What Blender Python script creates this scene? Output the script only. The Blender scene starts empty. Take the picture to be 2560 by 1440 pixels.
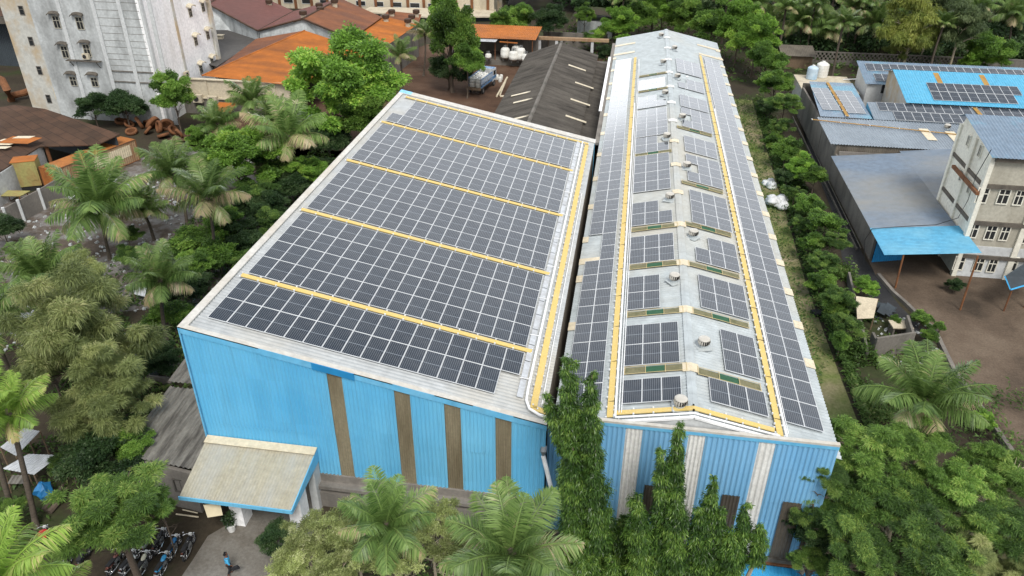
import bpy, bmesh, math, random
import numpy as np
from mathutils import Vector, Matrix, Euler
R = math.radians
PI = math.pi
rnd = random.Random(7)
scene = bpy.context.scene
COL = scene.collection

# ------------------------------------------------------------------ survey: the camera the photo was taken with
FOC, PITCH, ROLL, YAW, CAMH = 1930.1, 0.5405, 0.0056, -0.1512, 37.0
CAM = np.array([0.0, 0.0, CAMH])
_fw = np.array([math.sin(YAW)*math.cos(PITCH), math.cos(YAW)*math.cos(PITCH), -math.sin(PITCH)])
_r0 = np.array([math.cos(YAW), -math.sin(YAW), 0.0])
_u0 = np.cross(_r0, _fw)
_rt = _r0*math.cos(ROLL) + _u0*math.sin(ROLL)
_up = -_r0*math.sin(ROLL) + _u0*math.cos(ROLL)

def at(px, py, z=None, x=None, y=None):
    """world point seen at photo pixel (px,py) on the plane z=, x= or y="""
    v = _fw + _rt*(px-1280)/FOC - _up*(py-720)/FOC
    if z is not None: t = (z-CAMH)/v[2]
    elif x is not None: t = x/v[0]
    else: t = y/v[1]
    p = CAM + v*t
    return Vector((float(p[0]), float(p[1]), float(p[2])))

def proj(p):
    q = np.array([p[0], p[1], p[2]], float) - CAM
    d = q @ _fw
    return (1280+FOC*(q @ _rt)/d, 720-FOC*(q @ _up)/d, d)

def smooth(a, b, x):
    t = max(0.0, min(1.0, (x-a)/(b-a)))
    return t*t*(3-2*t)

def gz(x, y):
    return -3.4*smooth(-6, 1, x)*(1-smooth(33, 46, y))

def gp(px, py):
    """ground point under a pixel"""
    z = 0.0
    for _ in range(6):
        p = at(px, py, z=z); z = gz(p.x, p.y)
    return at(px, py, z=z)

def hgt(base, px, py):
    """height above z=0 of the pixel (px,py) standing over the ground point base"""
    v = _fw + _rt*(px-1280)/FOC - _up*(py-720)/FOC
    return float(CAMH + v[2]/math.hypot(v[0], v[1])*math.hypot(base[0], base[1]))

# ------------------------------------------------------------------ objects
def tag(o, label=None, cat=None, group=None, kind=None):
    if label: o['label'] = label
    if cat: o['category'] = cat
    if group: o['group'] = group
    if kind: o['kind'] = kind
    return o

def thing(name, label, cat, loc=(0, 0, 0), rz=0.0, group=None):
    o = bpy.data.objects.new(name, None)
    COL.objects.link(o)
    o.empty_display_size = 0.3
    o.location = loc; o.rotation_euler = (0, 0, rz)
    return tag(o, label, cat, group)

class MB:
    """collects geometry; build() links it as ONE mesh object"""
    def __init__(s):
        s.v = []; s.f = []; s.m = []; s.a = []
    def add(s, vs, fs, m=0):
        n = len(s.v)
        s.v.extend([tuple(p) for p in vs])
        for f in fs:
            s.f.append(tuple(i+n for i in f)); s.m.append(m)
        return s
    def box(s, c, d, rz=0.0, m=0, rx=0.0, ry=0.0):
        hx, hy, hz = d[0]/2, d[1]/2, d[2]/2
        M = Euler((rx, ry, rz)).to_matrix()
        vs = []
        for sx, sy, sz in ((-1,-1,-1),(1,-1,-1),(1,1,-1),(-1,1,-1),(-1,-1,1),(1,-1,1),(1,1,1),(-1,1,1)):
            vs.append(Vector(c) + M @ Vector((sx*hx, sy*hy, sz*hz)))
        return s.add(vs, [(0,3,2,1),(4,5,6,7),(0,1,5,4),(1,2,6,5),(2,3,7,6),(3,0,4,7)], m)
    def span(s, a, b, m=0):
        return s.box([(a[i]+b[i])/2 for i in range(3)], [abs(b[i]-a[i]) for i in range(3)], m=m)
    def quad(s, a, b, c, d, m=0):
        return s.add([a, b, c, d], [(0, 1, 2, 3)], m)
    def slab(s, pts, t, m=0):
        """polygon with thickness t, downwards"""
        n = len(pts); P = [Vector(p) for p in pts]
        nr = Vector((0, 0, 0))
        for i in range(n):
            nr += P[i].cross(P[(i+1) % n])
        nr.normalize()
        if nr.z < 0: P.reverse(); nr = -nr
        vs = P + [p - nr*t for p in P]
        fs = [tuple(range(n)), tuple(range(2*n-1, n-1, -1))]
        for i in range(n):
            j = (i+1) % n
            fs.append((j, i, i+n, j+n))
        return s.add(vs, fs, m)
    def prism(s, pts, z0, z1, m=0):
        n = len(pts)
        ar = sum(pts[i][0]*pts[(i+1) % n][1]-pts[(i+1) % n][0]*pts[i][1] for i in range(n))
        if ar < 0: pts = list(reversed(pts))
        vs = [(p[0], p[1], z0) for p in pts] + [(p[0], p[1], z1) for p in pts]
        fs = [tuple(range(n-1, -1, -1)), tuple(range(n, 2*n))]
        for i in range(n):
            j = (i+1) % n
            fs.append((i, j, j+n, i+n))
        return s.add(vs, fs, m)
    def wall(s, a, b, z0, z1, t, m=0):
        """upright wall from plan point a to b with thickness t (to its left)"""
        a = Vector((a[0], a[1])); b = Vector((b[0], b[1]))
        d = (b-a).normalized(); n = Vector((-d.y, d.x))*t
        return s.prism([a, b, b+n, a+n], z0, z1, m)
    def tube(s, pts, rad, n=8, m=0, cap=True):
        P = [Vector(p) for p in pts]
        k = len(P)
        rs = rad if isinstance(rad, (list, tuple)) else [rad]*k
        vs = []; fs = []
        ref = None
        for i in range(k):
            d = (P[min(i+1, k-1)] - P[max(i-1, 0)]).normalized()
            if ref is None:
                ref = Vector((0, 0, 1)) if abs(d.z) < 0.9 else Vector((1, 0, 0))
            a = d.cross(ref).normalized(); b = d.cross(a).normalized()
            ref = -b if False else ref
            for j in range(n):
                t = 2*PI*j/n
                vs.append(P[i] + (a*math.cos(t) + b*math.sin(t))*rs[i])
        for i in range(k-1):
            for j in range(n):
                j2 = (j+1) % n
                fs.append((i*n+j, i*n+j2, (i+1)*n+j2, (i+1)*n+j))
        if cap:
            fs.append(tuple(range(n))); fs.append(tuple(range((k-1)*n+n-1, (k-1)*n-1, -1)))
        return s.add(vs, fs, m)
    def lathe(s, prof, n=16, c=(0, 0, 0), m=0):
        """profile [(r,z)...] round the z axis"""
        c = Vector(c); vs = []; fs = []
        k = len(prof)
        for r, z in prof:
            for j in range(n):
                t = 2*PI*j/n
                vs.append(c + Vector((r*math.cos(t), r*math.sin(t), z)))
        for i in range(k-1):
            for j in range(n):
                j2 = (j+1) % n
                fs.append((i*n+j, i*n+j2, (i+1)*n+j2, (i+1)*n+j))
        fs.append(tuple(range(n-1, -1, -1))); fs.append(tuple(range((k-1)*n, k*n)))
        return s.add(vs, fs, m)
    def ring(s, c, axis, r, rr, n=20, k=8, m=0):
        """torus"""
        c = Vector(c); ax = Vector(axis).normalized()
        u = ax.orthogonal().normalized(); w = ax.cross(u)
        vs = []; fs = []
        for i in range(n):
            t = 2*PI*i/n; d = u*math.cos(t)+w*math.sin(t)
            for j in range(k):
                q = 2*PI*j/k
                vs.append(c + d*(r+rr*math.cos(q)) + ax*rr*math.sin(q))
        for i in range(n):
            for j in range(k):
                a = i*k+j; b = i*k+(j+1) % k; c2 = ((i+1) % n)*k+(j+1) % k; d2 = ((i+1) % n)*k+j
                fs.append((a, d2, c2, b))
        return s.add(vs, fs, m)
    def corr(s, p00, p10, p11, p01, pitch=0.25, depth=0.03, m=0, rough=0.0):
        """corrugated sheet: waves step along p00->p10, ribs run p00->p01"""
        p00, p10, p11, p01 = (Vector(p) for p in (p00, p10, p11, p01))
        L = max((p10-p00).length, (p11-p01).length)
        nw = max(2, int(round(L/pitch)))
        nr = (p10-p00).cross(p01-p00).normalized()
        prof = ((0.0, 0.0), (0.18, 0.0), (0.45, 1.0), (0.63, 1.0), (0.90, 0.0))
        us = []
        for i in range(nw):
            for a, h in prof:
                us.append(((i+a)/nw, h))
        us.append((1.0, 0.0))
        rows = max(1, int((p01-p00).length/3.0)) if rough else 1
        vs = []
        rr = random.Random(3)
        for k in range(rows+1):
            t = k/rows
            for u, h in us:
                q = p00.lerp(p10, u).lerp(p01.lerp(p11, u), t)
                vs.append(q + nr*(h*depth + (rr.uniform(-rough, rough) if rough else 0)))
        n = len(us); fs = []
        for k in range(rows):
            for i in range(n-1):
                fs.append((k*n+i, k*n+i+1, (k+1)*n+i+1, (k+1)*n+i))
        return s.add(vs, fs, m)
    def build(s, name, mats, parent=None, smooth_=False, world=True):
        me = bpy.data.meshes.new(name)
        vs = s.v
        o = None
        if parent is not None and world:
            M = wmat(parent).inverted()
            vs = [tuple(M @ Vector(p)) for p in vs]
        me.from_pydata(vs, [], s.f)
        if not isinstance(mats, (list, tuple)): mats = [mats]
        for mm in mats: me.materials.append(mm)
        if len(mats) > 1: me.polygons.foreach_set('material_index', s.m)
        if smooth_: me.polygons.foreach_set('use_smooth', [True]*len(me.polygons))
        me.update()
        o = bpy.data.objects.new(name, me)
        COL.objects.link(o)
        if parent is not None: o.parent = parent
        return o

def wmat(o):
    M = Matrix.LocRotScale(o.location, o.rotation_euler, o.scale)
    return wmat(o.parent) @ M if o.parent else M

KIDS = {}
def kids_of(o):
    return [c for c in COL.objects if c.parent == o]

def dup(root, loc, rz=0.0, label=None, group=None, scale=None, swap=None, tree=None):
    """a copy of a thing with copies of its parts and sub-parts"""
    if root not in KIDS:
        KIDS[root] = [(c, kids_of(c)) for c in kids_of(root)]
    r = root.copy(); COL.objects.link(r); r.location = loc
    r.rotation_euler = (root.rotation_euler[0], root.rotation_euler[1], rz)
    if scale is not None: r.scale = (scale,)*3 if isinstance(scale, (int, float)) else scale
    if label: r['label'] = label
    if group: r['group'] = group
    for c, gs in KIDS[root]:
        d = c.copy(); COL.objects.link(d); d.parent = r
        for g in gs:
            e = g.copy(); COL.objects.link(e); e.parent = d
        if swap: recolor([d], swap)
    if swap: recolor([r], swap)
    return r

def recolor(obs, swap):
    for o in obs:
        if o.type != 'MESH': continue
        for i, ms in enumerate(o.data.materials):
            if ms in swap:
                o.material_slots[i].link = 'OBJECT'
                o.material_slots[i].material = swap[ms]

ORD = ['zeroth', 'first', 'second', 'third', 'fourth', 'fifth', 'sixth', 'seventh', 'eighth', 'ninth', 'tenth', 'eleventh', 'twelfth', 'thirteenth',
       'fourteenth', 'fifteenth', 'sixteenth', 'seventeenth', 'eighteenth', 'nineteenth', 'twentieth']

# ------------------------------------------------------------------ materials
def lin(c):
    return tuple((x/12.92 if x <= 0.04045 else ((x+0.055)/1.055)**2.4) for x in c)

def S(*rgb):
    """sRGB 0-255 to linear"""
    return lin([v/255 for v in rgb]) + (1.0,)

class NT:
    def __init__(s, name):
        s.mat = bpy.data.materials.new(name); s.mat.use_nodes = True
        s.n = s.mat.node_tree.nodes; s.l = s.mat.node_tree.links
        s.p = s.n['Principled BSDF']; s.out = s.n['Material Output']
    def new(s, t, **kw):
        nd = s.n.new(t)
        for k, v in kw.items(): setattr(nd, k, v)
        return nd
    def link(s, a, b): s.l.new(a, b)
    def coord(s, which='Object', scale=(1, 1, 1), loc=(0, 0, 0), rot=(0, 0, 0)):
        tc = s.new('ShaderNodeTexCoord'); mp = s.new('ShaderNodeMapping')
        mp.inputs['Scale'].default_value = scale; mp.inputs['Location'].default_value = loc; mp.inputs['Rotation'].default_value = rot
        s.link(tc.outputs[which], mp.inputs['Vector'])
        return mp.outputs['Vector']
    def noise(s, vec, scale=1.0, detail=4, rough=0.55):
        t = s.new('ShaderNodeTexNoise')
        t.inputs['Scale'].default_value = scale; t.inputs['Detail'].default_value = detail; t.inputs['Roughness'].default_value = rough
        s.link(vec, t.inputs['Vector'])
        return t.outputs['Fac']
    def ramp(s, fac, stops, interp='LINEAR'):
        r = s.new('ShaderNodeValToRGB'); r.color_ramp.interpolation = interp
        e = r.color_ramp.elements
        while len(e) < len(stops): e.new(0.5)
        for i, (p, c) in enumerate(stops):
            e[i].position = p
            e[i].color = c if len(c) == 4 else tuple(c)+(1,)
        s.link(fac, r.inputs['Fac'])
        return r.outputs['Color']
    def mix(s, fac, a, b, mode='MIX'):
        m = s.new('ShaderNodeMix', data_type='RGBA', blend_type=mode)
        for sock, val in ((m.inputs['Factor'], fac), (m.inputs['A'], a), (m.inputs['B'], b)):
            if hasattr(val, 'is_linked') or hasattr(val, 'links'): s.link(val, sock)
            else: sock.default_value = val
        # colour sockets of the Mix node
        return m.outputs['Result']
    def mixc(s, fac, a, b, mode='MIX'):
        m = s.new('ShaderNodeMix'); m.data_type = 'RGBA'; m.blend_type = mode
        ins = {'f': m.inputs[0], 'a': m.inputs[6], 'b': m.inputs[7]}
        for k, val in (('f', fac), ('a', a), ('b', b)):
            if isinstance(val, bpy.types.NodeSocket): s.link(val, ins[k])
            else: ins[k].default_value = val
        return m.outputs[2]
    def math(s, op, a, b=0.0, clamp=False):
        m = s.new('ShaderNodeMath', operation=op); m.use_clamp = clamp
        for i, val in ((0, a), (1, b)):
            if isinstance(val, bpy.types.NodeSocket): s.link(val, m.inputs[i])
            else: m.inputs[i].default_value = val
        return m.outputs[0]
    def bump(s, h, strength=0.3, dist=0.05):
        b = s.new('ShaderNodeBump'); b.inputs['Strength'].default_value = strength; b.inputs['Distance'].default_value = dist
        s.link(h, b.inputs['Height']); s.link(b.outputs['Normal'], s.p.inputs['Normal'])
    def base(s, c):
        if isinstance(c, bpy.types.NodeSocket): s.link(c, s.p.inputs['Base Color'])
        else: s.p.inputs['Base Color'].default_value = c
    def set(s, rough=0.6, metal=0.0, spec=0.5):
        s.p.inputs['Roughness'].default_value = rough; s.p.inputs['Metallic'].default_value = metal
        s.p.inputs['Specular IOR Level'].default_value = spec

def m_plain(name, c, rough=0.6, metal=0.0, var=0.12, scale=1.5, spec=0.5):
    """paint or plastic with slight mottling"""
    t = NT(name); v = t.coord('Object')
    f = t.noise(v, scale, 5)
    lo = tuple(x*(1-var) for x in c[:3])+(1,); hi = tuple(min(1, x*(1+var)) for x in c[:3])+(1,)
    t.base(t.ramp(f, [(0.3, lo), (0.7, hi)])); t.set(rough, metal, spec)
    return t.mat

def m_stain(name, c, stain, amount=0.5, scale=0.6, rough=0.75, stretch=(1, 1, 0.25), fine=6.0, bump=0.15, thr=(0.45, 0.7), metal=0.0, spec=0.4):
    """weathered surface: base colour, patches of stain (runs when stretched), fine grain"""
    t = NT(name)
    f1 = t.noise(t.coord('Object', stretch), scale, 6, 0.62)
    f2 = t.noise(t.coord('Object'), fine, 5, 0.6)
    k = t.ramp(f1, [(thr[0], (0, 0, 0)), (thr[1], (amount,)*3)])
    g = t.ramp(f2, [(0.3, tuple(x*0.82 for x in c[:3])), (0.7, tuple(min(1, x*1.12) for x in c[:3]))])
    t.base(t.mixc(k, g, stain)); t.set(rough, metal, spec)
    if bump: t.bump(f2, bump, 0.02)
    return t.mat
# material library
M = {}
M['roof_galv'] = m_stain('galvanised_roof', (0.40, 0.425, 0.435, 1), (0.45, 0.41, 0.32, 1), 0.6, 0.10, 0.5, (1, 1, 1), 1.5, 0.0, (0.48, 0.70), 0.0, 0.4)
M['roof_galv_b'] = m_stain('galvanised_roof_bluish', (0.41, 0.455, 0.47, 1), (0.46, 0.41, 0.31, 1), 0.6, 0.07, 0.55, (1, 0.5, 1), 1.2, 0.0, (0.48, 0.70), 0.0, 0.3)
M['flash'] = m_stain('white_flashing', (0.54, 0.53, 0.49, 1), (0.44, 0.37, 0.27, 1), 0.5, 0.35, 0.5, (1, 1, 1), 3, 0.0)
def m_clad(name, c, c2, dirt, amount=0.35):
    """painted sheet: faded patches, thin run-off streaks, faint sheet-to-sheet tone steps"""
    t = NT(name)
    patch = t.ramp(t.noise(t.coord('Object', (1, 1, 0.5)), 0.10, 5, 0.6), [(0.35, (0, 0, 0)), (0.72, (1, 1, 1))])
    col = t.mixc(patch, c, c2)
    sp = t.new('ShaderNodeSeparateXYZ'); t.link(t.coord('Object'), sp.inputs[0])
    cell = t.math('FLOOR', t.math('ADD', t.math('DIVIDE', sp.outputs['X'], 1.05), t.math('MULTIPLY', t.math('FLOOR', t.math('DIVIDE', sp.outputs['Z'], 3.1)), 7.3)))
    wn_ = t.new('ShaderNodeTexWhiteNoise'); wn_.noise_dimensions = '1D'; t.link(cell, wn_.inputs['W'])
    tone = t.ramp(wn_.outputs['Value'], [(0, (0.94, 0.95, 0.96)), (1, (1.04, 1.03, 1.03))])
    col = t.mixc(1.0, col, tone, 'MULTIPLY')
    st = t.ramp(t.noise(t.coord('Object', (5, 5, 0.22)), 1.0, 6, 0.65), [(0.52, (0, 0, 0)), (0.75, (amount,)*3)])
    col = t.mixc(st, col, dirt)
    t.base(col); t.set(0.48, 0, 0.4)
    return t.mat
M['blue_wall'] = m_clad('blue_sheet_wall', (0.085, 0.40, 0.68, 1), (0.19, 0.54, 0.77, 1), (0.10, 0.22, 0.30, 1), 0.4)
M['blue_wall_pale'] = m_clad('pale_blue_sheet_wall', (0.17, 0.42, 0.67, 1), (0.27, 0.52, 0.73, 1), (0.16, 0.25, 0.32, 1), 0.4)
M['blue_trim'] = m_stain('light_blue_trim', (0.13, 0.44, 0.70, 1), (0.22, 0.52, 0.74, 1), 0.6, 0.4, 0.4, (1, 1, 1), 2, 0.0)
M['blue_deep'] = m_plain('deep_blue_trim', (0.02, 0.23, 0.50, 1), 0.4)
M['blue_awning'] = m_stain('sky_blue_awning', (0.075, 0.32, 0.50, 1), (0.16, 0.39, 0.50, 1), 0.7, 0.25, 0.42, (1, 1, 1), 2, 0.0)
M['blue_bright'] = m_stain('bright_blue_awning', (0.03, 0.30, 0.60, 1), (0.08, 0.42, 0.70, 1), 0.6, 0.6, 0.25, (1, 1, 1), 3, 0.0)
M['brown_strip'] = m_stain('algae_brown_translucent_sheet', (0.26, 0.225, 0.15, 1), (0.12, 0.095, 0.055, 1), 0.8, 0.8, 0.6, (1, 1, 0.15), 5, 0.1, (0.4, 0.65))
M['dark_strip'] = m_stain('dark_louvre_sheet', (0.10, 0.085, 0.065, 1), (0.04, 0.035, 0.028, 1), 0.8, 0.8, 0.6, (1, 1, 0.15), 5, 0.1, (0.4, 0.65))
M['white_strip'] = m_stain('milky_translucent_sheet', (0.76, 0.76, 0.73, 1), (0.60, 0.58, 0.53, 1), 0.6, 0.6, 0.5, (1, 1, 0.15), 4, 0.0)
M['cream_sky'] = m_stain('cream_skylight_sheet', (0.66, 0.58, 0.42, 1), (0.5, 0.42, 0.28, 1), 0.5, 0.8, 0.5, (1, 1, 1), 4, 0.0)
M['concrete'] = m_stain('weathered_concrete', (0.23, 0.21, 0.185, 1), (0.09, 0.085, 0.075, 1), 0.75, 0.45, 0.9, (1, 1, 0.35), 5)
M['concrete_dark'] = m_stain('mossy_concrete', (0.17, 0.155, 0.135, 1), (0.05, 0.05, 0.04, 1), 0.8, 0.5, 0.9, (1, 1, 0.3), 5)
M['white_wall'] = m_stain('white_plaster', (0.56, 0.58, 0.58, 1), (0.36, 0.37, 0.36, 1), 0.65, 0.25, 0.85, (1, 1, 0.3), 3, 0.1, (0.45, 0.75))
M['white_clean'] = m_stain('bright_white_plaster', (0.90, 0.91, 0.91, 1), (0.50, 0.49, 0.44, 1), 0.6, 0.3, 0.8, (1, 1, 0.15), 3, 0.05, (0.55, 0.8))
M['grey_plaster'] = m_stain('grey_weathered_plaster', (0.50, 0.525, 0.525, 1), (0.16, 0.165, 0.16, 1), 0.85, 0.45, 0.9, (1, 1, 0.35), 3, 0.1, (0.42, 0.72))
M['peel_wall'] = m_stain('peeling_cream_plaster', (0.50, 0.50, 0.46, 1), (0.44, 0.33, 0.19, 1), 0.85, 0.3, 0.9, (1, 1, 0.8), 2, 0.1, (0.45, 0.62))
M['cream_wall'] = m_stain('cream_plaster', (0.56, 0.50, 0.38, 1), (0.24, 0.19, 0.13, 1), 0.7, 0.5, 0.9, (1, 1, 0.25), 4, 0.1, (0.5, 0.75))
M['tan_wall'] = m_stain('greyish_tan_plaster', (0.42, 0.40, 0.33, 1), (0.25, 0.23, 0.18, 1), 0.7, 0.5, 0.9, (1, 1, 0.25), 4, 0.1, (0.45, 0.75))
M['ivory_wall'] = m_stain('ivory_plaster', (0.74, 0.72, 0.62, 1), (0.4, 0.36, 0.28, 1), 0.6, 0.4, 0.85, (1, 1, 0.2), 4, 0.1, (0.5, 0.78))
M['black_trim'] = m_stain('soot_stained_band', (0.12, 0.105, 0.085, 1), (0.045, 0.04, 0.035, 1), 0.8, 0.8, 0.9, (1, 1, 0.5), 5)
M['rust_orange'] = m_stain('orange_rust_roof', (0.42, 0.135, 0.022, 1), (0.17, 0.065, 0.022, 1), 0.9, 0.3, 0.8, (0.35, 1.2, 1), 1.2, 0.0, (0.42, 0.72))
M['rust_red'] = m_stain('red_rust_roof', (0.225, 0.088, 0.040, 1), (0.11, 0.055, 0.038, 1), 0.95, 0.22, 0.8, (0.4, 1.2, 1), 1.0, 0.0, (0.4, 0.7))
M['rust_maroon'] = m_stain('maroon_rust_roof', (0.155, 0.065, 0.055, 1), (0.10, 0.055, 0.05, 1), 0.8, 0.06, 0.8, (1, 0.6, 1), 1.0, 0.0, (0.4, 0.7))
M['brown_roof'] = m_stain('dark_brown_tile_roof', (0.062, 0.036, 0.024, 1), (0.10, 0.05, 0.03, 1), 0.7, 0.15, 0.85, (1, 1, 1), 2.5, 0.15, (0.45, 0.7))
t_ = NT('dark_brown_sheet_roof'); bt = t_.new('ShaderNodeTexBrick'); t_.link(t_.coord('Object', (1, 1, 1), (0, 0, 0), (0, 0, 0.5)), bt.inputs['Vector'])
bt.inputs['Scale'].default_value = 1.0; bt.inputs['Brick Width'].default_value = 2.6; bt.inputs['Row Height'].default_value = 1.1; bt.inputs['Mortar Size'].default_value = 0.035
bt.inputs['Color1'].default_value = (0.066, 0.040, 0.026, 1); bt.inputs['Color2'].default_value = (0.092, 0.052, 0.033, 1); bt.inputs['Mortar'].default_value = (0.035, 0.022, 0.016, 1)
nn = t_.ramp(t_.noise(t_.coord('Object'), 0.35, 7, 0.65), [(0.35, (0.7, 0.7, 0.7)), (0.7, (1.25, 1.2, 1.15))]); t_.base(t_.mixc(1.0, bt.outputs['Color'], nn, 'MULTIPLY')); t_.set(0.85, 0, 0.3); M['brown_roof'] = t_.mat
M['black_roof'] = m_stain('tarred_black_roof', (0.100, 0.090, 0.076, 1), (0.028, 0.024, 0.020, 1), 0.95, 0.5, 0.85, (0.35, 1.6, 1), 3.5, 0.1, (0.38, 0.68))
M['grey_roof'] = m_stain('grey_felt_roof', (0.085, 0.08, 0.075, 1), (0.05, 0.048, 0.045, 1), 0.8, 0.2, 0.85, (1, 1, 1), 2)
M['zinc'] = m_stain('blue_grey_zinc_roof', (0.145, 0.195, 0.26, 1), (0.27, 0.25, 0.20, 1), 0.6, 0.13, 0.45, (0.5, 1, 1), 1.6, 0.0, (0.42, 0.68))
M['zinc_light'] = m_stain('pale_zinc_roof', (0.21, 0.255, 0.30, 1), (0.12, 0.15, 0.18, 1), 0.75, 0.16, 0.42, (1, 0.4, 1), 1.6, 0.0, (0.42, 0.7))
M['zinc_blue'] = m_stain('faded_blue_zinc_roof', (0.16, 0.225, 0.30, 1), (0.11, 0.36, 0.49, 1), 0.6, 0.16, 0.42, (1, 1, 1), 1.6, 0.0, (0.5, 0.62))
M['blue_roof'] = m_stain('sky_blue_roof', (0.075, 0.36, 0.56, 1), (0.11, 0.43, 0.62, 1), 0.6, 0.2, 0.42, (1, 0.3, 1), 2, 0.0)
M['old_sheet'] = m_stain('streaked_grey_sheet', (0.215, 0.205, 0.18, 1), (0.045, 0.04, 0.035, 1), 0.85, 0.9, 0.75, (2.6, 0.35, 1), 6, 0.1, (0.42, 0.66))
M['porch_sheet'] = m_stain('beige_ribbed_canopy', (0.40, 0.37, 0.28, 1), (0.40, 0.42, 0.42, 1), 0.7, 0.3, 0.55, (2, 0.35, 1), 3, 0.0, (0.4, 0.7))
M['silver_sheet'] = m_stain('silver_corrugated_sheet', (0.50, 0.53, 0.56, 1), (0.26, 0.25, 0.24, 1), 0.6, 0.9, 0.45, (1, 1, 1), 4, 0.0)
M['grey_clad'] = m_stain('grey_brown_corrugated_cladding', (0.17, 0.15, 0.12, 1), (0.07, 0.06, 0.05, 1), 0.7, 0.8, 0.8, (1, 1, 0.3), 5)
M['slate_clad'] = m_stain('blue_grey_cladding', (0.045, 0.058, 0.068, 1), (0.025, 0.03, 0.035, 1), 0.7, 0.4, 0.8, (1, 1, 0.3), 5)
M['rust_steel'] = m_stain('rusty_steel', (0.20, 0.085, 0.035, 1), (0.08, 0.035, 0.02, 1), 0.7, 1.2, 0.85, (1, 1, 0.5), 6)
M['cont_orange'] = m_stain('rusty_orange_container_paint', (0.40, 0.15, 0.035, 1), (0.16, 0.055, 0.02, 1), 0.7, 0.5, 0.75, (1, 1, 0.4), 4)
M['cont_beige'] = m_stain('faded_beige_container_side', (0.36, 0.25, 0.15, 1), (0.24, 0.10, 0.04, 1), 0.7, 0.8, 0.8, (1, 1, 0.25), 4)
M['cab_green'] = m_stain('faded_green_cabinet_paint', (0.33, 0.30, 0.11, 1), (0.30, 0.12, 0.05, 1), 0.6, 1.0, 0.7, (1, 1, 0.5), 4)
M['yellow'] = m_stain('yellow_grating', (0.66, 0.49, 0.16, 1), (0.60, 0.48, 0.25, 1), 0.5, 1.0, 0.7, (1, 1, 1), 12, 0.2)
M['rust_walk'] = m_stain('rusted_yellow_grating', (0.40, 0.24, 0.06, 1), (0.22, 0.09, 0.03, 1), 0.8, 1.4, 0.8, (1, 1, 1), 12, 0.2)
M['pipe_white'] = m_plain('white_pipe', (0.82, 0.83, 0.83, 1), 0.35)
M['alu'] = m_plain('aluminium_frame', (0.62, 0.645, 0.66, 1), 0.38, 0.0)
M['steel'] = m_plain('grey_steel', (0.30, 0.31, 0.31, 1), 0.45, 0.6)
M['vent_white'] = m_plain('pale_vent_metal', (0.50, 0.48, 0.43, 1), 0.5)
M['dark'] = m_plain('black_metal', (0.018, 0.018, 0.018, 1), 0.7)  # even near-black metal for vent throats, fans and the cabinet plinth
M['net_green'] = m_stain('green_net', (0.030, 0.10, 0.055, 1), (0.05, 0.14, 0.08, 1), 0.6, 3, 0.85, (1, 1, 1), 20, 0.3)
M['net_straw'] = m_stain('weathered_sheet_under_net', (0.19, 0.18, 0.105, 1), (0.09, 0.10, 0.05, 1), 0.7, 2.5, 0.85, (1, 1, 1), 12, 0.2)
M['rope'] = m_plain('straw_rope', (0.55, 0.45, 0.24, 1), 0.9)
M['cable'] = m_plain('black_cable', (0.02, 0.02, 0.02, 1), 0.6)
M['rubber'] = m_plain('black_rubber', (0.018, 0.018, 0.019, 1), 0.75)
M['bike_black'] = m_plain('black_gloss_paint', (0.015, 0.015, 0.017, 1), 0.22)
M['bike_blue'] = m_plain('blue_gloss_paint', (0.02, 0.14, 0.32, 1), 0.25)
M['bike_cyan'] = m_plain('bright_blue_gloss_paint', (0.03, 0.27, 0.52, 1), 0.25)
M['bike_cream'] = m_plain('cream_gloss_paint', (0.60, 0.58, 0.44, 1), 0.25)
M['bike_red'] = m_plain('maroon_gloss_paint', (0.14, 0.045, 0.03, 1), 0.3)
M['bike_grey'] = m_plain('silver_gloss_paint', (0.32, 0.33, 0.34, 1), 0.28)
M['seat'] = m_plain('black_vinyl', (0.02, 0.02, 0.021, 1), 0.5)
M['chrome'] = m_plain('chrome', (0.6, 0.6, 0.6, 1), 0.15, 0.9)
M['plate'] = m_plain('white_number_plate', (0.72, 0.72, 0.70, 1), 0.5)
M['lens'] = m_plain('lamp_lens', (0.6, 0.62, 0.6, 1), 0.12)
M['skin'] = m_plain('brown_skin', (0.16, 0.075, 0.045, 1), 0.55)
M['hair'] = m_plain('black_hair', (0.010, 0.009, 0.009, 1), 0.5)
M['shirt'] = m_plain('sky_blue_cloth', (0.055, 0.36, 0.62, 1), 0.85)
M['trousers'] = m_plain('dark_cloth', (0.014, 0.015, 0.019, 1), 0.85)
M['red_cloth'] = m_plain('crimson_cloth', (0.40, 0.010, 0.016, 1), 0.8)
M['truck_blue'] = m_stain('truck_blue_paint', (0.09, 0.22, 0.42, 1), (0.26, 0.30, 0.34, 1), 0.6, 1.2, 0.5)
M['truck_white'] = m_stain('truck_white_paint', (0.58, 0.60, 0.62, 1), (0.30, 0.28, 0.24, 1), 0.6, 1.2, 0.5)
M['plastic_white'] = m_stain('white_plastic', (0.72, 0.72, 0.68, 1), (0.50, 0.46, 0.38, 1), 0.5, 1.2, 0.45)
M['tank_blue'] = m_stain('faded_blue_plastic_tank', (0.48, 0.60, 0.70, 1), (0.22, 0.42, 0.62, 1), 0.6, 0.8, 0.45, (1, 1, 1), 2)
M['glass_dark'] = m_plain('dark_window_glass', (0.025, 0.028, 0.03, 1), 0.12)
M['wood'] = m_stain('weathered_timber', (0.20, 0.14, 0.09, 1), (0.10, 0.07, 0.045, 1), 0.7, 1.5, 0.85)
M['bark'] = m_stain('grey_brown_bark', (0.13, 0.10, 0.075, 1), (0.06, 0.045, 0.035, 1), 0.8, 2, 0.95, (1, 1, 0.3), 8, 0.5)
M['bark_pale'] = m_stain('pale_bark', (0.42, 0.36, 0.26, 1), (0.17, 0.14, 0.10, 1), 0.7, 2, 0.9, (1, 1, 0.3), 8, 0.4)
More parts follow.
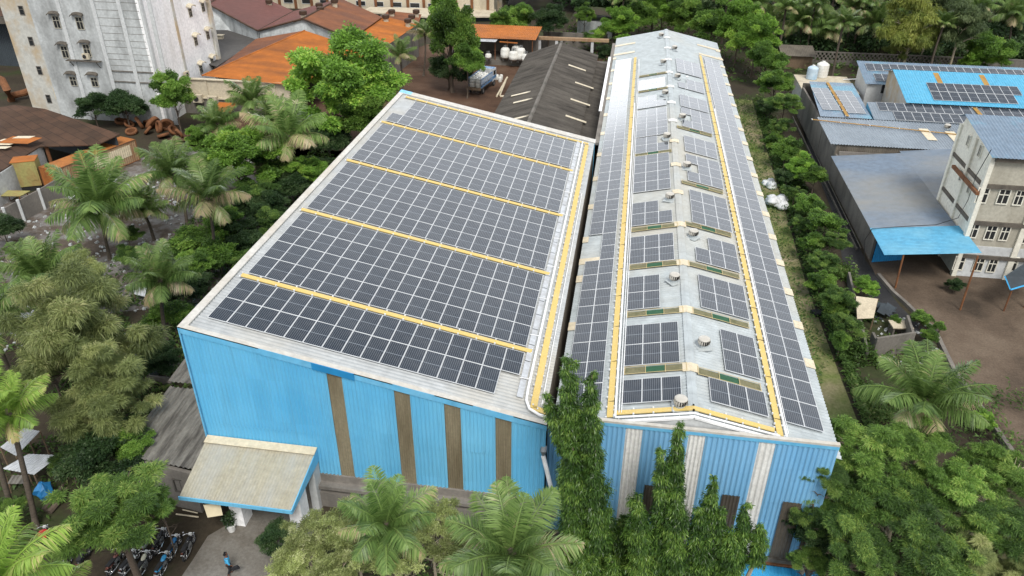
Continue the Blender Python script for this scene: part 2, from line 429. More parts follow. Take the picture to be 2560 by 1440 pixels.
M['palm_bark'] = m_stain('ringed_palm_bark', (0.105, 0.085, 0.065, 1), (0.05, 0.04, 0.03, 1), 0.8, 3, 0.95, (0.6, 0.6, 3), 8, 0.5)
M['terracotta'] = m_plain('pot_white_glaze', (0.70, 0.70, 0.68, 1), 0.5)
M['sack'] = m_stain('white_woven_sack', (0.72, 0.73, 0.73, 1), (0.45, 0.47, 0.47, 1), 0.5, 2.5, 0.75)
M['tarp_blue'] = m_plain('blue_tarpaulin', (0.02, 0.18, 0.42, 1), 0.5)
M['tarp_cream'] = m_stain('cream_tarpaulin', (0.56, 0.49, 0.36, 1), (0.32, 0.27, 0.19, 1), 0.6, 1.0, 0.75)
M['slab_cream'] = m_plain('cream_board', (0.56, 0.49, 0.33, 1), 0.7)

def m_panel():
    t = NT('solar_cells')
    tc = t.new('ShaderNodeTexCoord'); sp = t.new('ShaderNodeSeparateXYZ'); t.link(tc.outputs['UV'], sp.inputs[0])
    x, y = sp.outputs['X'], sp.outputs['Y']
    def lines(u, n, length, w):
        a = t.math('MULTIPLY', u, n/length)
        fr = t.math('FRACT', a)
        d = t.math('ABSOLUTE', t.math('SUBTRACT', fr, 0.5))
        return t.math('GREATER_THAN', d, 0.5 - w*n/length/2)
    lx = lines(x, 9, 1.094, 0.016)
    ly = lines(y, 24, 2.228, 0.006)
    mid = t.math('LESS_THAN', t.math('ABSOLUTE', t.math('SUBTRACT', y, 1.114)), 0.016)
    k = t.math('ADD', t.math('MULTIPLY', lx, 0.6), t.math('MULTIPLY', ly, 0.08))
    k = t.math('ADD', k, t.math('MULTIPLY', mid, 0.9), clamp=True)
    oi = t.new('ShaderNodeObjectInfo')
    cell = t.ramp(oi.outputs['Random'], [(0, (0.014, 0.021, 0.033, 1)), (1, (0.023, 0.032, 0.046, 1))])
    dust = t.noise(t.coord('Object'), 1.2, 5)
    cell = t.mixc(t.ramp(dust, [(0.4, (0, 0, 0)), (0.8, (0.10,)*3)]), cell, (0.28, 0.27, 0.24, 1))
    t.base(t.mixc(k, cell, (0.30, 0.34, 0.38, 1)))
    t.set(0.10, 0.0, 0.5)
    t.p.inputs['Coat Weight'].default_value = 0.0
    return t.mat
M['cells'] = m_panel()

def m_leaf(name, dark, light, rough=0.5, trans=0.42, tint=None):
    """leaf: colour runs dark..light by the leaf's own random value 'v'"""
    t = NT(name)
    at_ = t.new('ShaderNodeAttribute'); at_.attribute_name = 'v'
    stops = [(0.0, dark), (0.75, light), (1.0, tint or light)]
    c = t.ramp(at_.outputs['Fac'], stops)
    oi = t.new('ShaderNodeObjectInfo')
    hs = t.new('ShaderNodeHueSaturation')
    t.link(c, hs.inputs['Color']); hs.inputs['Saturation'].default_value = 0.92
    t.link(t.math('ADD', t.math('MULTIPLY', oi.outputs['Random'], 0.45), 0.92), hs.inputs['Value'])
    t.base(hs.outputs['Color']); t.set(rough, 0, 0.35)
    tr = t.new('ShaderNodeBsdfTranslucent'); t.link(hs.outputs['Color'], tr.inputs['Color'])
    mx = t.new('ShaderNodeMixShader'); mx.inputs[0].default_value = trans
    t.link(t.p.outputs[0], mx.inputs[1]); t.link(tr.outputs[0], mx.inputs[2]); t.link(mx.outputs[0], t.out.inputs[0])
    return t.mat
M['leaf'] = m_leaf('mid_green_leaves', (0.035, 0.085, 0.012, 1), (0.16, 0.31, 0.03, 1), tint=(0.30, 0.42, 0.06, 1))
M['leaf_bright'] = m_leaf('bright_green_leaves', (0.06, 0.145, 0.012, 1), (0.23, 0.44, 0.035, 1), tint=(0.38, 0.52, 0.06, 1))
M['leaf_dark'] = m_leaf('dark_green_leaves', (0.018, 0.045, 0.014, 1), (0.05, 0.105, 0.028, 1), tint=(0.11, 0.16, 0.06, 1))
M['leaf_olive'] = m_leaf('olive_needles', (0.115, 0.155, 0.045, 1), (0.31, 0.36, 0.115, 1), tint=(0.46, 0.46, 0.20, 1))
M['leaf_feather'] = m_leaf('feathery_green_leaves', (0.026, 0.066, 0.012, 1), (0.12, 0.235, 0.034, 1), tint=(0.27, 0.38, 0.06, 1))
M['leaf_acacia'] = m_leaf('light_feathery_leaves', (0.05, 0.115, 0.014, 1), (0.19, 0.35, 0.045, 1), tint=(0.36, 0.48, 0.09, 1))
M['leaf_pale'] = m_leaf('pale_yellow_green_leaves', (0.17, 0.21, 0.06, 1), (0.40, 0.47, 0.15, 1), tint=(0.56, 0.58, 0.30, 1))
M['leaf_mast'] = m_leaf('glossy_mast_tree_leaves', (0.016, 0.05, 0.006, 1), (0.075, 0.165, 0.016, 1), 0.35, 0.25, (0.17, 0.28, 0.035, 1))
M['leaf_euca'] = m_leaf('yellowish_willowy_leaves', (0.10, 0.14, 0.02, 1), (0.23, 0.27, 0.04, 1), tint=(0.33, 0.34, 0.07, 1))
M['leaf_grey'] = m_leaf('grey_green_willowy_leaves', (0.06, 0.10, 0.035, 1), (0.14, 0.20, 0.07, 1), tint=(0.20, 0.25, 0.10, 1))
M['frond'] = m_leaf('palm_fronds', (0.05, 0.11, 0.018, 1), (0.20, 0.31, 0.07, 1), 0.36, 0.35, (0.42, 0.33, 0.19, 1))
M['frond_lime'] = m_leaf('lime_palm_fronds', (0.10, 0.20, 0.015, 1), (0.26, 0.40, 0.05, 1), 0.42, 0.35, (0.45, 0.38, 0.16, 1))
M['weed'] = m_leaf('weeds', (0.035, 0.075, 0.012, 1), (0.10, 0.19, 0.03, 1), tint=(0.20, 0.24, 0.07, 1))
# ------------------------------------------------------------------ vegetation builders
def nrm(a):
    return a/np.maximum(np.linalg.norm(a, axis=1, keepdims=True), 1e-6)

def leaf_arrays(C, D, N, L, W, droop=0.15):
    """one four-cornered leaf per row: base, side, tip, side"""
    D = nrm(D); S_ = nrm(np.cross(D, N))
    n = len(C)
    V = np.empty((n, 4, 3))
    mid = C + D*(L*0.45)[:, None]
    V[:, 0] = C
    V[:, 1] = mid + S_*(W/2)[:, None]
    V[:, 2] = C + D*L[:, None] - np.array([0, 0, 1.0])*(L*droop)[:, None]
    V[:, 3] = mid - S_*(W/2)[:, None]
    return V

def quads_mesh(name, V, v, mats, midx=None):
    n = len(V)
    me = bpy.data.meshes.new(name)
    me.vertices.add(4*n); me.loops.add(4*n); me.polygons.add(n)
    me.vertices.foreach_set('co', np.ascontiguousarray(V, dtype=np.float32).ravel())
    me.loops.foreach_set('vertex_index', np.arange(4*n, dtype=np.int32))
    me.polygons.foreach_set('loop_start', np.arange(0, 4*n, 4, dtype=np.int32))
    me.polygons.foreach_set('loop_total', np.full(n, 4, dtype=np.int32))
    for m_ in mats: me.materials.append(m_)
    if midx is not None: me.polygons.foreach_set('material_index', midx.astype(np.int32))
    a = me.attributes.new('v', 'FLOAT', 'POINT')
    a.data.foreach_set('value', np.repeat(np.clip(v, 0, 1), 4).astype(np.float32))
    me.update(calc_edges=True); me.validate()
    return me

def crown_mesh(name, seed, mat, clumps, per, leaf=(0.28, 0.13), spread=(0.9, 0.5, -0.1), shell=0.55, droop=0.15, squash=0.8, vvar=0.25):
    """clumps: rows x,y,z,r. per: leaves for a clump of r=1"""
    g = np.random.default_rng(seed)
    Cs, Ds, Ns, Ls, Ws, vs = [], [], [], [], [], []
    for (x, y, z, r) in clumps:
        n = max(20, int(per*r**1.7))
        u = nrm(g.normal(size=(n, 3)))
        u[:, 2] = np.where(u[:, 2] < -0.35, -u[:, 2]*0.6, u[:, 2])
        rad = r*(shell + (1.08-shell)*g.random(n)**0.8)
        # lumpy outline
        lump = 1 + 0.22*np.sin(u[:, 0]*5+seed+x*3) + 0.18*np.sin(u[:, 1]*6+y*2) + 0.15*np.sin(u[:, 2]*7)
        P = u*(rad*lump)[:, None]; P[:, 2] *= squash
        P += (x, y, z)
        D = u*spread[0] + g.normal(size=(n, 3))*spread[1]; D[:, 2] += spread[2]
        N = u*0.5 + g.normal(size=(n, 3))*0.55; N[:, 2] += 0.7
        Cs.append(P); Ds.append(D); Ns.append(N)
        k = g.uniform(0.75, 1.3, n)
        Ls.append(leaf[0]*k); Ws.append(leaf[1]*k)
        vs.append(np.clip(g.uniform(0.05, 0.85) + g.normal(size=n)*vvar*0.7, 0, 1))
    C = np.concatenate(Cs)
    V = leaf_arrays(C, np.concatenate(Ds), nrm(np.concatenate(Ns)), np.concatenate(Ls), np.concatenate(Ws), droop)
    return quads_mesh(name, V, np.concatenate(vs), [mat])

def blob_clumps(seed, R_, n, r=(0.28, 0.45), lower=-0.45, flat=1.0):
    """clump centres filling an uneven crown of radius R_"""
    g = np.random.default_rng(seed); out = []
    lob = g.uniform(0.72, 1.12, 7)
    tries = 0
    while len(out) < n and tries < 4000:
        tries += 1
        u = g.normal(size=3); u /= np.linalg.norm(u)
        if u[2] < lower: continue
        ang = (math.atan2(u[1], u[0])/(2*PI)*7) % 7
        i = int(ang); f = ang-i
        k = lob[i]*(1-f)+lob[(i+1) % 7]*f
        rr = R_*k*g.uniform(0.30, 0.98)
        out.append((u[0]*rr, u[1]*rr, u[2]*rr*flat, R_*g.uniform(*r)))
    return out

CROWNS = {}
def make_crowns():
    for i in range(4):
        CROWNS['broad', i] = crown_mesh('broad_crown', 10+i, M['leaf'], blob_clumps(20+i, 4.0, 44, (0.14, 0.30)), 1500, (0.24, 0.125))
        CROWNS['bright', i] = crown_mesh('bright_crown', 30+i, M['leaf_bright'], blob_clumps(40+i, 4.0, 52, (0.12, 0.27)), 1600, (0.24, 0.12))
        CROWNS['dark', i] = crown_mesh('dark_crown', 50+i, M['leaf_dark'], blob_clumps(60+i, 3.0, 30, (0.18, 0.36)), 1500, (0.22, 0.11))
        CROWNS['shrub', i] = crown_mesh('shrub_crown', 70+i, M['leaf'], blob_clumps(80+i, 2.0, 30, (0.18, 0.38), -0.35), 2100, (0.17, 0.085))
        CROWNS['feather', i] = crown_mesh('feathery_crown', 90+i, M['leaf_feather'], blob_clumps(100+i, 3.0, 56, (0.08, 0.21), -0.3, 0.85), 3400, (0.30, 0.036), (0.9, 0.5, -0.15), 0.1, 0.35, 0.65, .32)
        CROWNS['acacia', i] = crown_mesh('light_feathery_crown', 190+i, M['leaf_acacia'], blob_clumps(200+i, 3.0, 50, (0.08, 0.21), -0.3, 0.8), 3400, (0.30, 0.038), (0.9, 0.5, -0.15), 0.1, 0.35, 0.6, .32)
        CROWNS['olive', i] = crown_mesh('needle_crown', 110+i, M['leaf_olive'], blob_clumps(120+i, 3.5, 70, (0.10, 0.22), -0.6, 1.1), 2600, (0.34, 0.035), (0.8, 0.45, -0.25), 0.2, 0.35, 0.7)
        CROWNS['pale', i] = crown_mesh('pale_crown', 130+i, M['leaf_pale'], blob_clumps(140+i, 2.2, 46, (0.09, 0.20), -0.1, 0.85), 2000, (0.17, 0.042), (0.7, 0.6, 0.15), 0.2, 0.2, 0.9, 0.3)
        CROWNS['euca', i] = crown_mesh('willowy_crown', 150+i, M['leaf_euca'], blob_clumps(160+i, 4.0, 56, (0.10, 0.23), -0.6, 1.2), 1500, (0.32, 0.07), (0.6, 0.5, -0.5), 0.2, 0.4, 0.9)
        CROWNS['grey', i] = crown_mesh('grey_willowy_crown', 170+i, M['leaf_grey'], blob_clumps(180+i, 4.0, 56, (0.10, 0.23), -0.6, 1.2), 1500, (0.32, 0.07), (0.6, 0.5, -0.5), 0.2, 0.4, 0.9)
NOMINAL = {'broad': 4.0, 'bright': 4.0, 'dark': 3.0, 'shrub': 2.0, 'feather': 3.0, 'acacia': 3.0, 'olive': 3.5, 'pale': 2.2, 'euca': 4.0, 'grey': 4.0}

def trunk_mb(p0, p1, r0, r1, seed=0, limbs=0, spread=2.0, up=1.5, lr=0.35, bend=0.06):
    """tapered trunk with limbs, in local space"""
    g = random.Random(seed); b = MB()
    p0 = Vector(p0); p1 = Vector(p1); L = (p1-p0).length
    pts = []
    ox, oy = g.uniform(-bend, bend)*L, g.uniform(-bend, bend)*L
    for i in range(6):
        t = i/5
        pts.append(p0.lerp(p1, t) + Vector((ox, oy, 0))*math.sin(t*PI))
    b.tube(pts, [r0*(1-t/5)+r1*t/5 for t in range(6)], 7)
    for k in range(limbs):
        t = g.uniform(0.45, 1.0); s0 = p0.lerp(p1, t) + Vector((ox, oy, 0))*math.sin(t*PI)
        a = k*2.4+g.uniform(-0.4, 0.4)
        e = s0 + Vector((math.cos(a)*spread*g.uniform(0.6, 1), math.sin(a)*spread*g.uniform(0.6, 1), up*g.uniform(0.4, 1.1)))
        m_ = s0.lerp(e, 0.5) + Vector((g.uniform(-.2, .2), g.uniform(-.2, .2), g.uniform(0, .3)))*spread*0.4
        b.tube([s0, m_, e], [r1*lr*2, r1*lr*1.3, r1*lr*0.35], 5)
        for q in range(2):
            a2 = a+g.uniform(-1, 1)
            e2 = m_ + Vector((math.cos(a2), math.sin(a2), g.uniform(0.2, 0.9)))*spread*0.55
            b.tube([m_, m_.lerp(e2, 0.5)+Vector((0, 0, .1)), e2], [r1*lr, r1*lr*0.7, r1*lr*0.2], 4)
    return b

TREE_I = [0]
def tree(kind, px, py, rpx, hc, label, name='tree', cat='tree', group=None, zs=1.0, base=None, bark='bark', trunk_r=None, xs=1.0, limbs=7):
    """tree whose crown is seen centred on pixel (px,py) with pixel radius rpx, crown centre hc above the ground"""
    TREE_I[0] += 1; i = TREE_I[0]
    z = hc
    for _ in range(3):
        c = at(px, py, z=z); z = hc + gz(c.x, c.y)
    d = proj(c)[2]
    rw = rpx*d/FOC
    g0 = gz(c.x, c.y)
    b = Vector((c.x, c.y, g0)) if base is None else base
    t = thing(name, label, cat, b, 0, group)
    rr = random.Random(i*13)
    sc = rw/NOMINAL[kind]
    o = bpy.data.objects.new('crown', CROWNS[kind, (i*7+i//3) % 4]); COL.objects.link(o)
    o.parent = t; o.location = c-b; o.scale = (sc*xs*rr.uniform(.9, 1.12), sc*xs*rr.uniform(.9, 1.12), sc*zs*rr.uniform(.92, 1.1)); o.rotation_euler = (rr.uniform(-.12, .12), rr.uniform(-.12, .12), rr.uniform(0, 6.28))
    tr = trunk_r or max(0.06, 0.045*rw)
    trunk_mb((0, 0, -0.3), c-b-Vector((0, 0, rw*zs*0.15)), tr, tr*0.55, i, limbs, rw*0.62, rw*0.55*zs).build('trunk', M[bark], t, True, False)
    return t

def shrub(px, py, rpx, label, kind='shrub', group=None, hc=None, zs=0.9, name='shrub', cat='shrub'):
    z = gp(px, py)
    d = proj(z)[2]
    return tree(kind, px, py, rpx, hc if hc is not None else rpx*d/FOC*0.55, label, name, cat, group, zs, limbs=4)

# ---- coconut palms
def palm_crown(seed, mat, nf=22, dead=0.25, length=4.3):
    g = np.random.default_rng(seed)
    Vs, vv = [], []
    for k in range(nf):
        q = (k+0.5)/nf                         # 0 = youngest spear, 1 = oldest hanging frond
        az = k*2.39996 + g.uniform(-0.25, 0.25)
        el = 1.38 - 1.30*q**1.1 + g.uniform(-0.14, 0.14)
        L = length*(0.72+0.36*math.sin(PI*min(1, q*0.8+0.18)))*g.uniform(0.9, 1.08)
        bend = 0.45+1.0*q+g.uniform(-0.15, 0.3)
        twist = g.uniform(-0.5, 0.5)
        n = 15
        P = [np.zeros(3)]; T = []
        for i in range(n):
            t = i/(n-1)
            e = el - bend*t**1.6
            d = np.array([math.cos(az)*math.cos(e), math.sin(az)*math.cos(e), math.sin(e)])
            T.append(d); P.append(P[-1]+d*L/n)
        P = np.array(P[:-1]); T = np.array(T)
        old = q > 1-dead
        vb = 0.40 + g.uniform(-0.28, 0.28)
        if old: vb = 0.74 + g.uniform(-0.2, 0.2)
        side0 = np.array([-math.sin(az+twist*0.2), math.cos(az+twist*0.2), 0])
        m = 92
        ts = np.linspace(0.12, 0.995, m)
        idx = ts*(n-1); i0 = np.minimum(idx.astype(int), n-2); f = (idx-i0)[:, None]
        B = P[i0]*(1-f)+P[i0+1]*f; TT = nrm(T[i0]*(1-f)+T[i0+1]*f)
        up = nrm(np.cross(TT, np.tile(side0, (m, 1)))); up = np.where(up[:, 2:3] < 0, -up, up)
        prof = np.sin(np.clip(ts*0.93+0.10, 0, 1)*PI)**0.55
        for sgn in (-1, 1):
            ll = L*0.27*prof*g.uniform(0.85, 1.12, m)
            D = side0[None, :]*sgn*1.0 + TT*(0.45+0.5*ts[:, None]) + up*(0.28 - 0.55*q) + g.normal(size=(m, 3))*0.14
            D[:, 2] -= 0.22+0.38*q
            V = leaf_arrays(B, D, up, ll, np.full(m, 0.068)*L/4.0*g.uniform(0.7, 1.3, m), 0.15+0.25*q)
            Vs.append(V)
            tip = np.where(ts > 0.75, (ts-0.75)*1.1, 0)
            brown = tip*(0.4+q) if not old else tip+0.1
            vv.append(np.clip(vb + brown + g.normal(size=m)*0.16, 0, 1))
        # rachis as two crossed ribbons
        w = np.linspace(0.075, 0.012, n)[:, None]
        for ax in (np.tile(side0, (n, 1)), np.tile([0, 0, 1.0], (n, 1))):
            a = P - ax*w; b = P + ax*w
            Vs.append(np.stack([a[:-1], a[1:], b[1:], b[:-1]], 1)); vv.append(np.full(n-1, 0.72 if not old else 0.85))
    return quads_mesh('palm_crown', np.concatenate(Vs), np.concatenate(vv), [mat])

PALMS = {}
def make_palms():
    for i in range(5): PALMS['green', i] = palm_crown(200+i, M['frond'])
    for i in range(2): PALMS['lime', i] = palm_crown(220+i, M['frond_lime'], 17, 0.12)
    for i in range(2): PALMS['dry', i] = palm_crown(240+i, M['frond'], 17, 0.5)

PALM_I = [0]
def palm(cx, cy, hc, rpx, label, base=None, kind='green', group='coconut palms', rot=None, tr=0.16):
    """coconut palm: heart of the crown at pixel (cx,cy), hc above ground; base pixel on the ground if seen"""
    PALM_I[0] += 1; i = PALM_I[0]
    c = at(cx, cy, z=hc)
    if base is not None:
        b = gp(*base)
        # keep the heart over its foot: same distance
        k = math.hypot(b.x, b.y)
        v = at(cx, cy, z=0); q = k/math.hypot(v.x, v.y)
        c = Vector(CAM.tolist()).lerp(v, q)
    else:
        b = Vector((c.x, c.y, gz(c.x, c.y)))
    t = thing('coconut_palm', label, 'palm tree', b, 0, group)
    d = proj(c)[2]
    nv = {'green': 5, 'lime': 2, 'dry': 2}[kind]
    o = bpy.data.objects.new('crown', PALMS[kind, i % nv]); COL.objects.link(o)
    o.parent = t; o.location = c-b
    s = rpx*d/FOC/4.0
    rq = random.Random(i*5); o.scale = (s, s, s*rq.uniform(.88, 1.1)); o.rotation_euler = (rq.uniform(-.16, .16), rq.uniform(-.16, .16), rot if rot is not None else i*1.7)
    trunk = MB(); pts = []
    g = random.Random(i)
    bx, by = g.uniform(-0.5, 0.5), g.uniform(-0.5, 0.5)
    for k in range(9):
        u = k/8
        pts.append(Vector((0, 0, -0.2)).lerp(c-b, u) + Vector((bx, by, 0))*math.sin(u*PI)*0.5)
    trunk.tube(pts, [tr*1.5]+[tr*(1.08-0.25*k/8) for k in range(1, 8)]+[tr*1.0], 8)
    trunk.lathe([(tr*0.9, -0.45), (tr*1.7, -0.1), (tr*1.5, 0.25), (tr*0.6, 0.5)], 8, c-b)
    trunk.build('trunk', M['palm_bark'], t, True, False)
    return t

def weeds_mesh(name, seed, areas, leaf=(0.45, 0.16), mat='weed', clump=0.5, hmax=0.7):
    """low plants covering plan polygons: areas = [(poly, count)]"""
    g = np.random.default_rng(seed); Cs = []; vs = []
    for poly, n in areas:
        P = np.array([(p[0], p[1]) for p in poly])
        lo, hi = P.min(0), P.max(0)
        got = 0
        while got < n:
            q = lo+(hi-lo)*g.random((n, 2))
            inside = np.zeros(len(q), bool)
            for i in range(len(P)):
                a = P[i]; b = P[(i+1) % len(P)]
                c1 = (a[1] > q[:, 1]) != (b[1] > q[:, 1])
                xx = (b[0]-a[0])*(q[:, 1]-a[1])/((b[1]-a[1]) if b[1] != a[1] else 1e-9)+a[0]
                inside ^= c1 & (q[:, 0] < xx)
            # leave bare patches
            f = np.sin(q[:, 0]*0.7+seed)+np.sin(q[:, 1]*0.9+q[:, 0]*0.4)
            q = q[inside & (f > -0.9)]
            q = q[:n-got]; got += len(q)
            h = np.abs(np.sin(q[:, 0]*1.3)*np.cos(q[:, 1]*1.1+0.6*q[:, 0]))*hmax*g.random(len(q))
            z = np.array([gz(a, b) for a, b in q])
            Cs.append(np.column_stack([q, z+h+0.02]))
            vs.append(np.clip(0.45+0.25*np.sin(q[:, 0]*0.8+q[:, 1]*0.5)+g.normal(size=len(q))*0.2, 0, 1))
            if len(q) == 0: break
    C = np.concatenate(Cs); n = len(C)
    D = g.normal(size=(n, 3)); D[:, 2] = np.abs(D[:, 2])*0.7+0.25
    N = g.normal(size=(n, 3))*0.5; N[:, 2] += 1
    k = g.uniform(0.6, 1.3, n)
    V = leaf_arrays(C, D, nrm(N), leaf[0]*k, leaf[1]*k, 0.3)
    me = quads_mesh(name, V, np.concatenate(vs), [M[mat]])
    o = bpy.data.objects.new(name, me); COL.objects.link(o)
    return tag(o, kind='stuff')
# ------------------------------------------------------------------ ground and yards
def m_ground(name, stops, scale=0.12, fine=3.0, rough=0.95, bump=0.4, spec=0.2, stretch=(1, 1, 1)):
    t = NT(name); v = t.coord('Object', stretch)
    f = t.noise(v, scale, 8, 0.65); f2 = t.noise(v, fine, 6, 0.7)
    c = t.ramp(f, stops)
    c = t.mixc(0.5, c, t.ramp(f2, [(0.3, (0.35, 0.35, 0.35)), (0.7, (1.15, 1.15, 1.15))]), 'MULTIPLY')
    t.base(c); t.set(rough, 0, spec); t.bump(f2, bump, 0.06)
    return t.mat
M['soil'] = m_ground('dark_soil', [(0.30, (0.030, 0.026, 0.018)), (0.5, (0.06, 0.048, 0.033)), (0.62, (0.045, 0.058, 0.022)), (0.75, (0.10, 0.075, 0.05))])
M['yard_brown'] = m_ground('wet_brown_gravel', [(0.33, (0.060, 0.046, 0.034)), (0.5, (0.135, 0.100, 0.072)), (0.68, (0.205, 0.160, 0.118))], 0.13, 6, 0.8)
M['yard_red'] = m_ground('red_brown_earth', [(0.3, (0.045, 0.026, 0.018)), (0.5, (0.115, 0.066, 0.042)), (0.7, (0.17, 0.115, 0.078))], 0.12, 4)
M['asphalt'] = m_ground('dark_lane_asphalt', [(0.3, (0.026, 0.027, 0.029)), (0.7, (0.05, 0.05, 0.052))], 0.2, 5, 0.8)
M['pave'] = m_ground('worn_concrete_pavement', [(0.3, (0.105, 0.086, 0.066)), (0.48, (0.20, 0.185, 0.16)), (0.7, (0.29, 0.28, 0.255))], 0.25, 5, 0.75)
M['rubble_g'] = m_ground('pale_rubble_ground', [(0.30, (0.05, 0.042, 0.028)), (0.45, (0.12, 0.095, 0.075)), (0.56, (0.24, 0.23, 0.22)), (0.66, (0.085, 0.062, 0.042))], 0.22, 2.5, 0.95, 0.9)
M['grass_g'] = m_ground('grassy_earth', [(0.34, (0.13, 0.19, 0.04)), (0.5, (0.22, 0.22, 0.095)), (0.68, (0.36, 0.29, 0.19))], 0.25, 4)

def grid_axis(lo, hi, step, far):
    a = [lo - far, lo-far*0.4, lo-far*0.1]
    x = lo
    while x <= hi: a.append(x); x += step
    return a + [hi+far*0.1, hi+far*0.4, hi+far]
xs_ = grid_axis(-120, 120, 4, 2500); ys_ = grid_axis(-20, 220, 4, 2500)
b = MB()
b.v = [(x, y, gz(x, y)) for y in ys_ for x in xs_]
nx = len(xs_)
b.f = [(j*nx+i, j*nx+i+1, (j+1)*nx+i+1, (j+1)*nx+i) for j in range(len(ys_)-1) for i in range(nx-1)]
b.m = [0]*len(b.f)
tag(b.build('ground', M['soil']), kind='structure')

def sheet(name, pts, mat, dz, sub=1):
    """flat surface lying dz above the ground"""
    me = bpy.data.meshes.new(name); bm = bmesh.new()
    vs = [bm.verts.new((p[0], p[1], 0)) for p in pts]
    bm.faces.new(vs)
    bmesh.ops.triangulate(bm, faces=bm.faces[:])
    if sub > 1:
        bmesh.ops.subdivide_edges(bm, edges=bm.edges[:], cuts=sub, use_grid_fill=True)
    for v in bm.verts: v.co.z = gz(v.co.x, v.co.y)+dz
    for f in bm.faces:
        if f.normal.z < 0: f.normal_flip()
    bm.normal_update()
    bm.to_mesh(me); bm.free()
    for p in me.polygons:
        pass
    me.materials.append(mat)
    o = bpy.data.objects.new(name, me); COL.objects.link(o)
    return tag(o, kind='structure')

kerb_px = [(2190, 690), (2228, 735), (2262, 765), (2306, 808), (2330, 828), (2348, 868), (2366, 905), (2378, 930)]
kerb = [gp(*q) for q in kerb_px]
kerb = [Vector((24.9, 72.5, 0))]+kerb+[Vector((kerb[-1].x+0.9, 44.5, gz(kerb[-1].x+.9, 44.5)))]
sheet('yard', [(p.x, p.y) for p in kerb]+[(85, 44.5), (85, 96), (25.2, 96)], M['yard_brown'], 0.012, 6)
lane_l = [gp(*q) for q in ((2000, 285), (2030, 400), (2092, 560), (2112, 690), (2165, 735))]
lane_r = [(p.x-0.45, p.y) for p in kerb[3:7]]
sheet('lane', [(p.x, p.y) for p in lane_l]+lane_r[::-1]+[(24.6, 72), (24.9, 95), (25.4, 122)], M['asphalt'], 0.010, 4)
pv = [gp(*q) for q in ((575, 1308), (650, 1330), (700, 1400), (655, 1440), (455, 1440), (482, 1400), (520, 1340))]
pav = [(p.x, p.y) for p in pv]
sheet('pavement', [pav[0], (-21.2, 33.0), (-17.0, 33.0), (-16.6, 28), pav[2], (-18.2, 22), (-23.2, 22), pav[4], pav[5], pav[6]], M['pave'], 0.014)
sheet('back_yard', [(-62, 92), (-24.5, 92), (-24.5, 79.6), (-4.5, 79.6), (-4.5, 150), (-40, 150), (-50, 120)], M['yard_red'], 0.008)
sheet('rubble_ground', [(-75, 48), (-60, 44), (-34, 55), (-32, 70), (-44, 90), (-58, 90), (-66, 80)], M['rubble_g'], 0.010)
vr = [gp(*q) for q in ((2150, 1070), (2085, 900), (2052, 810), (2018, 720), (1972, 560), (1930, 420), (1904, 330), (1880, 250))]
sheet('grass_verge', [(13.0, 40), (14.0, 40)]+[(p.x, p.y) for p in vr]+[(13.0, vr[-1].y)], M['grass_g'], 0.009, 3)

# ------------------------------------------------------------------ shed A: wide blue shed with one slope
TA = math.tan(0.2027); CA, SA = math.cos(0.2027), math.sin(0.2027)
AX0, AX1, AY0, AY1 = -24.05, -3.2, 33.1, 79.15
def za(x, d=0.0):
    """height of the panel plane over shed A, d metres above it"""
    return 12.40 - (x+23.1195)*TA + d
A = thing('wide_factory_shed', 'wide blue corrugated shed whose single slope roof is covered in solar panels', 'factory shed', (AX0, AY0, 0))
b = MB()   # front sheets between the brown strips
strips = [(-15.68, -14.80), (-11.78, -10.86), (-8.90, -7.95), (-5.95, -5.02)]
zb = 2.35
edges = [AX0]+[v for s_ in strips for v in s_]+[-3.05]
for i in range(0, len(edges), 2):
    x0, x1 = edges[i], edges[i+1]
    b.corr((x0, AY0, zb), (x1, AY0, zb), (x1, AY0, 5.6), (x0, AY0, 5.6), 0.24, 0.06)
    b.corr((x0, AY0-.02, 5.5), (x1, AY0-.02, 5.5), (x1, AY0-.02, za(x1, -0.25)), (x0, AY0-.02, za(x0, -0.25)), 0.24, 0.06)
b.build('front_wall', M['blue_wall'], A)
for x0, x1 in strips:
    b = MB(); b.corr((x0-.02, AY0+0.02, zb), (x1+.02, AY0+0.02, zb), (x1+.02, AY0+0.02, za(x1, -0.28)), (x0-.02, AY0+0.02, za(x0, -0.28)), 0.15, 0.03)
    b.build('translucent_strip', M['brown_strip'], A)
b = MB(); b.corr((AX0, AY1, 2.2), (AX0, AY0, 2.2), (AX0, AY0, za(AX0, -.25)), (AX0, AY1, za(AX0, -.25)), 0.25, 0.035); b.build('left_wall', M['blue_wall'], A)
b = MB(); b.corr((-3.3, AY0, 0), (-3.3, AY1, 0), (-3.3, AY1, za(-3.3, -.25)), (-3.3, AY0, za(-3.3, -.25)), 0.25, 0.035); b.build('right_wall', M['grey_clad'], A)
b = MB(); b.corr((AX1, AY1, 0), (AX0, AY1, 0), (AX0, AY1, za(AX0, -.25)), (AX1, AY1, za(AX1, -.25)), 0.25, 0.035); b.build('rear_wall', M['blue_wall'], A)
b = MB()
b.span((AX0-0.05, AY0-0.12, -1.2), (-17.25, AY0+0.3, 2.34)); b.span((-17.05, AY0-0.12, -3.4), (-3.0, AY0+0.3, 2.34))
b.span((AX0-0.1, AY0+0.3, 0), (AX0+0.25, AY1, 2.19))
b.span((-17.1, AY0-0.62, 1.55), (-2.2, AY0-0.125, 1.80)); b.span((-17.1, AY0-0.55, -3.4), (-3.0, AY0-0.13, 1.2))
b.build('plinth', M['concrete'], A)
b = MB()
b.corr((AX0, AY0-0.05, za(AX0, -.16)), (AX0, AY1, za(AX0, -.16)), (AX1, AY1, za(AX1, -.16)), (AX1, AY0-0.05, za(AX1, -.16)), 0.30, 0.07)
b.build('roof', M['roof_galv'], A)
b = MB()   # blue folded edge trim along the front, in lengths, one of them darker
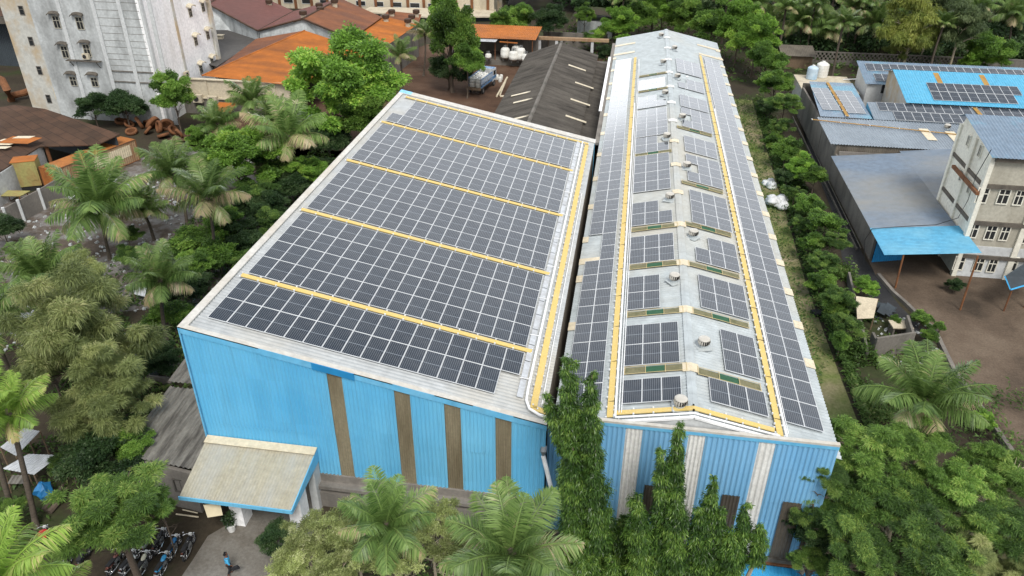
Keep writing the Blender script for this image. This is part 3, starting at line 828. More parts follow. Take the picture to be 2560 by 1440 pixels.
segs = [(-24.12, -19.5), (-19.5, -16.45), (-14.0, -11.8), (-11.8, -9.4), (-9.4, -7.2), (-7.2, -4.9), (-4.9, -3.02)]
for k, (x0, x1) in enumerate(segs):
    if k == 2: b.build('edge_trim', M['blue_trim'], A); b = MB()
    o_ = 0.012*(k % 2)
    b.add([(x0, AY0-0.10-o_, za(x0, -.05)), (x1, AY0-0.10-o_, za(x1, -.05)), (x1, AY0-0.10-o_, za(x1, -.48)), (x0, AY0-0.10-o_, za(x0, -.48)),
           (x0, AY0-0.045-o_, za(x0, -.05)), (x1, AY0-0.045-o_, za(x1, -.05)), (x1, AY0-0.045-o_, za(x1, -.48)), (x0, AY0-0.045-o_, za(x0, -.48))],
          [(3, 2, 1, 0), (4, 5, 6, 7), (0, 1, 5, 4), (2, 3, 7, 6), (1, 2, 6, 5), (3, 0, 4, 7)])
b.build('edge_trim', M['blue_trim'], A)
b = MB(); b.span((AX0-0.14, AY0-0.1, 2.36), (AX0-0.05, AY0+0.45, za(AX0, -.05))); b.build('corner_trim', M['blue_trim'], A)
b = MB(); x0, x1 = -16.45, -14.0
b.add([(x0, AY0-0.15, za(x0, -.05)), (x1, AY0-0.15, za(x1, -.05)), (x1, AY0-0.15, za(x1, -.50)), (x0, AY0-0.15, za(x0, -.50)),
       (x0, AY0-0.045, za(x0, -.05)), (x1, AY0-0.045, za(x1, -.05)), (x1, AY0-0.045, za(x1, -.50)), (x0, AY0-0.045, za(x0, -.50))],
      [(3, 2, 1, 0), (4, 5, 6, 7), (0, 1, 5, 4), (2, 3, 7, 6), (1, 2, 6, 5), (3, 0, 4, 7)])
tag(b.build('edge_trim', M['blue_deep'], A), 'darker blue length of edge trim')
b = MB()   # pale flashing on the roof rim
def rim(b, xa, ya, xb, yb, d0, d1):
    b.add([(xa, ya, za(xa, d0)), (xb, ya, za(xb, d0)), (xb, yb, za(xb, d0)), (xa, yb, za(xa, d0)), (xa, ya, za(xa, d1)), (xb, ya, za(xb, d1)), (xb, yb, za(xb, d1)), (xa, yb, za(xa, d1))],
          [(3, 2, 1, 0), (4, 5, 6, 7), (0, 1, 5, 4), (1, 2, 6, 5), (2, 3, 7, 6), (3, 0, 4, 7)])

rim(b, AX0-0.14, AY0-0.10, -3.02, AY0+0.26, -0.12, -0.046)
rim(b, AX0-0.14, AY0+0.26, AX0+0.30, AY1-0.9, -0.12, -0.043)
rim(b, AX0-0.14, AY1-0.9, -3.1, AY1+0.1, -0.12, -0.044)
b.build('roof_flashing', M['flash'], A)
b = MB(); rim(b, AX0-0.15, AY1-0.8, AX0+1.1, AY1+0.12, -0.05, -0.038); b.build('corner_patch', M['blue_trim'], A)
# porch
b = MB()
b.corr((-24.05, 33.0, 4.40), (-17.0, 33.0, 4.40), (-17.15, 29.05, 3.30), (-24.0, 29.05, 3.30), 0.20, 0.03)
pc = b.build('porch_canopy', M['porch_sheet'], A)
b = MB(); b.box((-20.5, 32.75, 4.44), (7.1, 0.55, 0.05), rx=0.22); b.build('flashing', M['cream_sky'], pc)
b = MB()
b.span((-24.05, 28.98, 3.05), (-17.1, 29.04, 3.31))
b.add([(-17.02, 33.0, 4.40), (-17.15, 29.05, 3.30), (-17.15, 29.05, 3.00), (-17.02, 33.0, 3.45), (-16.96, 33.0, 4.40), (-17.09, 29.05, 3.30), (-17.09, 29.05, 3.00), (-16.96, 33.0, 3.45)],
      [(0, 1, 2, 3), (7, 6, 5, 4), (0, 4, 5, 1), (2, 6, 7, 3), (1, 5, 6, 2), (3, 7, 4, 0)])
b.build('blue_edge', M['blue_wall'], pc)
for x0 in (-21.85, -18.0):
    b = MB(); b.span((x0, 30.2, -0.1), (x0+0.8, 31.2, 3.55)); b.build('porch_pillar', M['white_clean'], A)
b = MB(); b.span((-17.5, 32.2, 0), (-17.02, 33.0, 3.4)); b.build('porch_side_wall', M['white_wall'], A)

# downpipe leaning off the corner of the shed
e0 = at(1358, 1140, y=32.9); e1 = at(1384, 1245, y=32.3)
t = thing('downpipe', 'white downpipe with grey elbow leaning off the blue wall where the two sheds meet', 'pipe', (e1.x, e1.y, e1.z))
b = MB(); b.tube([e0, e1], 0.13, 10); b.build('pipe', M['pipe_white'], t)
b = MB(); b.tube([e0+Vector((0, .3, .45)), e0+Vector((0, 0, .35)), e0+Vector((0, 0, -.15))], 0.19, 10); b.build('elbow', M['steel'], t)

# ------------------------------------------------------------------ shed B: long shed with a ridge
TB, CB, SB = math.tan(0.214), math.cos(0.214), math.sin(0.214)
RX, RZ = 5.05, 8.95
BY0, BY1 = 34.15, 130.6
SL, SR = -8.08, 8.5
def pb(s, y, d=0.0):
    """point on the panel plane of shed B: s along the slope from the ridge (left negative)"""
    sg = 1 if s >= 0 else -1
    return Vector((RX + s*CB + sg*SB*d, y, RZ - abs(s)*SB + CB*d))
Bs = thing('long_factory_shed', 'long grey gabled shed with blue and white striped front and turbine vents along its ridge', 'factory shed', (RX, BY0, 0))
b = MB()
b.corr(pb(-0.001, BY0, -.16), pb(-0.001, BY1, -.16), pb(SL, BY1, -.16), pb(SL, BY0, -.16), 0.30, -0.07)
b.corr(pb(0.0, BY1, -.16), pb(0.0, BY0, -.16), pb(SR, BY0, -.16), pb(SR, BY1, -.16), 0.30, -0.07)
b.build('roof', M['roof_galv_b'], Bs)
b = MB()
for s0, s1 in ((-0.30, 0.0), (0.0, 0.30)):
    y = BY0
    while y < BY1:
        y2 = min(y+1.1, BY1)
        lift = 0.0 if int((y-BY0)/1.1) % 2 else 0.012
        b.slab([pb(s0, y, -.085+lift), pb(s1 if s1 else -0.0001, y, -.085+lift), pb(s1 if s1 else -0.0001, y2+.05, -.085+lift), pb(s0, y2+.05, -.085+lift)], 0.02)
        y = y2
b.build('ridge_cap', M['roof_galv_b'], Bs)
for k in range(14):
    y = 38.9+6.62*k
    b = MB()
    for s0, s1 in ((-0.5, -0.0001), (0.0001, 0.5)):
        b.slab([pb(s0, y-.42, -.03), pb(s1, y-.42, -.03), pb(s1, y+.42, -.03), pb(s0, y+.42, -.03)], 0.03)
    b.build('ridge_skylight', M['cream_sky'] if k < 7 else M['white_strip'], Bs)
# eave skylights on the right slope, and cream sheets on the left slope
for k in range(19):
    y = 42.5+4.55*k
    if y < 125:
        b = MB(); b.slab([pb(7.85, y, -.095), pb(8.52, y, -.095), pb(8.52, y+0.95, -.095), pb(7.85, y+0.95, -.095)], 0.02); b.build('eave_skylight', M['cream_sky'], Bs)
for k in range(12):
    y = 44.2+6.6*k
    b = MB(); b.slab([pb(-7.6, y, -.095), pb(-8.09, y, -.095), pb(-8.09, y+1.0, -.095), pb(-7.6, y+1.0, -.095)], 0.02); b.build('eave_skylight', M['cream_sky'], Bs)
for y in (53.6, 119.0, 124.6):
    s0, s1 = (-8.09, -6.35) if y < 60 else (-8.09, -4.9)
    b = MB(); b.slab([pb(s0, y, -.1), pb(s1, y, -.1), pb(s1, y+0.95, -.1), pb(s0, y+0.95, -.1)], 0.02); b.build('roof_skylight', M['cream_sky'], Bs)
    if y > 60:
        b = MB(); b.slab([pb(4.9, y+.5, -.1), pb(8.6, y+.5, -.1), pb(8.6, y+1.4, -.1), pb(4.9, y+1.4, -.1)], 0.02); b.build('roof_skylight', M['cream_sky'], Bs)
# walls
WF = 33.85
wx0, wx1 = -3.02, 12.85
ws = [(at(1565, 1072, y=WF).x, at(1607, 1078, y=WF).x), (at(1722, 1086, y=WF).x, at(1764, 1092, y=WF).x), (at(1898, 1105, y=WF).x, at(1940, 1110, y=WF).x)]
ed = [wx0]+[v for q in ws for v in q]+[wx1]
b = MB(); zb_ = -0.95
def ztop(x): return 8.32 - 0.012*(x+3)
for i in range(0, len(ed), 2):
    b.corr((ed[i], WF, zb_), (ed[i+1], WF, zb_), (ed[i+1], WF, 3.6), (ed[i], WF, 3.6), 0.28, 0.07)
    b.corr((ed[i], WF-.02, 3.5), (ed[i+1], WF-.02, 3.5), (ed[i+1], WF-.02, ztop(ed[i+1])), (ed[i], WF-.02, ztop(ed[i])), 0.28, 0.07)
b.build('front_wall', M['blue_wall_pale'], Bs)
for x0, x1 in ws:
    b = MB(); b.corr((x0, WF+.015, zb_), (x1, WF+.015, zb_), (x1, WF+.015, ztop(x1)), (x0, WF+.015, ztop(x0)), 0.26, 0.06); b.build('white_strip', M['white_strip'], Bs)
for (pa, pb_, pc_) in (((1612, 1210), (1642, 1290), 0), ((1806, 1234), (1800, 1318), 1.0), ((1958, 1252), (1925, 1390), 1.05)):
    q0 = at(*pa, y=WF-.06); q1 = at(*pb_, y=WF-.06)
    x0 = q0.x; x1 = x0+(pc_ or 0.9)
    b = MB(); b.corr((x0, WF-.11, q1.z), (x1, WF-.11, q1.z), (x1, WF-.11, q0.z), (x0, WF-.11, q0.z), 0.2, 0.03); b.build('dark_strip', M['dark_strip'], Bs)
b = MB()
b.span((wx0, WF-0.10, 8.20), (wx1+0.02, WF+0.14, 8.34)); b.build('parapet_cap', M['flash'], Bs)
b = MB(); b.span((wx0+.02, WF-0.105, 7.98), (wx1, WF-0.05, 8.199)); b.build('edge_trim', M['blue_trim'], Bs)
b = MB(); b.corr((wx1, WF, -3.4), (wx1, BY1, 0), (wx1, BY1, 7.0), (wx1, WF, 7.0), 0.25, 0.035); b.build('right_wall', M['blue_wall_pale'], Bs)
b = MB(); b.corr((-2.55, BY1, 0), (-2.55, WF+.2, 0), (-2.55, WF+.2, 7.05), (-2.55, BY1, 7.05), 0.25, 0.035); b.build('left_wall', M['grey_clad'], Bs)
b = MB()
b.add([(-2.55, BY1, 0), (wx1, BY1, 0), (wx1, BY1, 7.0), (RX, BY1, 8.7), (-2.55, BY1, 7.0)], [(4, 3, 2, 1, 0)])
b.build('gable_wall', M['white_wall'], Bs); b = MB()
b.add([(-2.55, BY0+.05, 0), (wx1, BY0+.05, 0), (wx1, BY0+.05, 7.0), (RX, BY0+.05, 8.72), (-2.55, BY0+.05, 7.0)], [(0, 1, 2, 3, 4)])
b.build('gable_wall', M['white_wall'], Bs)
b = MB(); b.span((wx0, WF-0.25, -3.9), (wx1+.05, WF+0.18, -0.97)); b.build('plinth', M['concrete_dark'], Bs)
b = MB()
for s0, s1 in ((-4.6, -0.0001), (0.0001, 4.6)):
    b.slab([pb(s0, BY0-.02, -.02), pb(s1, BY0-.02, -.02), pb(s1, BY0+.16, -.02), pb(s0, BY0+.16, -.02)], 0.14)
b.build('gable_flashing', M['pipe_white'], Bs)
b = MB(); b.box((-3.05, 105, 6.75), (0.55, 46, 0.28)); b.build('gutter', M['concrete'], Bs)
b = MB(); b.box((-3.35, 106, 6.93), (0.35, 26, 0.06)); b.build('gutter_lining', M['pipe_white'], Bs)
# net-covered bands of old sheet across the roof, between the panel blocks
bays = [38.95, 45.55, 52.2, 58.75, 67.4, 83.2]
def netband(y, s0, s1):
    g = MB(); r = MB()
    cuts = [s0 + (s1-s0)*q for q in (0.0, 0.34, 0.66, 1.0)]
    nb = None
    for k in range(3):
        a_, c_ = cuts[k], cuts[k+1]
        t = g if k == 1 else MB()
        t.corr(pb(a_, y-.33, -.07), pb(a_, y+.33, -.07), pb(c_, y+.33, -.07), pb(c_, y-.33, -.07), 0.13, 0.03 if s0 >= 0 else -0.03)
        if k != 1: nb = t.build('netted_band', M['net_straw'], Bs)
    for c_ in cuts:
        r.tube([pb(c_, y-.42, -.02), pb(c_, y, 0.0), pb(c_, y+.42, -.02)], 0.022, 5)
    for yy in (y-.36, y+.36):
        r.tube([pb(s0, yy, -.03), pb((s0+s1)/2, yy+.03, -.02), pb(s1, yy, -.03)], 0.018, 5)
    g.build('green_net', M['net_green'], nb); r.build('rope', M['rope'], nb)
for y in (38.95, 45.45, 52.15, 58.6): netband(y, -4.0, -0.25)
for y in (38.7, 45.5, 52.2, 59.1, 67.9, 83.3): netband(y, 0.45, 4.35)
netband(75.75, -4.0, -0.4); netband(98.0, -4.0, -0.4); netband(105.0, -4.0, -0.4)

# turbine vents on the ridge
def make_vent():
    v = thing('turbine_vent', 'x', 'roof vent', (0, 0, 0), 0, 'turbine vents along the ridge')
    b = MB(); b.lathe([(0.34, -0.35), (0.34, 0.16), (0.38, 0.18)], 18); b.box((0, 0, -0.10), (1.1, 1.1, 0.05)); b.build('neck', M['roof_galv_b'], v)
    b = MB()
    n = 16
    for k in range(n):
        a = 2*PI*k/n; a2 = a+0.20
        P = []
        for z, r in ((0.2, 0.42), (0.34, 0.48), (0.5, 0.47), (0.6, 0.40)):
            P.append((Vector((math.cos(a)*r, math.sin(a)*r, z)), Vector((math.cos(a2)*(r-.09), math.sin(a2)*(r-.09), z))))
        for i in range(3):
            b.quad(P[i][0], P[i][1], P[i+1][1], P[i+1][0])
    b.build('blades', M['vent_white'], v)
    b = MB(); b.lathe([(0.36, 0.2), (0.385, 0.4), (0.34, 0.58)], 14); b.build('throat', M['dark'], v)
    b = MB(); b.lathe([(0.42, 0.58), (0.45, 0.62), (0.40, 0.68), (0.22, 0.74), (0.05, 0.76)], 20); b.build('cap', M['vent_white'], v, True)
    return v
vent0 = make_vent(); vent0.scale = (.85, .85, .85)
vlist = [(-0.75, 35.2, 'nearest the striped front'), (0.95, 41.5, 'beside the second netted band'), (-0.75, 49.4, 'left of the ridge beside a block of four panels'), (1.0, 56.9, 'beside a five panel block right of the ridge'),
         (-0.8, 63.8, 'left of the ridge above the five panel block'), (1.05, 71.6, 'standing in the notch of a panel block'), (-0.8, 79.4, 'left of ridge halfway along the roof'), (1.1, 86.3, 'right of ridge beyond halfway'),
         (-0.75, 94.9, 'left of ridge in the far half beside white panels'), (1.0, 102.7, 'right of ridge in the far half in a notch'), (-0.8, 109.5, 'left of ridge just past the last panels'), (1.0, 117.8, 'right of ridge on the bare far end'), (-0.9, 125.6, 'last one at the far gable end')]
for i, (s, y, w) in enumerate(vlist):
    p = pb(s, y, -.02)
    lab = 'turbine vent on the long shed, '+w
    if i == 0: vent0.location = p; vent0['label'] = lab
    else: dup(vent0, p, i*0.3, lab)

# ------------------------------------------------------------------ yellow walkways and white pipes on the roofs
def walkway(pts, width, label, side, posts=1.2, name='roof_walkway', rise=0.0, mat='yellow', cat='walkway', group='yellow roof walkways'):
    """grating strip along pts (roof points), side = unit vector across"""
    t = thing(name, label, cat, pts[0], 0, group)
    up = Vector((0, 0, 1)); g = MB(); c = MB(); cl = []; sd = Vector(side)
    for a, e in zip(pts[:-1], pts[1:]):
        a = Vector(a); e = Vector(e)
        g.slab([a-sd*width/2+up*rise, e-sd*width/2+up*rise, e+sd*width/2+up*rise, a+sd*width/2+up*rise], 0.05)
        n = max(1, int((e-a).length/posts))
        for k in range(n+1):
            q = a.lerp(e, k/n)
            for sg in (-1, 1):
                cl.append(q+sd*sg*(width/2+.04)+up*rise)
    g.build('grating', M[mat], t)
    if len(cl) <= 100:
        for q in cl: MB().box(q, (0.09, 0.09, 0.10)).build('clamp', M['alu'], t)
    else:
        for q in cl: c.box(q, (0.09, 0.09, 0.10))
        tag(c.build('clamps', M['alu'], t), kind='stuff')
    return t
eA = Vector((CA, 0, -SA))
def pa(i, y, d=0.0):
    """point over shed A: i panel widths from the first column"""
    p = Vector((-23.1195, 34.4344, 12.4004)) + eA*(1.15*i) + Vector((0, y, 0)) + Vector((SA, 0, CA))*d
    return p
wlab = ['yellow walkway between the front two panel rows and the next block on the wide shed', 'second yellow walkway from the front across the wide shed roof', 'third yellow walkway from the front across the wide shed roof',
        'fourth yellow walkway from the front across the wide shed roof', 'yellow walkway behind all the panels at the far edge of the wide shed']
for k, y in enumerate((4.90, 14.80, 24.82, 34.86, 42.95)):
    walkway([pa(-0.22 if k < 4 else -0.1, y), pa(16.35 if k < 4 else 17.2, y)], 0.36, wlab[k], (0, 1, 0), 1.15)
yw = walkway([pa(17.05, 42.5), pa(17.05, -0.35)], 0.40, 'long yellow walkway down the low side of the wide shed roof beside a white pipe', (CA, 0, -SA), 1.0)
walkway([pa(17.0, -0.35), pa(19.0, -0.45)], 0.42, 'short yellow walkway turning right at the front corner of the wide shed', (0, 1, 0), 1.0)
t = thing('water_pipe', 'white cleaning water pipe bent round the front corner of the wide shed roof', 'pipe', pa(16.5, 0))
b = MB()
pp = [pa(16.62, 42.6, .12), pa(16.6, 20, .12), pa(16.58, 1.0, .12), pa(16.62, 0.0, .12), pa(16.85, -0.65, .12), pa(17.4, -0.95, .12), pa(18.9, -1.05, .12)]
b.tube(pp, 0.08, 8); b.build('main_pipe', M['pipe_white'], t)
b = MB(); b.tube([pa(17.42, 30, .1), pa(17.42, -0.05, .1), pa(18.6, -0.15, .1)], 0.03, 6)
for k in range(9): b.tube([pa(16.62, 2+4.6*k, .1), pa(16.05, 2+4.6*k, .02)], 0.025, 5)
b.build('branch_pipe', M['pipe_white'], t)
# channels between the panels and the pipe on shed A (grey cable tray)
t = thing('cable_tray', 'grey cable tray between the panels and the white pipe on the wide shed', 'cable tray', pa(16.3, 0))
b = MB()
for k in range(24): b.slab([pa(16.1, 0.3+1.78*k, -.02), pa(16.42, 0.3+1.78*k, -.02), pa(16.42, 1.98+1.78*k, -.02), pa(16.1, 1.98+1.78*k, -.02)], 0.03)
b.build('tray_cover', M['silver_sheet'], t)
sideB = {-1: Vector((CB, 0, SB)), 1: Vector((CB, 0, -SB))}
walkway([pb(-4.72, 34.6), pb(-4.72, 115.5)], 0.37, 'yellow walkway running the length of the left slope of the long shed', sideB[-1], 0.9)
walkway([pb(4.98, 34.6), pb(4.98, 118.5)], 0.37, 'yellow walkway running the length of the right slope of the long shed', sideB[1], 0.9)
t = walkway([pb(-4.5, 34.95), pb(-0.001, 34.95), pb(4.7, 34.95)], 0.36, 'yellow walkway going up and over the ridge at the front of the long shed', (0, 1, 0), 0.9)
for sg, w in ((-1, 'left'), (1, 'right')):
    t = thing('water_pipe', 'white water pipe beside the yellow walkway on the %s slope of the long shed' % w, 'pipe', pb(sg*4.4, 35))
    b = MB(); s0 = -4.40 if sg < 0 else 5.30
    b.tube([pb(s0, 34.5, .06), pb(s0, 93, .06)], 0.07, 8)
    b.tube([pb(s0+0.2*(1 if sg < 0 else 0.8), 34.9, .03), pb(s0+0.2*(1 if sg < 0 else .8), 114, .03)], 0.03, 6)
    b.tube([pb(s0+0.34*(1 if sg < 0 else -.0), 34.9, .02), pb(s0+0.34*(1 if sg < 0 else -.0), 114, .02)], 0.025, 6)
    b.build('main_pipe', M['pipe_white'], t)
    b = MB()
    for k in range(20): b.tube([pb(s0, 36+4*k, .04), pb(s0+sg*(-1.3 if sg > 0 else 1.0)*0.5, 36+4*k, -.02)], 0.02, 5)
    b.build('branch_pipe', M['cable'], t)
t = thing('water_pipe', 'white pipe following the gable at the front edge of the long shed', 'pipe', pb(0, 34.3))
b = MB(); b.tube([pb(-4.4, 34.45, .06), pb(-0.001, 34.4, .06), pb(4.9, 34.45, .06)], 0.06, 8)
for k in range(11):
    s = -4.2+k*0.85; b.tube([pb(s, 34.42, .06), pb(s, 34.42, -.12)], 0.02, 5)
b.build('main_pipe', M['pipe_white'], t)
# light standard thin pole on the right slope
q = pb(1.35, 91.5)
t = thing('lightning_rod', 'thin white rod standing among panels on the long shed right slope', 'rod', q)
b = MB(); b.tube([q, q+Vector((0.1, -0.3, 3.4))], 0.03, 6); b.build('rod', M['alu'], t)
b = MB(); b.lathe([(0.02, 0), (0.14, .06), (0.14, .14), (0.02, .2)], 10, q+Vector((0.1, -.3, 3.35))); b.build('tip', M['pipe_white'], t)

# ------------------------------------------------------------------ solar panels
PW, PL = 1.134, 2.268
def panel_mesh():
    g = MB(); g.span((0.02, 0.02, -0.030), (PW-0.02, PL-0.02, -0.002)); f = MB()
    for a_, c_ in (((0, 0), (PW, .026)), ((0, PL-.026), (PW, PL)), ((0, .026), (.026, PL-.026)), ((PW-.026, .026), (PW, PL-.026))):
        f.span((a_[0], a_[1], -.038), (c_[0], c_[1], 0.004))
    return g, f
pg, pf = panel_mesh()
pan0 = pg.build('solar_panel', M['cells']); fr0 = pf.build('frame', M['alu'])
pan_me, fr_me = pan0.data, fr0.data
bpy.data.objects.remove(pan0); bpy.data.objects.remove(fr0)

PAN = []    # (origin, x axis, y axis, z axis, label)
def addp(o, ex, ey, lab):
    ez = ex.cross(ey).normalized()
    PAN.append((o, ex.normalized(), ey.normalized(), ez, lab))
rowsA = [(0.0, 0, 15), (2.2813, 0, 16)]+[(bb+2.2813*k, 0, 16) for bb in (5.2669, 15.2298, 25.2906) for k in range(4)]+[(35.40, 0, 16), (35.40+2.2813, 1, 16), (35.40+4.5626, 1, 16)]
wo = ['front', 'second', 'third', 'fourth', 'fifth', 'sixth', 'seventh', 'eighth', 'ninth', 'tenth', 'eleventh', 'twelfth', 'thirteenth', 'fourteenth', 'third last', 'second last', 'last']
for r_, (y, i0, i1) in enumerate(rowsA):
    for i in range(i0, i1):
        lab = '%s solar panel from the left in the %s row on the wide shed' % (ORD[i-i0+1], wo[r_])
        addp(pa(i, y), eA, Vector((0, 1, 0)), lab)
eBL, eBR, eY = Vector((CB, 0, SB)), Vector((CB, 0, -SB)), Vector((0, 1, 0))
def blockB(side, s0, y0, cells, what):
    """cells: (col,row) list; what: words naming the block"""
    nm = {0: 'left', 1: 'middle', 2: 'right'}
    for c_, r_ in cells:
        o = pb(s0+1.145*c_+(0.0 if s0 > 0 else 0.0), y0+2.2813*r_)
        lab = '%s solar panel, row %s, of the %s' % (nm[c_], ['one', 'two', 'three', 'four'][r_], what)
        addp(o, eBR if side > 0 else eBL, eY, lab)
def full(c, r): return [(i, j) for j in range(r) for i in range(c)]
blockB(-1, -4.05, 35.72, full(3, 1), 'front three panel block, long shed left slope')
blockB(-1, -4.05, 39.42, full(3, 2), 'six panel block behind the first netting, left slope')
blockB(-1, -4.05, 46.0, full(2, 2), 'four panel block, long shed left slope')
blockB(-1, -4.05, 52.6, full(3, 2), 'six panel block behind the third netting, left slope')
blockB(-1, -4.05, 59.25, [(0, 0), (1, 0), (2, 0), (0, 1), (1, 1)], 'five panel block, long shed left slope')
blockB(-1, -4.05, 66.2, full(3, 4), 'twelve panel block, long shed left slope')
blockB(-1, -4.05, 76.1, [(0, 0), (1, 0), (2, 0), (0, 1), (1, 1)], 'notched block past the twelve panel block, left slope')
blockB(-1, -4.05, 80.95, full(3, 4), 'far twelve panel block, long shed left slope')
blockB(-1, -4.05, 90.9, [(0, 0), (1, 0), (2, 0), (0, 1), (1, 1)], 'far notched block, long shed left slope')
blockB(-1, -4.05, 98.3, full(3, 2), 'last block of the left slope')
blockB(1, 1.08, 36.0, full(3, 1), 'front three panel block, long shed right slope')
blockB(1, 1.08, 39.5, [(1, 0), (2, 0), (1, 1), (2, 1)], 'four panel block, long shed right slope')
blockB(1, 1.08, 46.25, full(3, 2), 'six panel block, long shed right slope')
blockB(1, 1.08, 52.85, [(0, 0), (1, 0), (2, 0), (1, 1), (2, 1)], 'five panel block, long shed right slope')
blockB(1, 1.08, 59.6, full(3, 3), 'nine panel block, long shed right slope')
blockB(1, 1.08, 68.6, [(0, 0), (1, 0), (2, 0), (1, 1), (2, 1), (0, 2), (1, 2), (2, 2)], 'notched block with a vent, right slope')
blockB(1, 1.08, 76.3, full(3, 2), 'far six panel block, right slope')
blockB(1, 1.08, 83.9, [(0, 0), (1, 0), (2, 0), (1, 1), (2, 1), (0, 2), (1, 2), (2, 2)], 'far notched block, right slope')
blockB(1, 1.08, 91.2, full(3, 2), 'block beyond the rod, right slope')
blockB(1, 1.08, 98.9, [(0, 0), (1, 0), (2, 0), (1, 1), (2, 1)], 'last notched block, right slope')
blockB(1, 1.08, 106.1, full(3, 3), 'last block of the right slope')
def stripB(side, s0, y0, rows, cols, base):
    for r_ in range(rows):
        for c_ in cols:
            o = pb(s0+1.145*c_, y0+2.2813*r_)
            lr = 'left' if c_ == 0 else 'right'
            n = base+r_
            lab = '%s solar panel of pair %s from the front, %s strip of the long shed' % (lr, (ORD[n] if n <= 20 else 'number %d' % n), 'left eave' if side < 0 else 'right eave')
            addp(o, eBR if side > 0 else eBL, eY, lab)
stripB(1, 5.48, 36.0, 36, (0, 1), 1)
stripB(-1, -7.56, 35.6, 8, (0, 1), 1)
stripB(-1, -7.56, 53.9, 2, (1,), 9)
stripB(-1, -7.56, 58.5, 25, (0, 1), 11)
SHED_PANELS = len(PAN)
# ------------------------------------------------------------------ right: zinc roofed works
def r1z(x): return 3.40+0.112*(x-24.3)
W1 = thing('zinc_roof_shed', 'grey zinc roofed shed with a sky blue awning in front of the brown yard', 'shed', (25, 72, 0))
b = MB(); b.corr((24.3, 91.6, 3.4), (24.3, 72.2, 3.4), (32.0, 72.2, r1z(32.0)), (32.0, 91.6, r1z(32.0)), 0.30, 0.06)
b.corr((32.0, 92.3, r1z(32)), (32.0, 78.6, r1z(32)), (42, 78.6, r1z(42)), (42, 92.3, r1z(42)), 0.28, 0.03); b.build('roof', M['zinc'], W1)
b = MB(); b.corr((24.3, 72.3, 3.375), (24.3, 66.7, 3.375), (32.4, 66.7, r1z(32.4)-.025), (32.4, 72.3, r1z(32.4)-.025), 0.30, 0.06); b.build('awning', M['blue_awning'], W1)
b = MB(); b.span((25.0, 72.2, 0), (25.25, 101.0, 3.4)); b.span((25.25, 91.9, 0), (42, 92.1, 3.9)); b.build('wall', M['concrete'], W1)
b = MB(); b.corr((25.1, 71.6, 0), (28.2, 72.6, 0), (28.2, 72.6, 3.3), (25.1, 71.6, 3.3), 0.25, 0.04); b.build('rolling_shutter', M['blue_deep'], W1)
for q0, q1 in (((2238, 720), (2259, 637)), ((2400, 775), (2445, 640))):
    g0 = gp(*q0); d = math.hypot(g0.x, g0.y); v = at(*q1, z=0); tp = Vector(CAM.tolist()).lerp(v, d/math.hypot(v.x, v.y))
    b = MB(); b.tube([g0, tp], 0.09, 8); b.build('post', M['rust_steel'], W1)
W2 = thing('low_zinc_shed', 'pale zinc roofed shed with cream skylights and brown cladding below its eave', 'shed', (25, 96, 0))
b = MB(); b.corr((24.2, 92.3, 4.62), (46, 92.3, 4.62), (46, 101.6, 4.85), (24.2, 101.6, 4.85), 0.33, 0.07); b.build('roof', M['zinc_light'], W2)
b = MB(); b.corr((24.9, 92.55, 3.2), (40, 92.55, 3.2), (40, 92.55, 4.58), (24.9, 92.55, 4.58), 0.22, 0.035); b.build('cladding', M['grey_clad'], W2)
b = MB(); b.span((24.95, 101.0, 0), (25.2, 117, 4.3)); b.span((24.97, 92.7, 3.4), (25.2, 101, 4.5)); b.build('wall', M['concrete'], W2)
for px, py in ((2318, 335), (2385, 342)):
    q = at(px, py, z=4.78); b = MB(); b.slab([q+Vector((-.55, -2.2, .02)), q+Vector((.55, -2.2, .02)), q+Vector((.5, 1.7, .10)), q+Vector((-.6, 1.7, .10))], .02); b.build('skylight', M['cream_sky'], W2)
q = at(2367, 322, z=4.85)
v = dup(vent0, q, 0.4, 'pale turbine vent on the low zinc shed roof beside cream skylights', 'turbine vents along the ridge', 0.85); v['group'] = 'turbine vents'
walkway([at(2030, 299, z=4.95), at(2400, 337, z=4.9)], 0.22, 'thin rusty walkway crossing the low zinc shed roof', (0, 1, 0), 3, 'roof_walkway', 0.05, 'rust_walk', group='rusty roof walkways')
W3 = thing('blue_edged_shed', 'low shed with faded blue sheet edges carrying pale solar panels beside the tank house', 'shed', (25, 104, 0))
b = MB(); b.corr((24.6, 101.7, 4.95), (31.0, 101.7, 4.95), (31.6, 116.5, 5.35), (25.6, 116.5, 5.35), 0.3, 0.03); b.build('roof', M['zinc_blue'], W3)
b = MB(); b.span((24.95, 117.0, 0), (31.4, 117.25, 4.9)); b.build('wall', M['concrete_dark'], W3)
b = MB(); b.corr((31.35, 101.4, 4.0), (31.2, 106.3, 4.4), (31.2, 106.3, 5.7), (31.35, 101.4, 4.9), 0.3, 0.03); b.build('side_sheet', M['blue_awning'], W3)
W4 = thing('panel_strip_shed', 'long grey sheet roof carrying two rows of solar panels in front of the blue roof', 'shed', (31, 101.6, 0))
b = MB(); b.corr((31.2, 101.7, 4.9), (64, 101.7, 4.9), (64, 106.4, 5.75), (31.2, 106.4, 5.75), 0.3, 0.03); b.build('roof', M['zinc_light'], W4)
b = MB(); b.span((31.6, 106.0, 0), (64, 106.2, 5.6)); b.build('wall', M['concrete_dark'], W4)
W5 = thing('blue_roof_shed', 'white walled shed under a sky blue corrugated roof with a dark block of solar panels', 'shed', (36, 106, 0))
b = MB(); b.corr((36.0, 106.0, 6.0), (66, 106.0, 6.0), (66, 114.8, 8.0), (36.0, 114.8, 8.0), 0.33, 0.04)
b.corr((66, 117.6, 7.2), (35.6, 117.6, 7.2), (35.6, 114.8, 8.0), (66, 114.8, 8.0), 0.33, 0.04); b.build('roof', M['blue_roof'], W5)
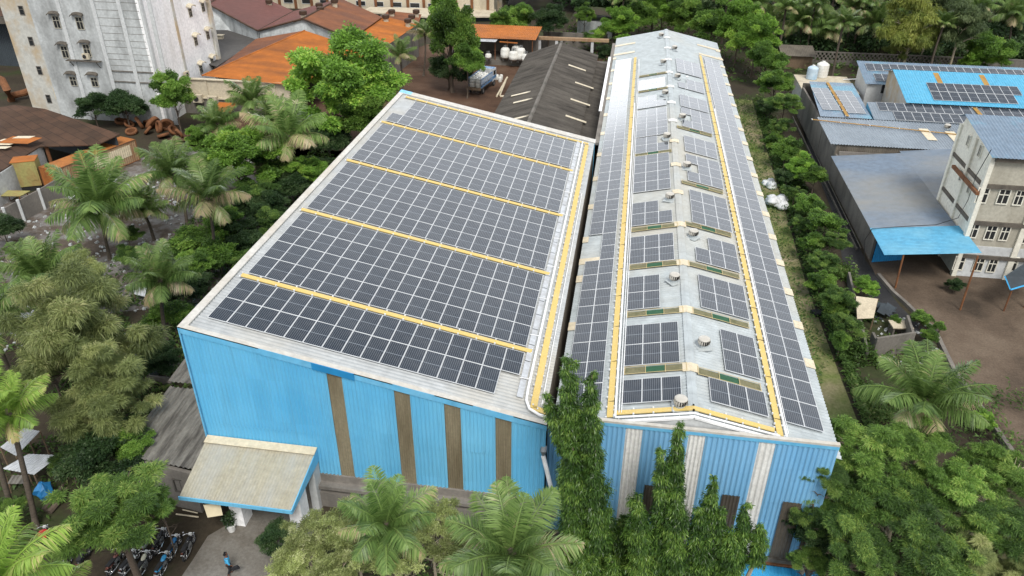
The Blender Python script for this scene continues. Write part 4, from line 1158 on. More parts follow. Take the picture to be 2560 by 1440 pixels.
b = MB(); b.prism([(36.3, 106.5), (36.5, 106.5), (36.5, 117.2), (36.3, 117.2)], 0, 5.9)
b.add([(36.3, 106.5, 5.9), (36.3, 117.2, 5.9), (36.3, 117.2, 7.2), (36.3, 114.8, 7.85), (36.5, 106.5, 5.9), (36.5, 117.2, 5.9), (36.5, 117.2, 7.2), (36.5, 114.8, 7.85)],
      [(0, 3, 2, 1), (4, 5, 6, 7), (0, 4, 7, 3), (3, 7, 6, 2), (1, 2, 6, 5)])
b.build('gable_wall', M['peel_wall'], W5)
for px in (2340, 2448, 2558):
    q = at(px, 200, z=7.2); b = MB()
    zz = lambda y: 6.0+(y-106)*0.2273+.05
    b.slab([(q.x-.35, 109, zz(109)), (q.x+.35, 109, zz(109)), (q.x+.35, 114.3, zz(114.3)), (q.x-.35, 114.3, zz(114.3))], .01); b.build('skylight', M['rust_walk'], W5)
W6 = thing('rear_white_shed', 'white walled shed behind the blue roof with a long row of dark solar panels', 'shed', (34, 118, 0))
b = MB(); b.prism([(34.0, 117.7), (64, 117.7), (64, 124.2), (34.0, 124.2)], 0, 5.0); b.build('wall', M['white_wall'], W6)
b = MB(); b.corr((33.6, 117.3, 5.15), (66, 117.3, 5.15), (66, 124.6, 6.6), (33.6, 124.6, 6.6), 0.33, 0.04); b.build('roof', M['zinc_blue'], W6)
b = MB(); b.add([(34.0, 117.7, 5.0), (34.0, 124.2, 5.0), (34.0, 124.2, 6.4)], [(0, 2, 1)]); b.build('gable_wall', M['white_wall'], W6)
for px, py in ((2210, 222),):
    q = at(px, py, y=117.65); b = MB(); b.box((q.x, 117.66, q.z), (0.7, .1, 1.3)); b.build('window', M['glass_dark'], W6)
# panels over there
def flatpanels(x0, y0, z0, tilt, cols, rows, where, row_names):
    ex = Vector((1, 0, 0)); ey = Vector((0, math.cos(tilt), math.sin(tilt)))
    for r_ in range(rows):
        for c_ in range(cols):
            addp(Vector((x0, y0, z0))+ex*(1.15*c_)+ey*(2.28*r_), ex, ey, '%s solar panel from left, %s' % (ORD[c_+1] if c_ < 20 else 'far', row_names[r_] % where))
t4 = math.atan2(0.85, 4.7)
flatpanels(33.9, 101.75, 5.02, t4, 9, 1, 'grey strip roof', ['front row of the %s'])
flatpanels(32.3, 104.05, 5.43, t4, 10, 1, 'grey strip roof', ['rear row of the %s'])
flatpanels(46.2, 101.75, 5.02, t4, 12, 1, 'grey strip roof', ['front row past the walkway of the %s'])
flatpanels(45.2, 104.05, 5.43, t4, 14, 1, 'grey strip roof', ['rear row past the walkway of the %s'])
t5 = math.atan(0.2273)
flatpanels(39.6, 106.9, 6.32, t5, 9, 1, 'sky blue roof', ['lower row on the %s'])
flatpanels(39.6, 109.15, 6.84, t5, 10, 1, 'sky blue roof', ['upper row on the %s'])
flatpanels(53.0, 107.6, 6.48, t5, 6, 2, 'sky blue roof', ['lower row of the far block, %s', 'upper row of the far block, %s'])
t6 = math.atan2(1.45, 7.3)
flatpanels(35.2, 118.2, 5.44, t6, 3, 1, 'rear white shed', ['lower row on the %s'])
flatpanels(34.6, 121.4, 6.08, t6, 25, 1, 'rear white shed', ['upper row on the %s'])
t3 = math.atan2(0.4, 14.8)
flatpanels(25.3, 104.2, 5.14, t3, 2, 4, 'blue edged shed', ['row one left of the walkway, %s', 'row two left of the walkway, %s', 'row three left of the walkway, %s', 'row four left of the walkway, %s'])
flatpanels(28.3, 103.4, 5.12, t3, 2, 4, 'blue edged shed', ['row one right of the walkway, %s', 'row two right of the walkway, %s', 'row three right of the walkway, %s', 'row four right of the walkway, %s'])
walkway([Vector((27.95, 101.9, 5.1)), Vector((28.0, 116, 5.45))], 0.4, 'rusty walkway between pale panels on the blue edged shed', (1, 0, 0), 2, 'roof_walkway', 0.03, 'rust_walk', group='rusty roof walkways')
walkway([Vector((44.9, 100.2, 4.95)), Vector((44.4, 106, 5.8))], 0.5, 'rusty walkway dividing the two rows of panels on the grey strip roof', (1, 0, 0), 2, 'roof_walkway', 0.03, 'rust_walk', group='rusty roof walkways')
# tank house
W7 = thing('tank_house', 'low cream flat roofed block carrying two water tanks at the end of the lane', 'building', (29, 122, 0))
b = MB(); b.span((25.6, 118.6, 0), (33.2, 127, 3.2)); b.build('wall', M['peel_wall'], W7)
b = MB(); b.span((25.4, 118.4, 3.21), (33.4, 127.2, 3.42)); b.build('roof_slab', M['cream_wall'], W7)
b = MB(); b.span((26.4, 118.46, 1.9), (27.0, 118.59, 2.9)); b.span((29.2, 118.46, 1.7), (29.9, 118.59, 2.9)); b.build('window', M['glass_dark'], W7)
def water_tank(px, py, r, h, mat, label):
    q = at(px, py, z=3.43); t = thing('water_tank', label, 'water tank', q, 0, 'rooftop water tanks')
    b = MB(); pr = [(r*.96, 0), (r, .08)]
    for k in range(4): pr += [(r, h*(.1+.2*k)), (r*.97, h*(.16+.2*k)), (r, h*(.2+.2*k))]
    pr += [(r*.95, h*.86), (r*.55, h*.97), (r*.3, h)]
    b.lathe(pr, 20, q); b.build('tank', M[mat], t, True)
    b = MB(); b.lathe([(r*.28, h), (r*.3, h+.12), (r*.1, h+.16)], 14, q); b.build('lid', M['plastic_white'], t)
water_tank(2028, 197, 0.82, 2.0, 'tank_blue', 'faded blue and white water tank, front one on the flat roof')
water_tank(2052, 192, 0.95, 2.3, 'plastic_white', 'taller white water tank behind the faded blue one')
t = thing('roof_pipe', 'white pipe bridging from the tank house to the white shed', 'pipe', (33, 119, 3.4))
b = MB(); b.tube([at(2108, 199, z=3.5), at(2182, 196, z=4.6)], 0.09, 8); b.build('pipe', M['pipe_white'], t)
q = gp(1990, 172)
t = thing('plank_hut', 'small brown hut under trees beside the tank house', 'hut', q)
b = MB(); b.span((q.x-2.5, q.y, 0), (q.x+2.5, q.y+4, 2.3)); b.build('wall', M['wood'], t)
b = MB(); b.corr((q.x-3, q.y-.5, 2.3), (q.x+3, q.y-.5, 2.3), (q.x+3, q.y+4.4, 3.1), (q.x-3, q.y+4.4, 3.1), .3, .03); b.build('roof', M['grey_clad'], t)
t = thing('lattice_wall', 'dark lattice brick boundary wall in front of the palm grove', 'wall', (28, 148, 0))
b = MB()
b.span((27, 148, 0), (90, 148.3, 0.8)); b.span((27, 148, 2.05), (90, 148.3, 2.25))
x = 27.0; k = 0
while x < 62:
    for r_ in range(3):
        b.span((x+(0.35 if r_ % 2 else 0), 148.02, 0.8+.42*r_), (x+.38+(0.35 if r_ % 2 else 0), 148.28, 1.2+.42*r_))
    x += 0.7
b.span((62, 148.02, 0.8), (90, 148.28, 2.05))
b.build('brickwork', M['concrete_dark'], t)

# three storey block
W8 = thing('three_storey_block', 'three storey ivory and tan works building with pilasters and a zinc roof', 'building', (32.04, 70, 0))
bx0, bx1, by0, by1 = 32.05, 62.0, 70.0, 78.4
b = MB(); b.prism([(bx0+.25, by0+.2), (bx1, by0+.2), (bx1, by1), (bx0+.25, by1)], 3.3, 12.2); b.build('upper_wall', M['tan_wall'], W8)
b = MB(); b.prism([(bx0+.2, by0+.15), (bx1, by0+.15), (bx1, by1), (bx0+.2, by1)], 0, 3.3); b.build('ground_floor_wall', M['white_wall'], W8)
b = MB()
b.span((bx0+.18, by0+.25, 0.0), (bx0+.245, by1, 12.2))
b.add([(bx0+.18, by0+.2, 12.2), (bx0+.18, by1, 12.2), (bx0+.18, by1-.6, 13.25), (bx0+.3, by0+.2, 12.2), (bx0+.3, by1, 12.2), (bx0+.3, by1-.6, 13.25)], [(0, 2, 1), (3, 4, 5), (0, 3, 5, 2), (1, 2, 5, 4)])
b.build('end_wall', M['ivory_wall'], W8)
b = MB()
for y in (by0, 74.0, by1-.3): b.span((bx0, y, 0), (bx0+.4, y+.45, 12.3))
for x in (36.6, 41.2, 45.8, 50.4, 55): b.span((x, by0-.02, 0), (x+.5, by0+.35, 12.1))
b.build('pilasters', M['ivory_wall'], W8)
b = MB()
zb8 = [at(2500, 468, y=70).z, at(2470, 560, y=70).z, at(2450, 643, y=70).z]
for z in zb8: b.span((bx0+.42, by0-.05, z-.18), (bx1, by0+.3, z+.18)); b.span((bx0+.05, by0+.46, z-.18), (bx0+.35, 73.98, z+.18)); b.span((bx0+.05, 74.46, z-.18), (bx0+.35, by1-.31, z+.18))
b.build('floor_band', M['black_trim'], W8)
b = MB(); b.span((bx0+.3, by0-.25, 11.75), (bx1, by0+.19, 12.15)); b.build('eave_band', M['black_trim'], W8)
b = MB(); b.corr((bx0-.2, by0-.55, 12.22), (bx1, by0-.55, 12.22), (bx1, 77.6, 13.5), (bx0-.2, 77.6, 13.5), .3, .04)
b.corr((bx1, 79.2, 12.8), (bx0-.2, 79.2, 12.8), (bx0-.2, 77.6, 13.5), (bx1, 77.6, 13.5), .3, .04); b.build('roof', M['zinc_blue'], W8)
def window(par, c, w, h, wall='y', bars=1, fr='ivory_wall', dep=0.12):
    """window in a wall facing -y (or -x): frame, then pane inside it"""
    f = MB(); g = MB()
    def bx(b, u0, v0, u1, v1, d0, d1):
        if wall == 'y': b.span((c.x+u0, c.y-d1, c.z+v0), (c.x+u1, c.y-d0, c.z+v1))
        elif wall == 'x': b.span((c.x-d1, c.y+u0, c.z+v0), (c.x-d0, c.y+u1, c.z+v1))
        else: b.span((c.x+d0, c.y+u0, c.z+v0), (c.x+d1, c.y+u1, c.z+v1))
    e = .08
    bx(f, -w/2, -h/2, w/2, -h/2+e, 0, dep); bx(f, -w/2, h/2-e, w/2, h/2, 0, dep)
    bx(f, -w/2, -h/2+e, -w/2+e, h/2-e, 0, dep); bx(f, w/2-e, -h/2+e, w/2, h/2-e, 0, dep)
    for k in range(bars):
        u = -w/2+w*(k+1)/(bars+1); bx(f, u-.03, -h/2+e, u+.03, h/2-e, 0.02, dep-.02)
    if h > 1.2: bx(f, -w/2+e, h*.12-.03, w/2-e, h*.12+.03, 0.02, dep-.015)
    wi = f.build('window', M[fr], par)
    bx(g, -w/2+.02, -h/2+.02, w/2-.02, h/2-.02, 0.0, 0.04)
    g.build('pane', M['glass_dark'], wi)
    return wi
for px, py, w, h in ((2455, 488, 1.0, 1.5), (2508, 491, 1.0, 1.5), (2547, 494, .8, 1.5), (2432, 576, .9, 1.5), (2476, 581, .95, 1.5), (2511, 583, .8, 1.5), (2556, 590, .8, 1.5),
                     (2397, 657, .95, 1.5), (2446, 660, .9, 1.5), (2480, 663, .8, 1.5), (2530, 660, .9, 1.5)):
    q = at(px, py, y=70.19 if py < 630 else 70.14); window(W8, q, w, h)
for px, py in ((2423, 352), (2452, 378), (2405, 440), (2425, 470), (2380, 540)):
    q = at(px, py, x=bx0+.18); window(W8, q, .7, 1.2, 'x', 1)
for px, py in ((2398, 432), (2428, 466)):
    q = at(px, py, x=bx0-.3); b = MB(); b.box((q.x, q.y, q.z), (.3, 3.4, .28)); b.build('steel_beam', M['rust_steel'], W8)
t = thing('black_cable', 'black cable drooping from the three storey block over the zinc roof', 'cable', at(2478, 372, y=70))
pts = [at(2478, 374, y=69.7), at(2440, 440, x=31.8), at(2420, 500, x=31.6), at(2395, 545, x=30.5), at(2340, 562, z=4.6), at(2260, 566, z=3.9), at(2180, 572, z=3.6), at(2162, 600, x=24.0), at(2160, 660, z=0.3)]
b = MB(); b.tube(pts, .035, 5); b.build('cable', M['cable'], t)
t = thing('blue_lean_to', 'dark lean-to roof with a bright blue edge at the right end of the yard', 'awning', gp(2540, 745))
b = MB(); q = [at(2512, 690, z=3.2), at(2620, 620, z=4.0), at(2640, 690, z=3.2), at(2526, 724, z=2.4)]; b.slab(q, .06); b.build('roof', M['slate_clad'], t)
b = MB(); b.tube([q[3]+Vector((0, -.02, 0)), q[2]+Vector((0, -.02, 0))], .09, 4); b.tube([q[0], q[3]], .07, 4); b.build('blue_edge', M['blue_bright'], t)
b = MB(); b.tube([gp(2560, 770), q[2]+Vector((-1.5, 0, -.2))], .08, 6); b.tube([q[3]+Vector((.3, .3, -.1)), Vector((q[3].x+.3, q[3].y+.3, 0))], .07, 6); b.build('post', M['rust_steel'], t)

# lane edge: kerb wall, drain, rubble, small shelters
t = thing('kerb_wall', 'low pale kerb wall curving along the edge of the brown yard', 'kerb', kerb[0])
b = MB()
for a, e in zip(kerb[1:-1], kerb[2:]): b.wall((a.x, a.y), (e.x, e.y), gz(a.x, a.y)-.3, max(gz(a.x, a.y), gz(e.x, e.y))+.32, .32)
b.build('kerb', M['concrete'], t)
t = thing('drain_edge', 'thin concrete drain edge running beside the lane wall', 'kerb', (24.2, 80, 0))
b = MB(); b.span((24.1, 74, 0), (24.25, 116, .25)); b.tube([(24.55, 74, .3), (24.6, 95, .35), (24.9, 116, .3)], .06, 6); b.build('kerb', M['concrete_dark'], t)
def block(px, py, d, label, name, cat, mat, rz=0.0):
    q = gp(px, py); o = MB().box((q.x, q.y, q.z+d[2]/2-.02), d, rz).build(name, M[mat]); return tag(o, label, cat)
q = gp(2165, 800); t = thing('tarp_shelter', 'cream tarpaulin shelter on a low wall by the lane', 'shelter', q)
b = MB(); P = [at(2140, 740, z=2.0), at(2195, 747, z=2.0), at(2184, 795, z=1.2), at(2143, 797, z=1.2)]; b.slab(P, .05); b.build('tarpaulin', M['tarp_cream'], t)
b = MB()
for p in P: b.tube([p, Vector((p.x, p.y, gz(p.x, p.y)-.1))], .06, 6)
b.build('posts', M['wood'], t)
q = gp(2195, 785); t = thing('sheet_pile', 'pile of crumpled dark sheets beside the cream tarpaulin', 'scrap', q)
b = MB(); g = random.Random(4)
for k in range(9): b.box((q.x+g.uniform(-.9, 1.5), q.y+g.uniform(-.9, .9), q.z+.15+.09*k), (g.uniform(.8, 1.8), g.uniform(.5, 1.1), .05), g.uniform(0, 3), rx=g.uniform(-.4, .4), ry=g.uniform(-.4, .4))
b.build('sheets', M['slate_clad'], t)
q = gp(2245, 835); t = thing('stone_table', 'square pale slab on short legs standing among rubble by the lane', 'table', q)
b = MB(); b.box((q.x, q.y, q.z+.95), (1.7, 1.2, .1), .1); b.build('slab', M['tarp_cream'], t)
for sx in (-.65, .65):
    b = MB(); b.box((q.x+sx, q.y, q.z+.45), (.15, 1.0, .92), .1); b.build('leg', M['concrete_dark'], t)
q0, q1, q2 = gp(2168, 870), gp(2180, 895), gp(2275, 880)
t = thing('dark_tank_wall', 'dark walled enclosure behind the palm near the lane', 'wall', q1)
b = MB(); b.wall((q1.x, q1.y), (q2.x, q2.y), q1.z-.2, q1.z+1.9, .2); b.wall((q0.x, q0.y), (q1.x, q1.y), q1.z-.2, q1.z+1.6, .2); b.wall((q2.x, q2.y), (q2.x+.3, q2.y+3), q1.z-.2, q1.z+1.7, .2); b.build('wall', M['concrete_dark'], t)
q0, q1 = gp(2115, 700), gp(2160, 900); t = thing('lane_wall', 'low mossy concrete wall between the hedge and the lane', 'wall', q0)
b = MB(); b.wall((q0.x, q0.y), (q1.x, q1.y), q1.z-.3, .9, .2); b.build('wall', M['concrete'], t)
for px, py, s, w in ((2214, 458, .9, 'single white sack at the hedge foot beside the long shed'),):
    pass
def sackpile(px, py, n, label, seed):
    q = gp(px, py); t = thing('sack_heap', label, 'sacks', q, 0, 'heaps of white sacks'); g = random.Random(seed)
    for k in range(n):
        b = MB(); r = g.uniform(.45, .75); c = q+Vector((g.uniform(-.9, .9)*(n > 2), g.uniform(-1.1, 1.1)*(n > 2), r*.5+.3*(k//3)))
        pr = [(r*math.sin(PI*(i+.5)/9)*(1+.12*math.sin(i*2+k)), -r*.75*math.cos(PI*(i+.5)/9)) for i in range(9)]
        b.lathe(pr, 12, c)
        g2 = random.Random(k)
        b.v = [(x+g2.uniform(-.07, .07), y+g2.uniform(-.07, .07), z+g2.uniform(-.05, .05)) for x, y, z in b.v]
        b.build('sack', M['sack'], t, True)
sackpile(1914, 462, 3, 'small heap of white sacks on the verge by the long shed', 1)
sackpile(1933, 512, 8, 'larger heap of white sacks on the verge by the long shed', 2)
block(2049, 786, (1.4, .8, .35), 'black rubbish bundle at the foot of the hedge', 'rubbish_bundle', 'rubbish', 'rubber', .3)
# blue canopy at the striped front
t = thing('entrance_canopy', 'small bright blue curved canopy under the striped wall of the long shed', 'canopy', at(1900, 1420, y=31.8))
p0, p1 = at(1803, 1398, y=33.5), at(2045, 1425, y=33.5); zt = (p0.z+p1.z)/2
b = MB(); prev = None
for k in range(7):
    u = k/6; y = 33.5-3.0*u; z = zt-0.08-1.1*u*u
    cur = [(p0.x, y, z), (p1.x, y, z)]
    if prev: b.corr(prev[0], prev[1], cur[1], cur[0], .2, .025)
    prev = cur
b.build('sheet', M['blue_bright'], t)
b = MB(); b.span((p0.x, 33.5, zt-.05), (p1.x, 33.62, zt+.08)); b.build('rusty_edge', M['rust_steel'], t)
b = MB(); b.tube([(p0.x+.2, 30.7, zt-1.1), (p0.x+.2, 30.7, -3.5)], .06, 6); b.tube([(p1.x-.2, 30.7, zt-1.1), (p1.x-.2, 30.7, -3.5)], .06, 6); b.build('posts', M['steel'], t)
# ------------------------------------------------------------------ left: white tower and rust roofed works
TY = 98.1
TW = thing('white_tower_block', 'tall white weathered concrete block with hooded windows behind the palms', 'building', (-73, 106, 0))
b = MB(); b.span((-81.5, TY, 0), (-65.6, 114.9, 26)); b.build('grey_wall', M['grey_plaster'], TW)
b = MB(); b.span((-65.6, TY+.02, 0), (-64.9, 114.9, 26)); b.build('white_side_wall', M['white_clean'], TW)
b = MB(); b.span((-87.2, TY+1.6, 0), (-81.51, 112, 26)); b.build('stair_wall', M['peel_wall'], TW)
b = MB()
def tx(px, py): return at(px, py, y=TY).x
for px, py in ((160, 60), (245, 60), (310, 60), (385, 60)):
    x = tx(px, py); b.span((x-.28, TY-.16, 0), (x+.28, TY-.005, 26))
b.span((-65.05, TY-.18, 0), (-64.72, TY+.35, 26))
b.build('pilasters', M['white_wall'], TW)
b = MB()
q = [at(340, y_, y=TY).z for y_ in (8, 28, 48, 68, 86, 104, 120, 137, 151, 166)]
xa, xb = tx(252, 100)+.5, tx(385, 120)
for z in q: b.span((xa, TY-.006, z-.03), (-65.35, TY-.001, z+.03))
for y_ in (179, 205):
    z = at(330, y_, y=TY).z; b.span((xa, TY-.14, z-.07), (-65.35, TY-.001, z+.07))
b.build('joint_lines', M['concrete_dark'], TW)
x2 = at(440, 60, x=-64.9)
b = MB(); b.span((-64.9, x2.y-.25, 0), (-64.78, x2.y+.25, 26)); b.span((-64.9, 114.55, 0), (-64.45, 115.3, 26)); b.build('corner_pipe', M['peel_wall'], TW)
def hood(c, w, d=.55, face='y'):
    b = MB(); n = 7; P = []
    for k in range(n+1):
        a = PI*k/n; u = -math.cos(a)*w/2; v = math.sin(a)*.28
        P.append((u, v))
    def pt(u, dd, v): return (c.x+u, c.y-dd, c.z+v) if face == 'y' else (c.x+dd, c.y+u, c.z+v)
    for k in range(n):
        (u0, v0), (u1, v1) = P[k], P[k+1]
        b.add([pt(u0, 0, v0+.2), pt(u1, 0, v1+.2), pt(u1, d, v1), pt(u0, d, v0), pt(u0, 0, v0+.1), pt(u1, 0, v1+.1), pt(u1, d, v1-.1), pt(u0, d, v0-.1)],
              [(0, 1, 2, 3), (7, 6, 5, 4), (3, 2, 6, 7), (0, 3, 7, 4), (1, 5, 6, 2)])
    return b
for px, py in ((142, 55), (200, 58), (163, 130), (218, 126), (184, 203), (237, 205)):
    c = at(px, py, y=TY-.005); window(TW, c, 1.05, 1.7 if py < 190 else 1.35, 'y', 1, 'tan_wall', .1)
    hood(c+Vector((-.05, 0, 1.0)), 1.75).build('window_hood', M['black_trim'], TW)
for px, py in ((54, 26), (78, 103), (99, 176), (122, 247)):
    c = at(px, py, y=TY+1.595); window(TW, c, .75, 1.25, 'y', 0, 'concrete_dark', .06)
c = at(142, 234, y=TY+1.595); b = MB(); b.box((c.x, c.y, c.z), (.8, .1, 1.7)); b.build('bricked_opening', M['cream_wall'], TW)
for px, py in ((473, 21), (487, 93), (500, 163), (505, 8), (517, 78), (528, 146)):
    c = at(px, py, x=-64.9); window(TW, c-Vector((0, 0, .6)), .9, 1.3, '+x', 1, 'tan_wall', .08)
    hood(c+Vector((0, 0, .25)), 1.5, .7, 'x').build('window_hood', M['cream_wall'], TW)
a0, a1 = at(172, 147, y=TY), at(255, 149, y=TY)
b = MB(); b.span((a0.x, TY-.75, a0.z-.12), (a1.x, TY-.17, a0.z)); b.build('ledge_shelf', M['black_trim'], TW)
b = MB()
for x in (a0.x+.6, a1.x-.5): b.tube([(x, TY-.7, a0.z-.15), (x, TY-.1, a0.z-1.0)], .06, 5)
b.build('shelf_bracket', M['black_trim'], TW)
def ac_unit(c, label, face='y', grp='air conditioner units', s=1.0):
    t = thing('air_conditioner', label, 'air conditioner', c, 0, grp)
    b = MB(); b.box(c, (.95*s, .4*s, .75*s) if face == 'y' else (.4*s, .95*s, .75*s)); b.build('casing', M['cream_wall'], t)
    b = MB()
    if face == 'y': b.ring((c.x-.12*s, c.y-.21*s, c.z), (0, 1, 0), .24*s, .04*s, 16, 6); b.lathe([(.22*s, 0), (.2*s, .01)], 14, (0, 0, 0)); 
    else: b.ring((c.x+.21*s, c.y-.12*s, c.z), (1, 0, 0), .24*s, .04*s, 16, 6); b.lathe([(.22*s, 0), (.2*s, .01)], 14, (0, 0, 0))
    k = len(b.v)-28
    for i in range(k, len(b.v)):
        x, y, z = b.v[i]
        b.v[i] = (c.x-.12*s+x, c.y-.205*s-z, c.z+y) if face == 'y' else (c.x+.205*s+z, c.y-.12*s+x, c.z+y)
    b.build('fan', M['dark'], t)
ac_unit(at(215, 141, y=TY-.4)+Vector((0, 0, 0)), 'air conditioner standing on the shelf of the white tower')
ac_unit(at(463, 185, x=-64.7)+Vector((.2, 0, 0)), 'air conditioner low on the bright side wall of the tower', 'x')
# annex with the orange roof
AN = thing('orange_roof_annex', 'cream walled annex with a bright orange rusted corrugated roof beside the tower', 'building', (-58, 104, 0))
b = MB(); b.span((-66.8, 103.4, 0), (-46.5, 103.7, 5.05)); b.build('cream_wall', M['cream_wall'], AN)
b = MB()
for x in (-64.4, -61, -57.5, -54, -50.5): b.span((x, 103.25, 2.4), (x+.2, 103.39, 5.05))
b.span((-66.9, 103.15, 5.06), (-46.4, 103.75, 5.2)); b.span((-66.9, 103.0, 2.35), (-46.4, 103.39, 2.55)); b.build('trim', M['cream_wall'], AN)
b = MB(); b.span((-66.7, 103.2, 0), (-46.6, 103.39, 2.3)); b.build('lower_wall', M['concrete_dark'], AN)
Rb, Rf = at(762, 76, z=7.6), at(505, 189, z=5.32)
El, Er = at(735, 214, z=5.2), at(930, 132, z=5.2)
b = MB(); b.corr(Rf, Rb, Er, El, .33, .05); b.build('orange_roof', M['rust_orange'], AN)
b = MB(); b.corr(Rb, Rf, at(545, 168, z=5.25), at(640, 97, z=6.1), .33, .05); b.build('brown_roof', M['rust_red'], AN)
b = MB(); b.tube([Rf, Rb], .12, 6); b.build('ridge_cap', M['rust_orange'], AN)
for px, py in ((495, 246), (533, 250)): ac_unit(at(px, py, y=102.9), 'air conditioner under the cream wall, %s of two' % ('left' if px < 500 else 'right'), 'y', 'air conditioner units', 1.5)
t = thing('rust_awning', 'small orange rusted sheet awning at the foot of the cream wall', 'awning', at(562, 268, z=2.0))
b = MB(); c = at(562, 268, z=2.0); b.corr((c.x-1.4, c.y-1.2, c.z-.3), (c.x+1.4, c.y-1.2, c.z-.3), (c.x+1.4, c.y+1.2, c.z+.3), (c.x-1.4, c.y+1.2, c.z+.3), .2, .03); b.build('sheet', M['rust_orange'], t)
b = MB(); b.tube([(c.x-1.3, c.y-1.1, 0), (c.x-1.3, c.y-1.1, c.z-.3)], .05, 5); b.tube([(c.x+1.3, c.y-1.1, 0), (c.x+1.3, c.y-1.1, c.z-.3)], .05, 5); b.build('posts', M['rust_steel'], t)
# rust roofs with ridge vents
def gable_house(name, label, apexF, apexB, eL, eLb, eR, eRb, zr, ze, roofL, roofR, wall, cat='factory shed'):
    A0, A1 = at(*apexF, z=zr), at(*apexB, z=zr); L0, L1 = at(*eL, z=ze), at(*eLb, z=ze); R0, R1 = at(*eR, z=ze), at(*eRb, z=ze)
    t = thing(name, label, cat, (A0.x, A0.y, 0))
    b = MB(); b.corr(L0, L1, A1, A0, .4, -.05); b.build('roof_slope', M[roofL], t)
    b = MB(); b.corr(A0, A1, R1, R0, .4, -.05); b.build('roof_slope', M[roofR], t)
    b = MB(); b.tube([A0+Vector((0, -.3, .05)), A1], .18, 6); b.tube([L0+Vector((0, -.1, .03)), A0+Vector((0, -.1, .03)), R0+Vector((0, -.1, .03))], .16, 5); b.build('ridge_cap', M['brown_roof'], t)
    dz = .25
    ins = Vector((0, .35, -dz))
    pts = [L0+ins, A0+ins, R0+ins]
    b = MB()
    vs = [pts[0], pts[1], pts[2], Vector((pts[2].x, pts[2].y, 0)), Vector((pts[0].x, pts[0].y, 0))]
    b.add(vs, [(4, 3, 2, 1, 0)])
    b.add([R0-Vector((.3, -.35, dz)), R1-Vector((.3, 0, dz)), Vector((R1.x-.3, R1.y, 0)), Vector((R0.x-.3, R0.y+.35, 0))], [(0, 1, 2, 3)])
    b.build('wall', M[wall], t)
    return t
G2 = gable_house('middle_rust_shed', 'middle rust red gabled shed above the orange roof, its front gable grey and stained', (757, 47), (852, -4), (645, 77), (735, 28), (878, 97), (956, 43), 9.0, 6.8, 'rust_maroon', 'rust_red', 'grey_plaster')
G1 = gable_house('maroon_shed', 'maroon rusted shed just right of the white tower top', (520, 10), (600, -33), (400, 45), (470, 0), (643, 76), (733, 27), 9.0, 6.8, 'rust_maroon', 'rust_maroon', 'grey_plaster')
t = thing('small_rust_shed', 'lower orange rust shed with five roof vents right of the middle rust shed', 'factory shed', at(960, 70, z=0))
q_ = [at(878, 93, z=6.55), at(956, 41, z=6.6), at(1046, 60, z=5.8), at(971, 111, z=5.6)]
r_ = [at(956, 41, z=6.6), at(970, 27, z=7.0), at(1054, 36, z=6.2), at(1046, 60, z=5.8)]
b = MB(); b.corr(q_[0], q_[1], q_[2], q_[3], .4, -.05); b.build('roof_slope', M['rust_orange'], t)
b = MB(); b.corr(r_[0], r_[1], r_[2], r_[3], .4, -.05); b.build('roof_slope', M['rust_red'], t)
b = MB(); b.add([q_[3]+Vector((0, .4, -.2)), q_[2]+Vector((-.2, 0, -.2)), Vector((q_[2].x-.2, q_[2].y, 0)), Vector((q_[3].x, q_[3].y+.4, 0))], [(0, 3, 2, 1)])
b.add([q_[0]+Vector((.3, .5, -1.2)), q_[3]+Vector((0, .45, -1.0)), Vector((q_[3].x, q_[3].y+.45, 0)), Vector((q_[0].x+.3, q_[0].y+.5, 0))], [(0, 3, 2, 1)]); b.build('wall', M['concrete_dark'], t)
b = MB(); b.tube([q_[0]+Vector((0, 0, .1)), q_[1]+Vector((0, 0, .1))], .25, 5); b.build('valley_gutter', M['black_trim'], t)
t = thing('grey_felt_shed', 'low shed with a flat grey felt roof between the tower and the maroon shed', 'shed', at(580, 100, z=5))
P = [at(500, 40, z=5.3), at(528, 62, z=5.3), at(645, 100, z=5.3), at(542, 166, z=4.9), at(490, 150, z=4.9)]
b = MB(); b.slab(P, .12); b.build('roof', M['grey_roof'], t)
b = MB(); b.prism([(p.x, p.y) for p in [P[0].lerp(P[3], .1), P[2].lerp(P[0], .1), P[3].lerp(P[0], .06), P[4].lerp(P[2], .05)]], 0, 4.7); b.build('wall', M['concrete'], t)
b = MB(); c = at(552, 98, z=5.1); b.box(c+Vector((0, 0, .3)), (.9, .7, .7)); b.box(c+Vector((0, 0, .7)), (1.2, 1, .1)); b.build('roof_hatch', M['cream_wall'], t)
def chimney_vent(px, py, z, label):
    q = at(px, py, z=z); t = thing('roof_stack', label, 'roof vent', q, 0, 'squat vents on the rust roofs')
    b = MB(); b.lathe([(.45, -.9), (.45, .5)], 12, q); b.build('neck', M['cream_wall'], t)
    b = MB(); b.lathe([(.62, .45), (.66, .55), (.66, 1.0), (.5, 1.08)], 12, q); b.build('cap', M['brown_roof'], t)
wv = ['on the maroon shed near the tower', 'at the far end of the middle rust ridge', 'upper one of a pair left of the middle rust ridge', 'lower one of a pair left of the middle rust ridge', 'at the apex of the middle rust gable',
      'first of the five on the small rust shed, lowest left', 'upper left of the five on the small rust shed', 'lowest right of the five on the small rust shed', 'second right of the five on the small rust shed', 'farthest of the five on the small rust shed']
for (px, py, z), w in zip(((674, 14, 7.4), (837, 13, 9), (799, 23, 8.5), (802, 33, 8.3), (759, 43, 9), (965, 52, 6.5), (980, 39, 6.6), (1020, 62, 6.2), (1030, 52, 6.3), (1041, 39, 6.4)), wv):
    chimney_vent(px, py, z, 'squat roof vent '+w)
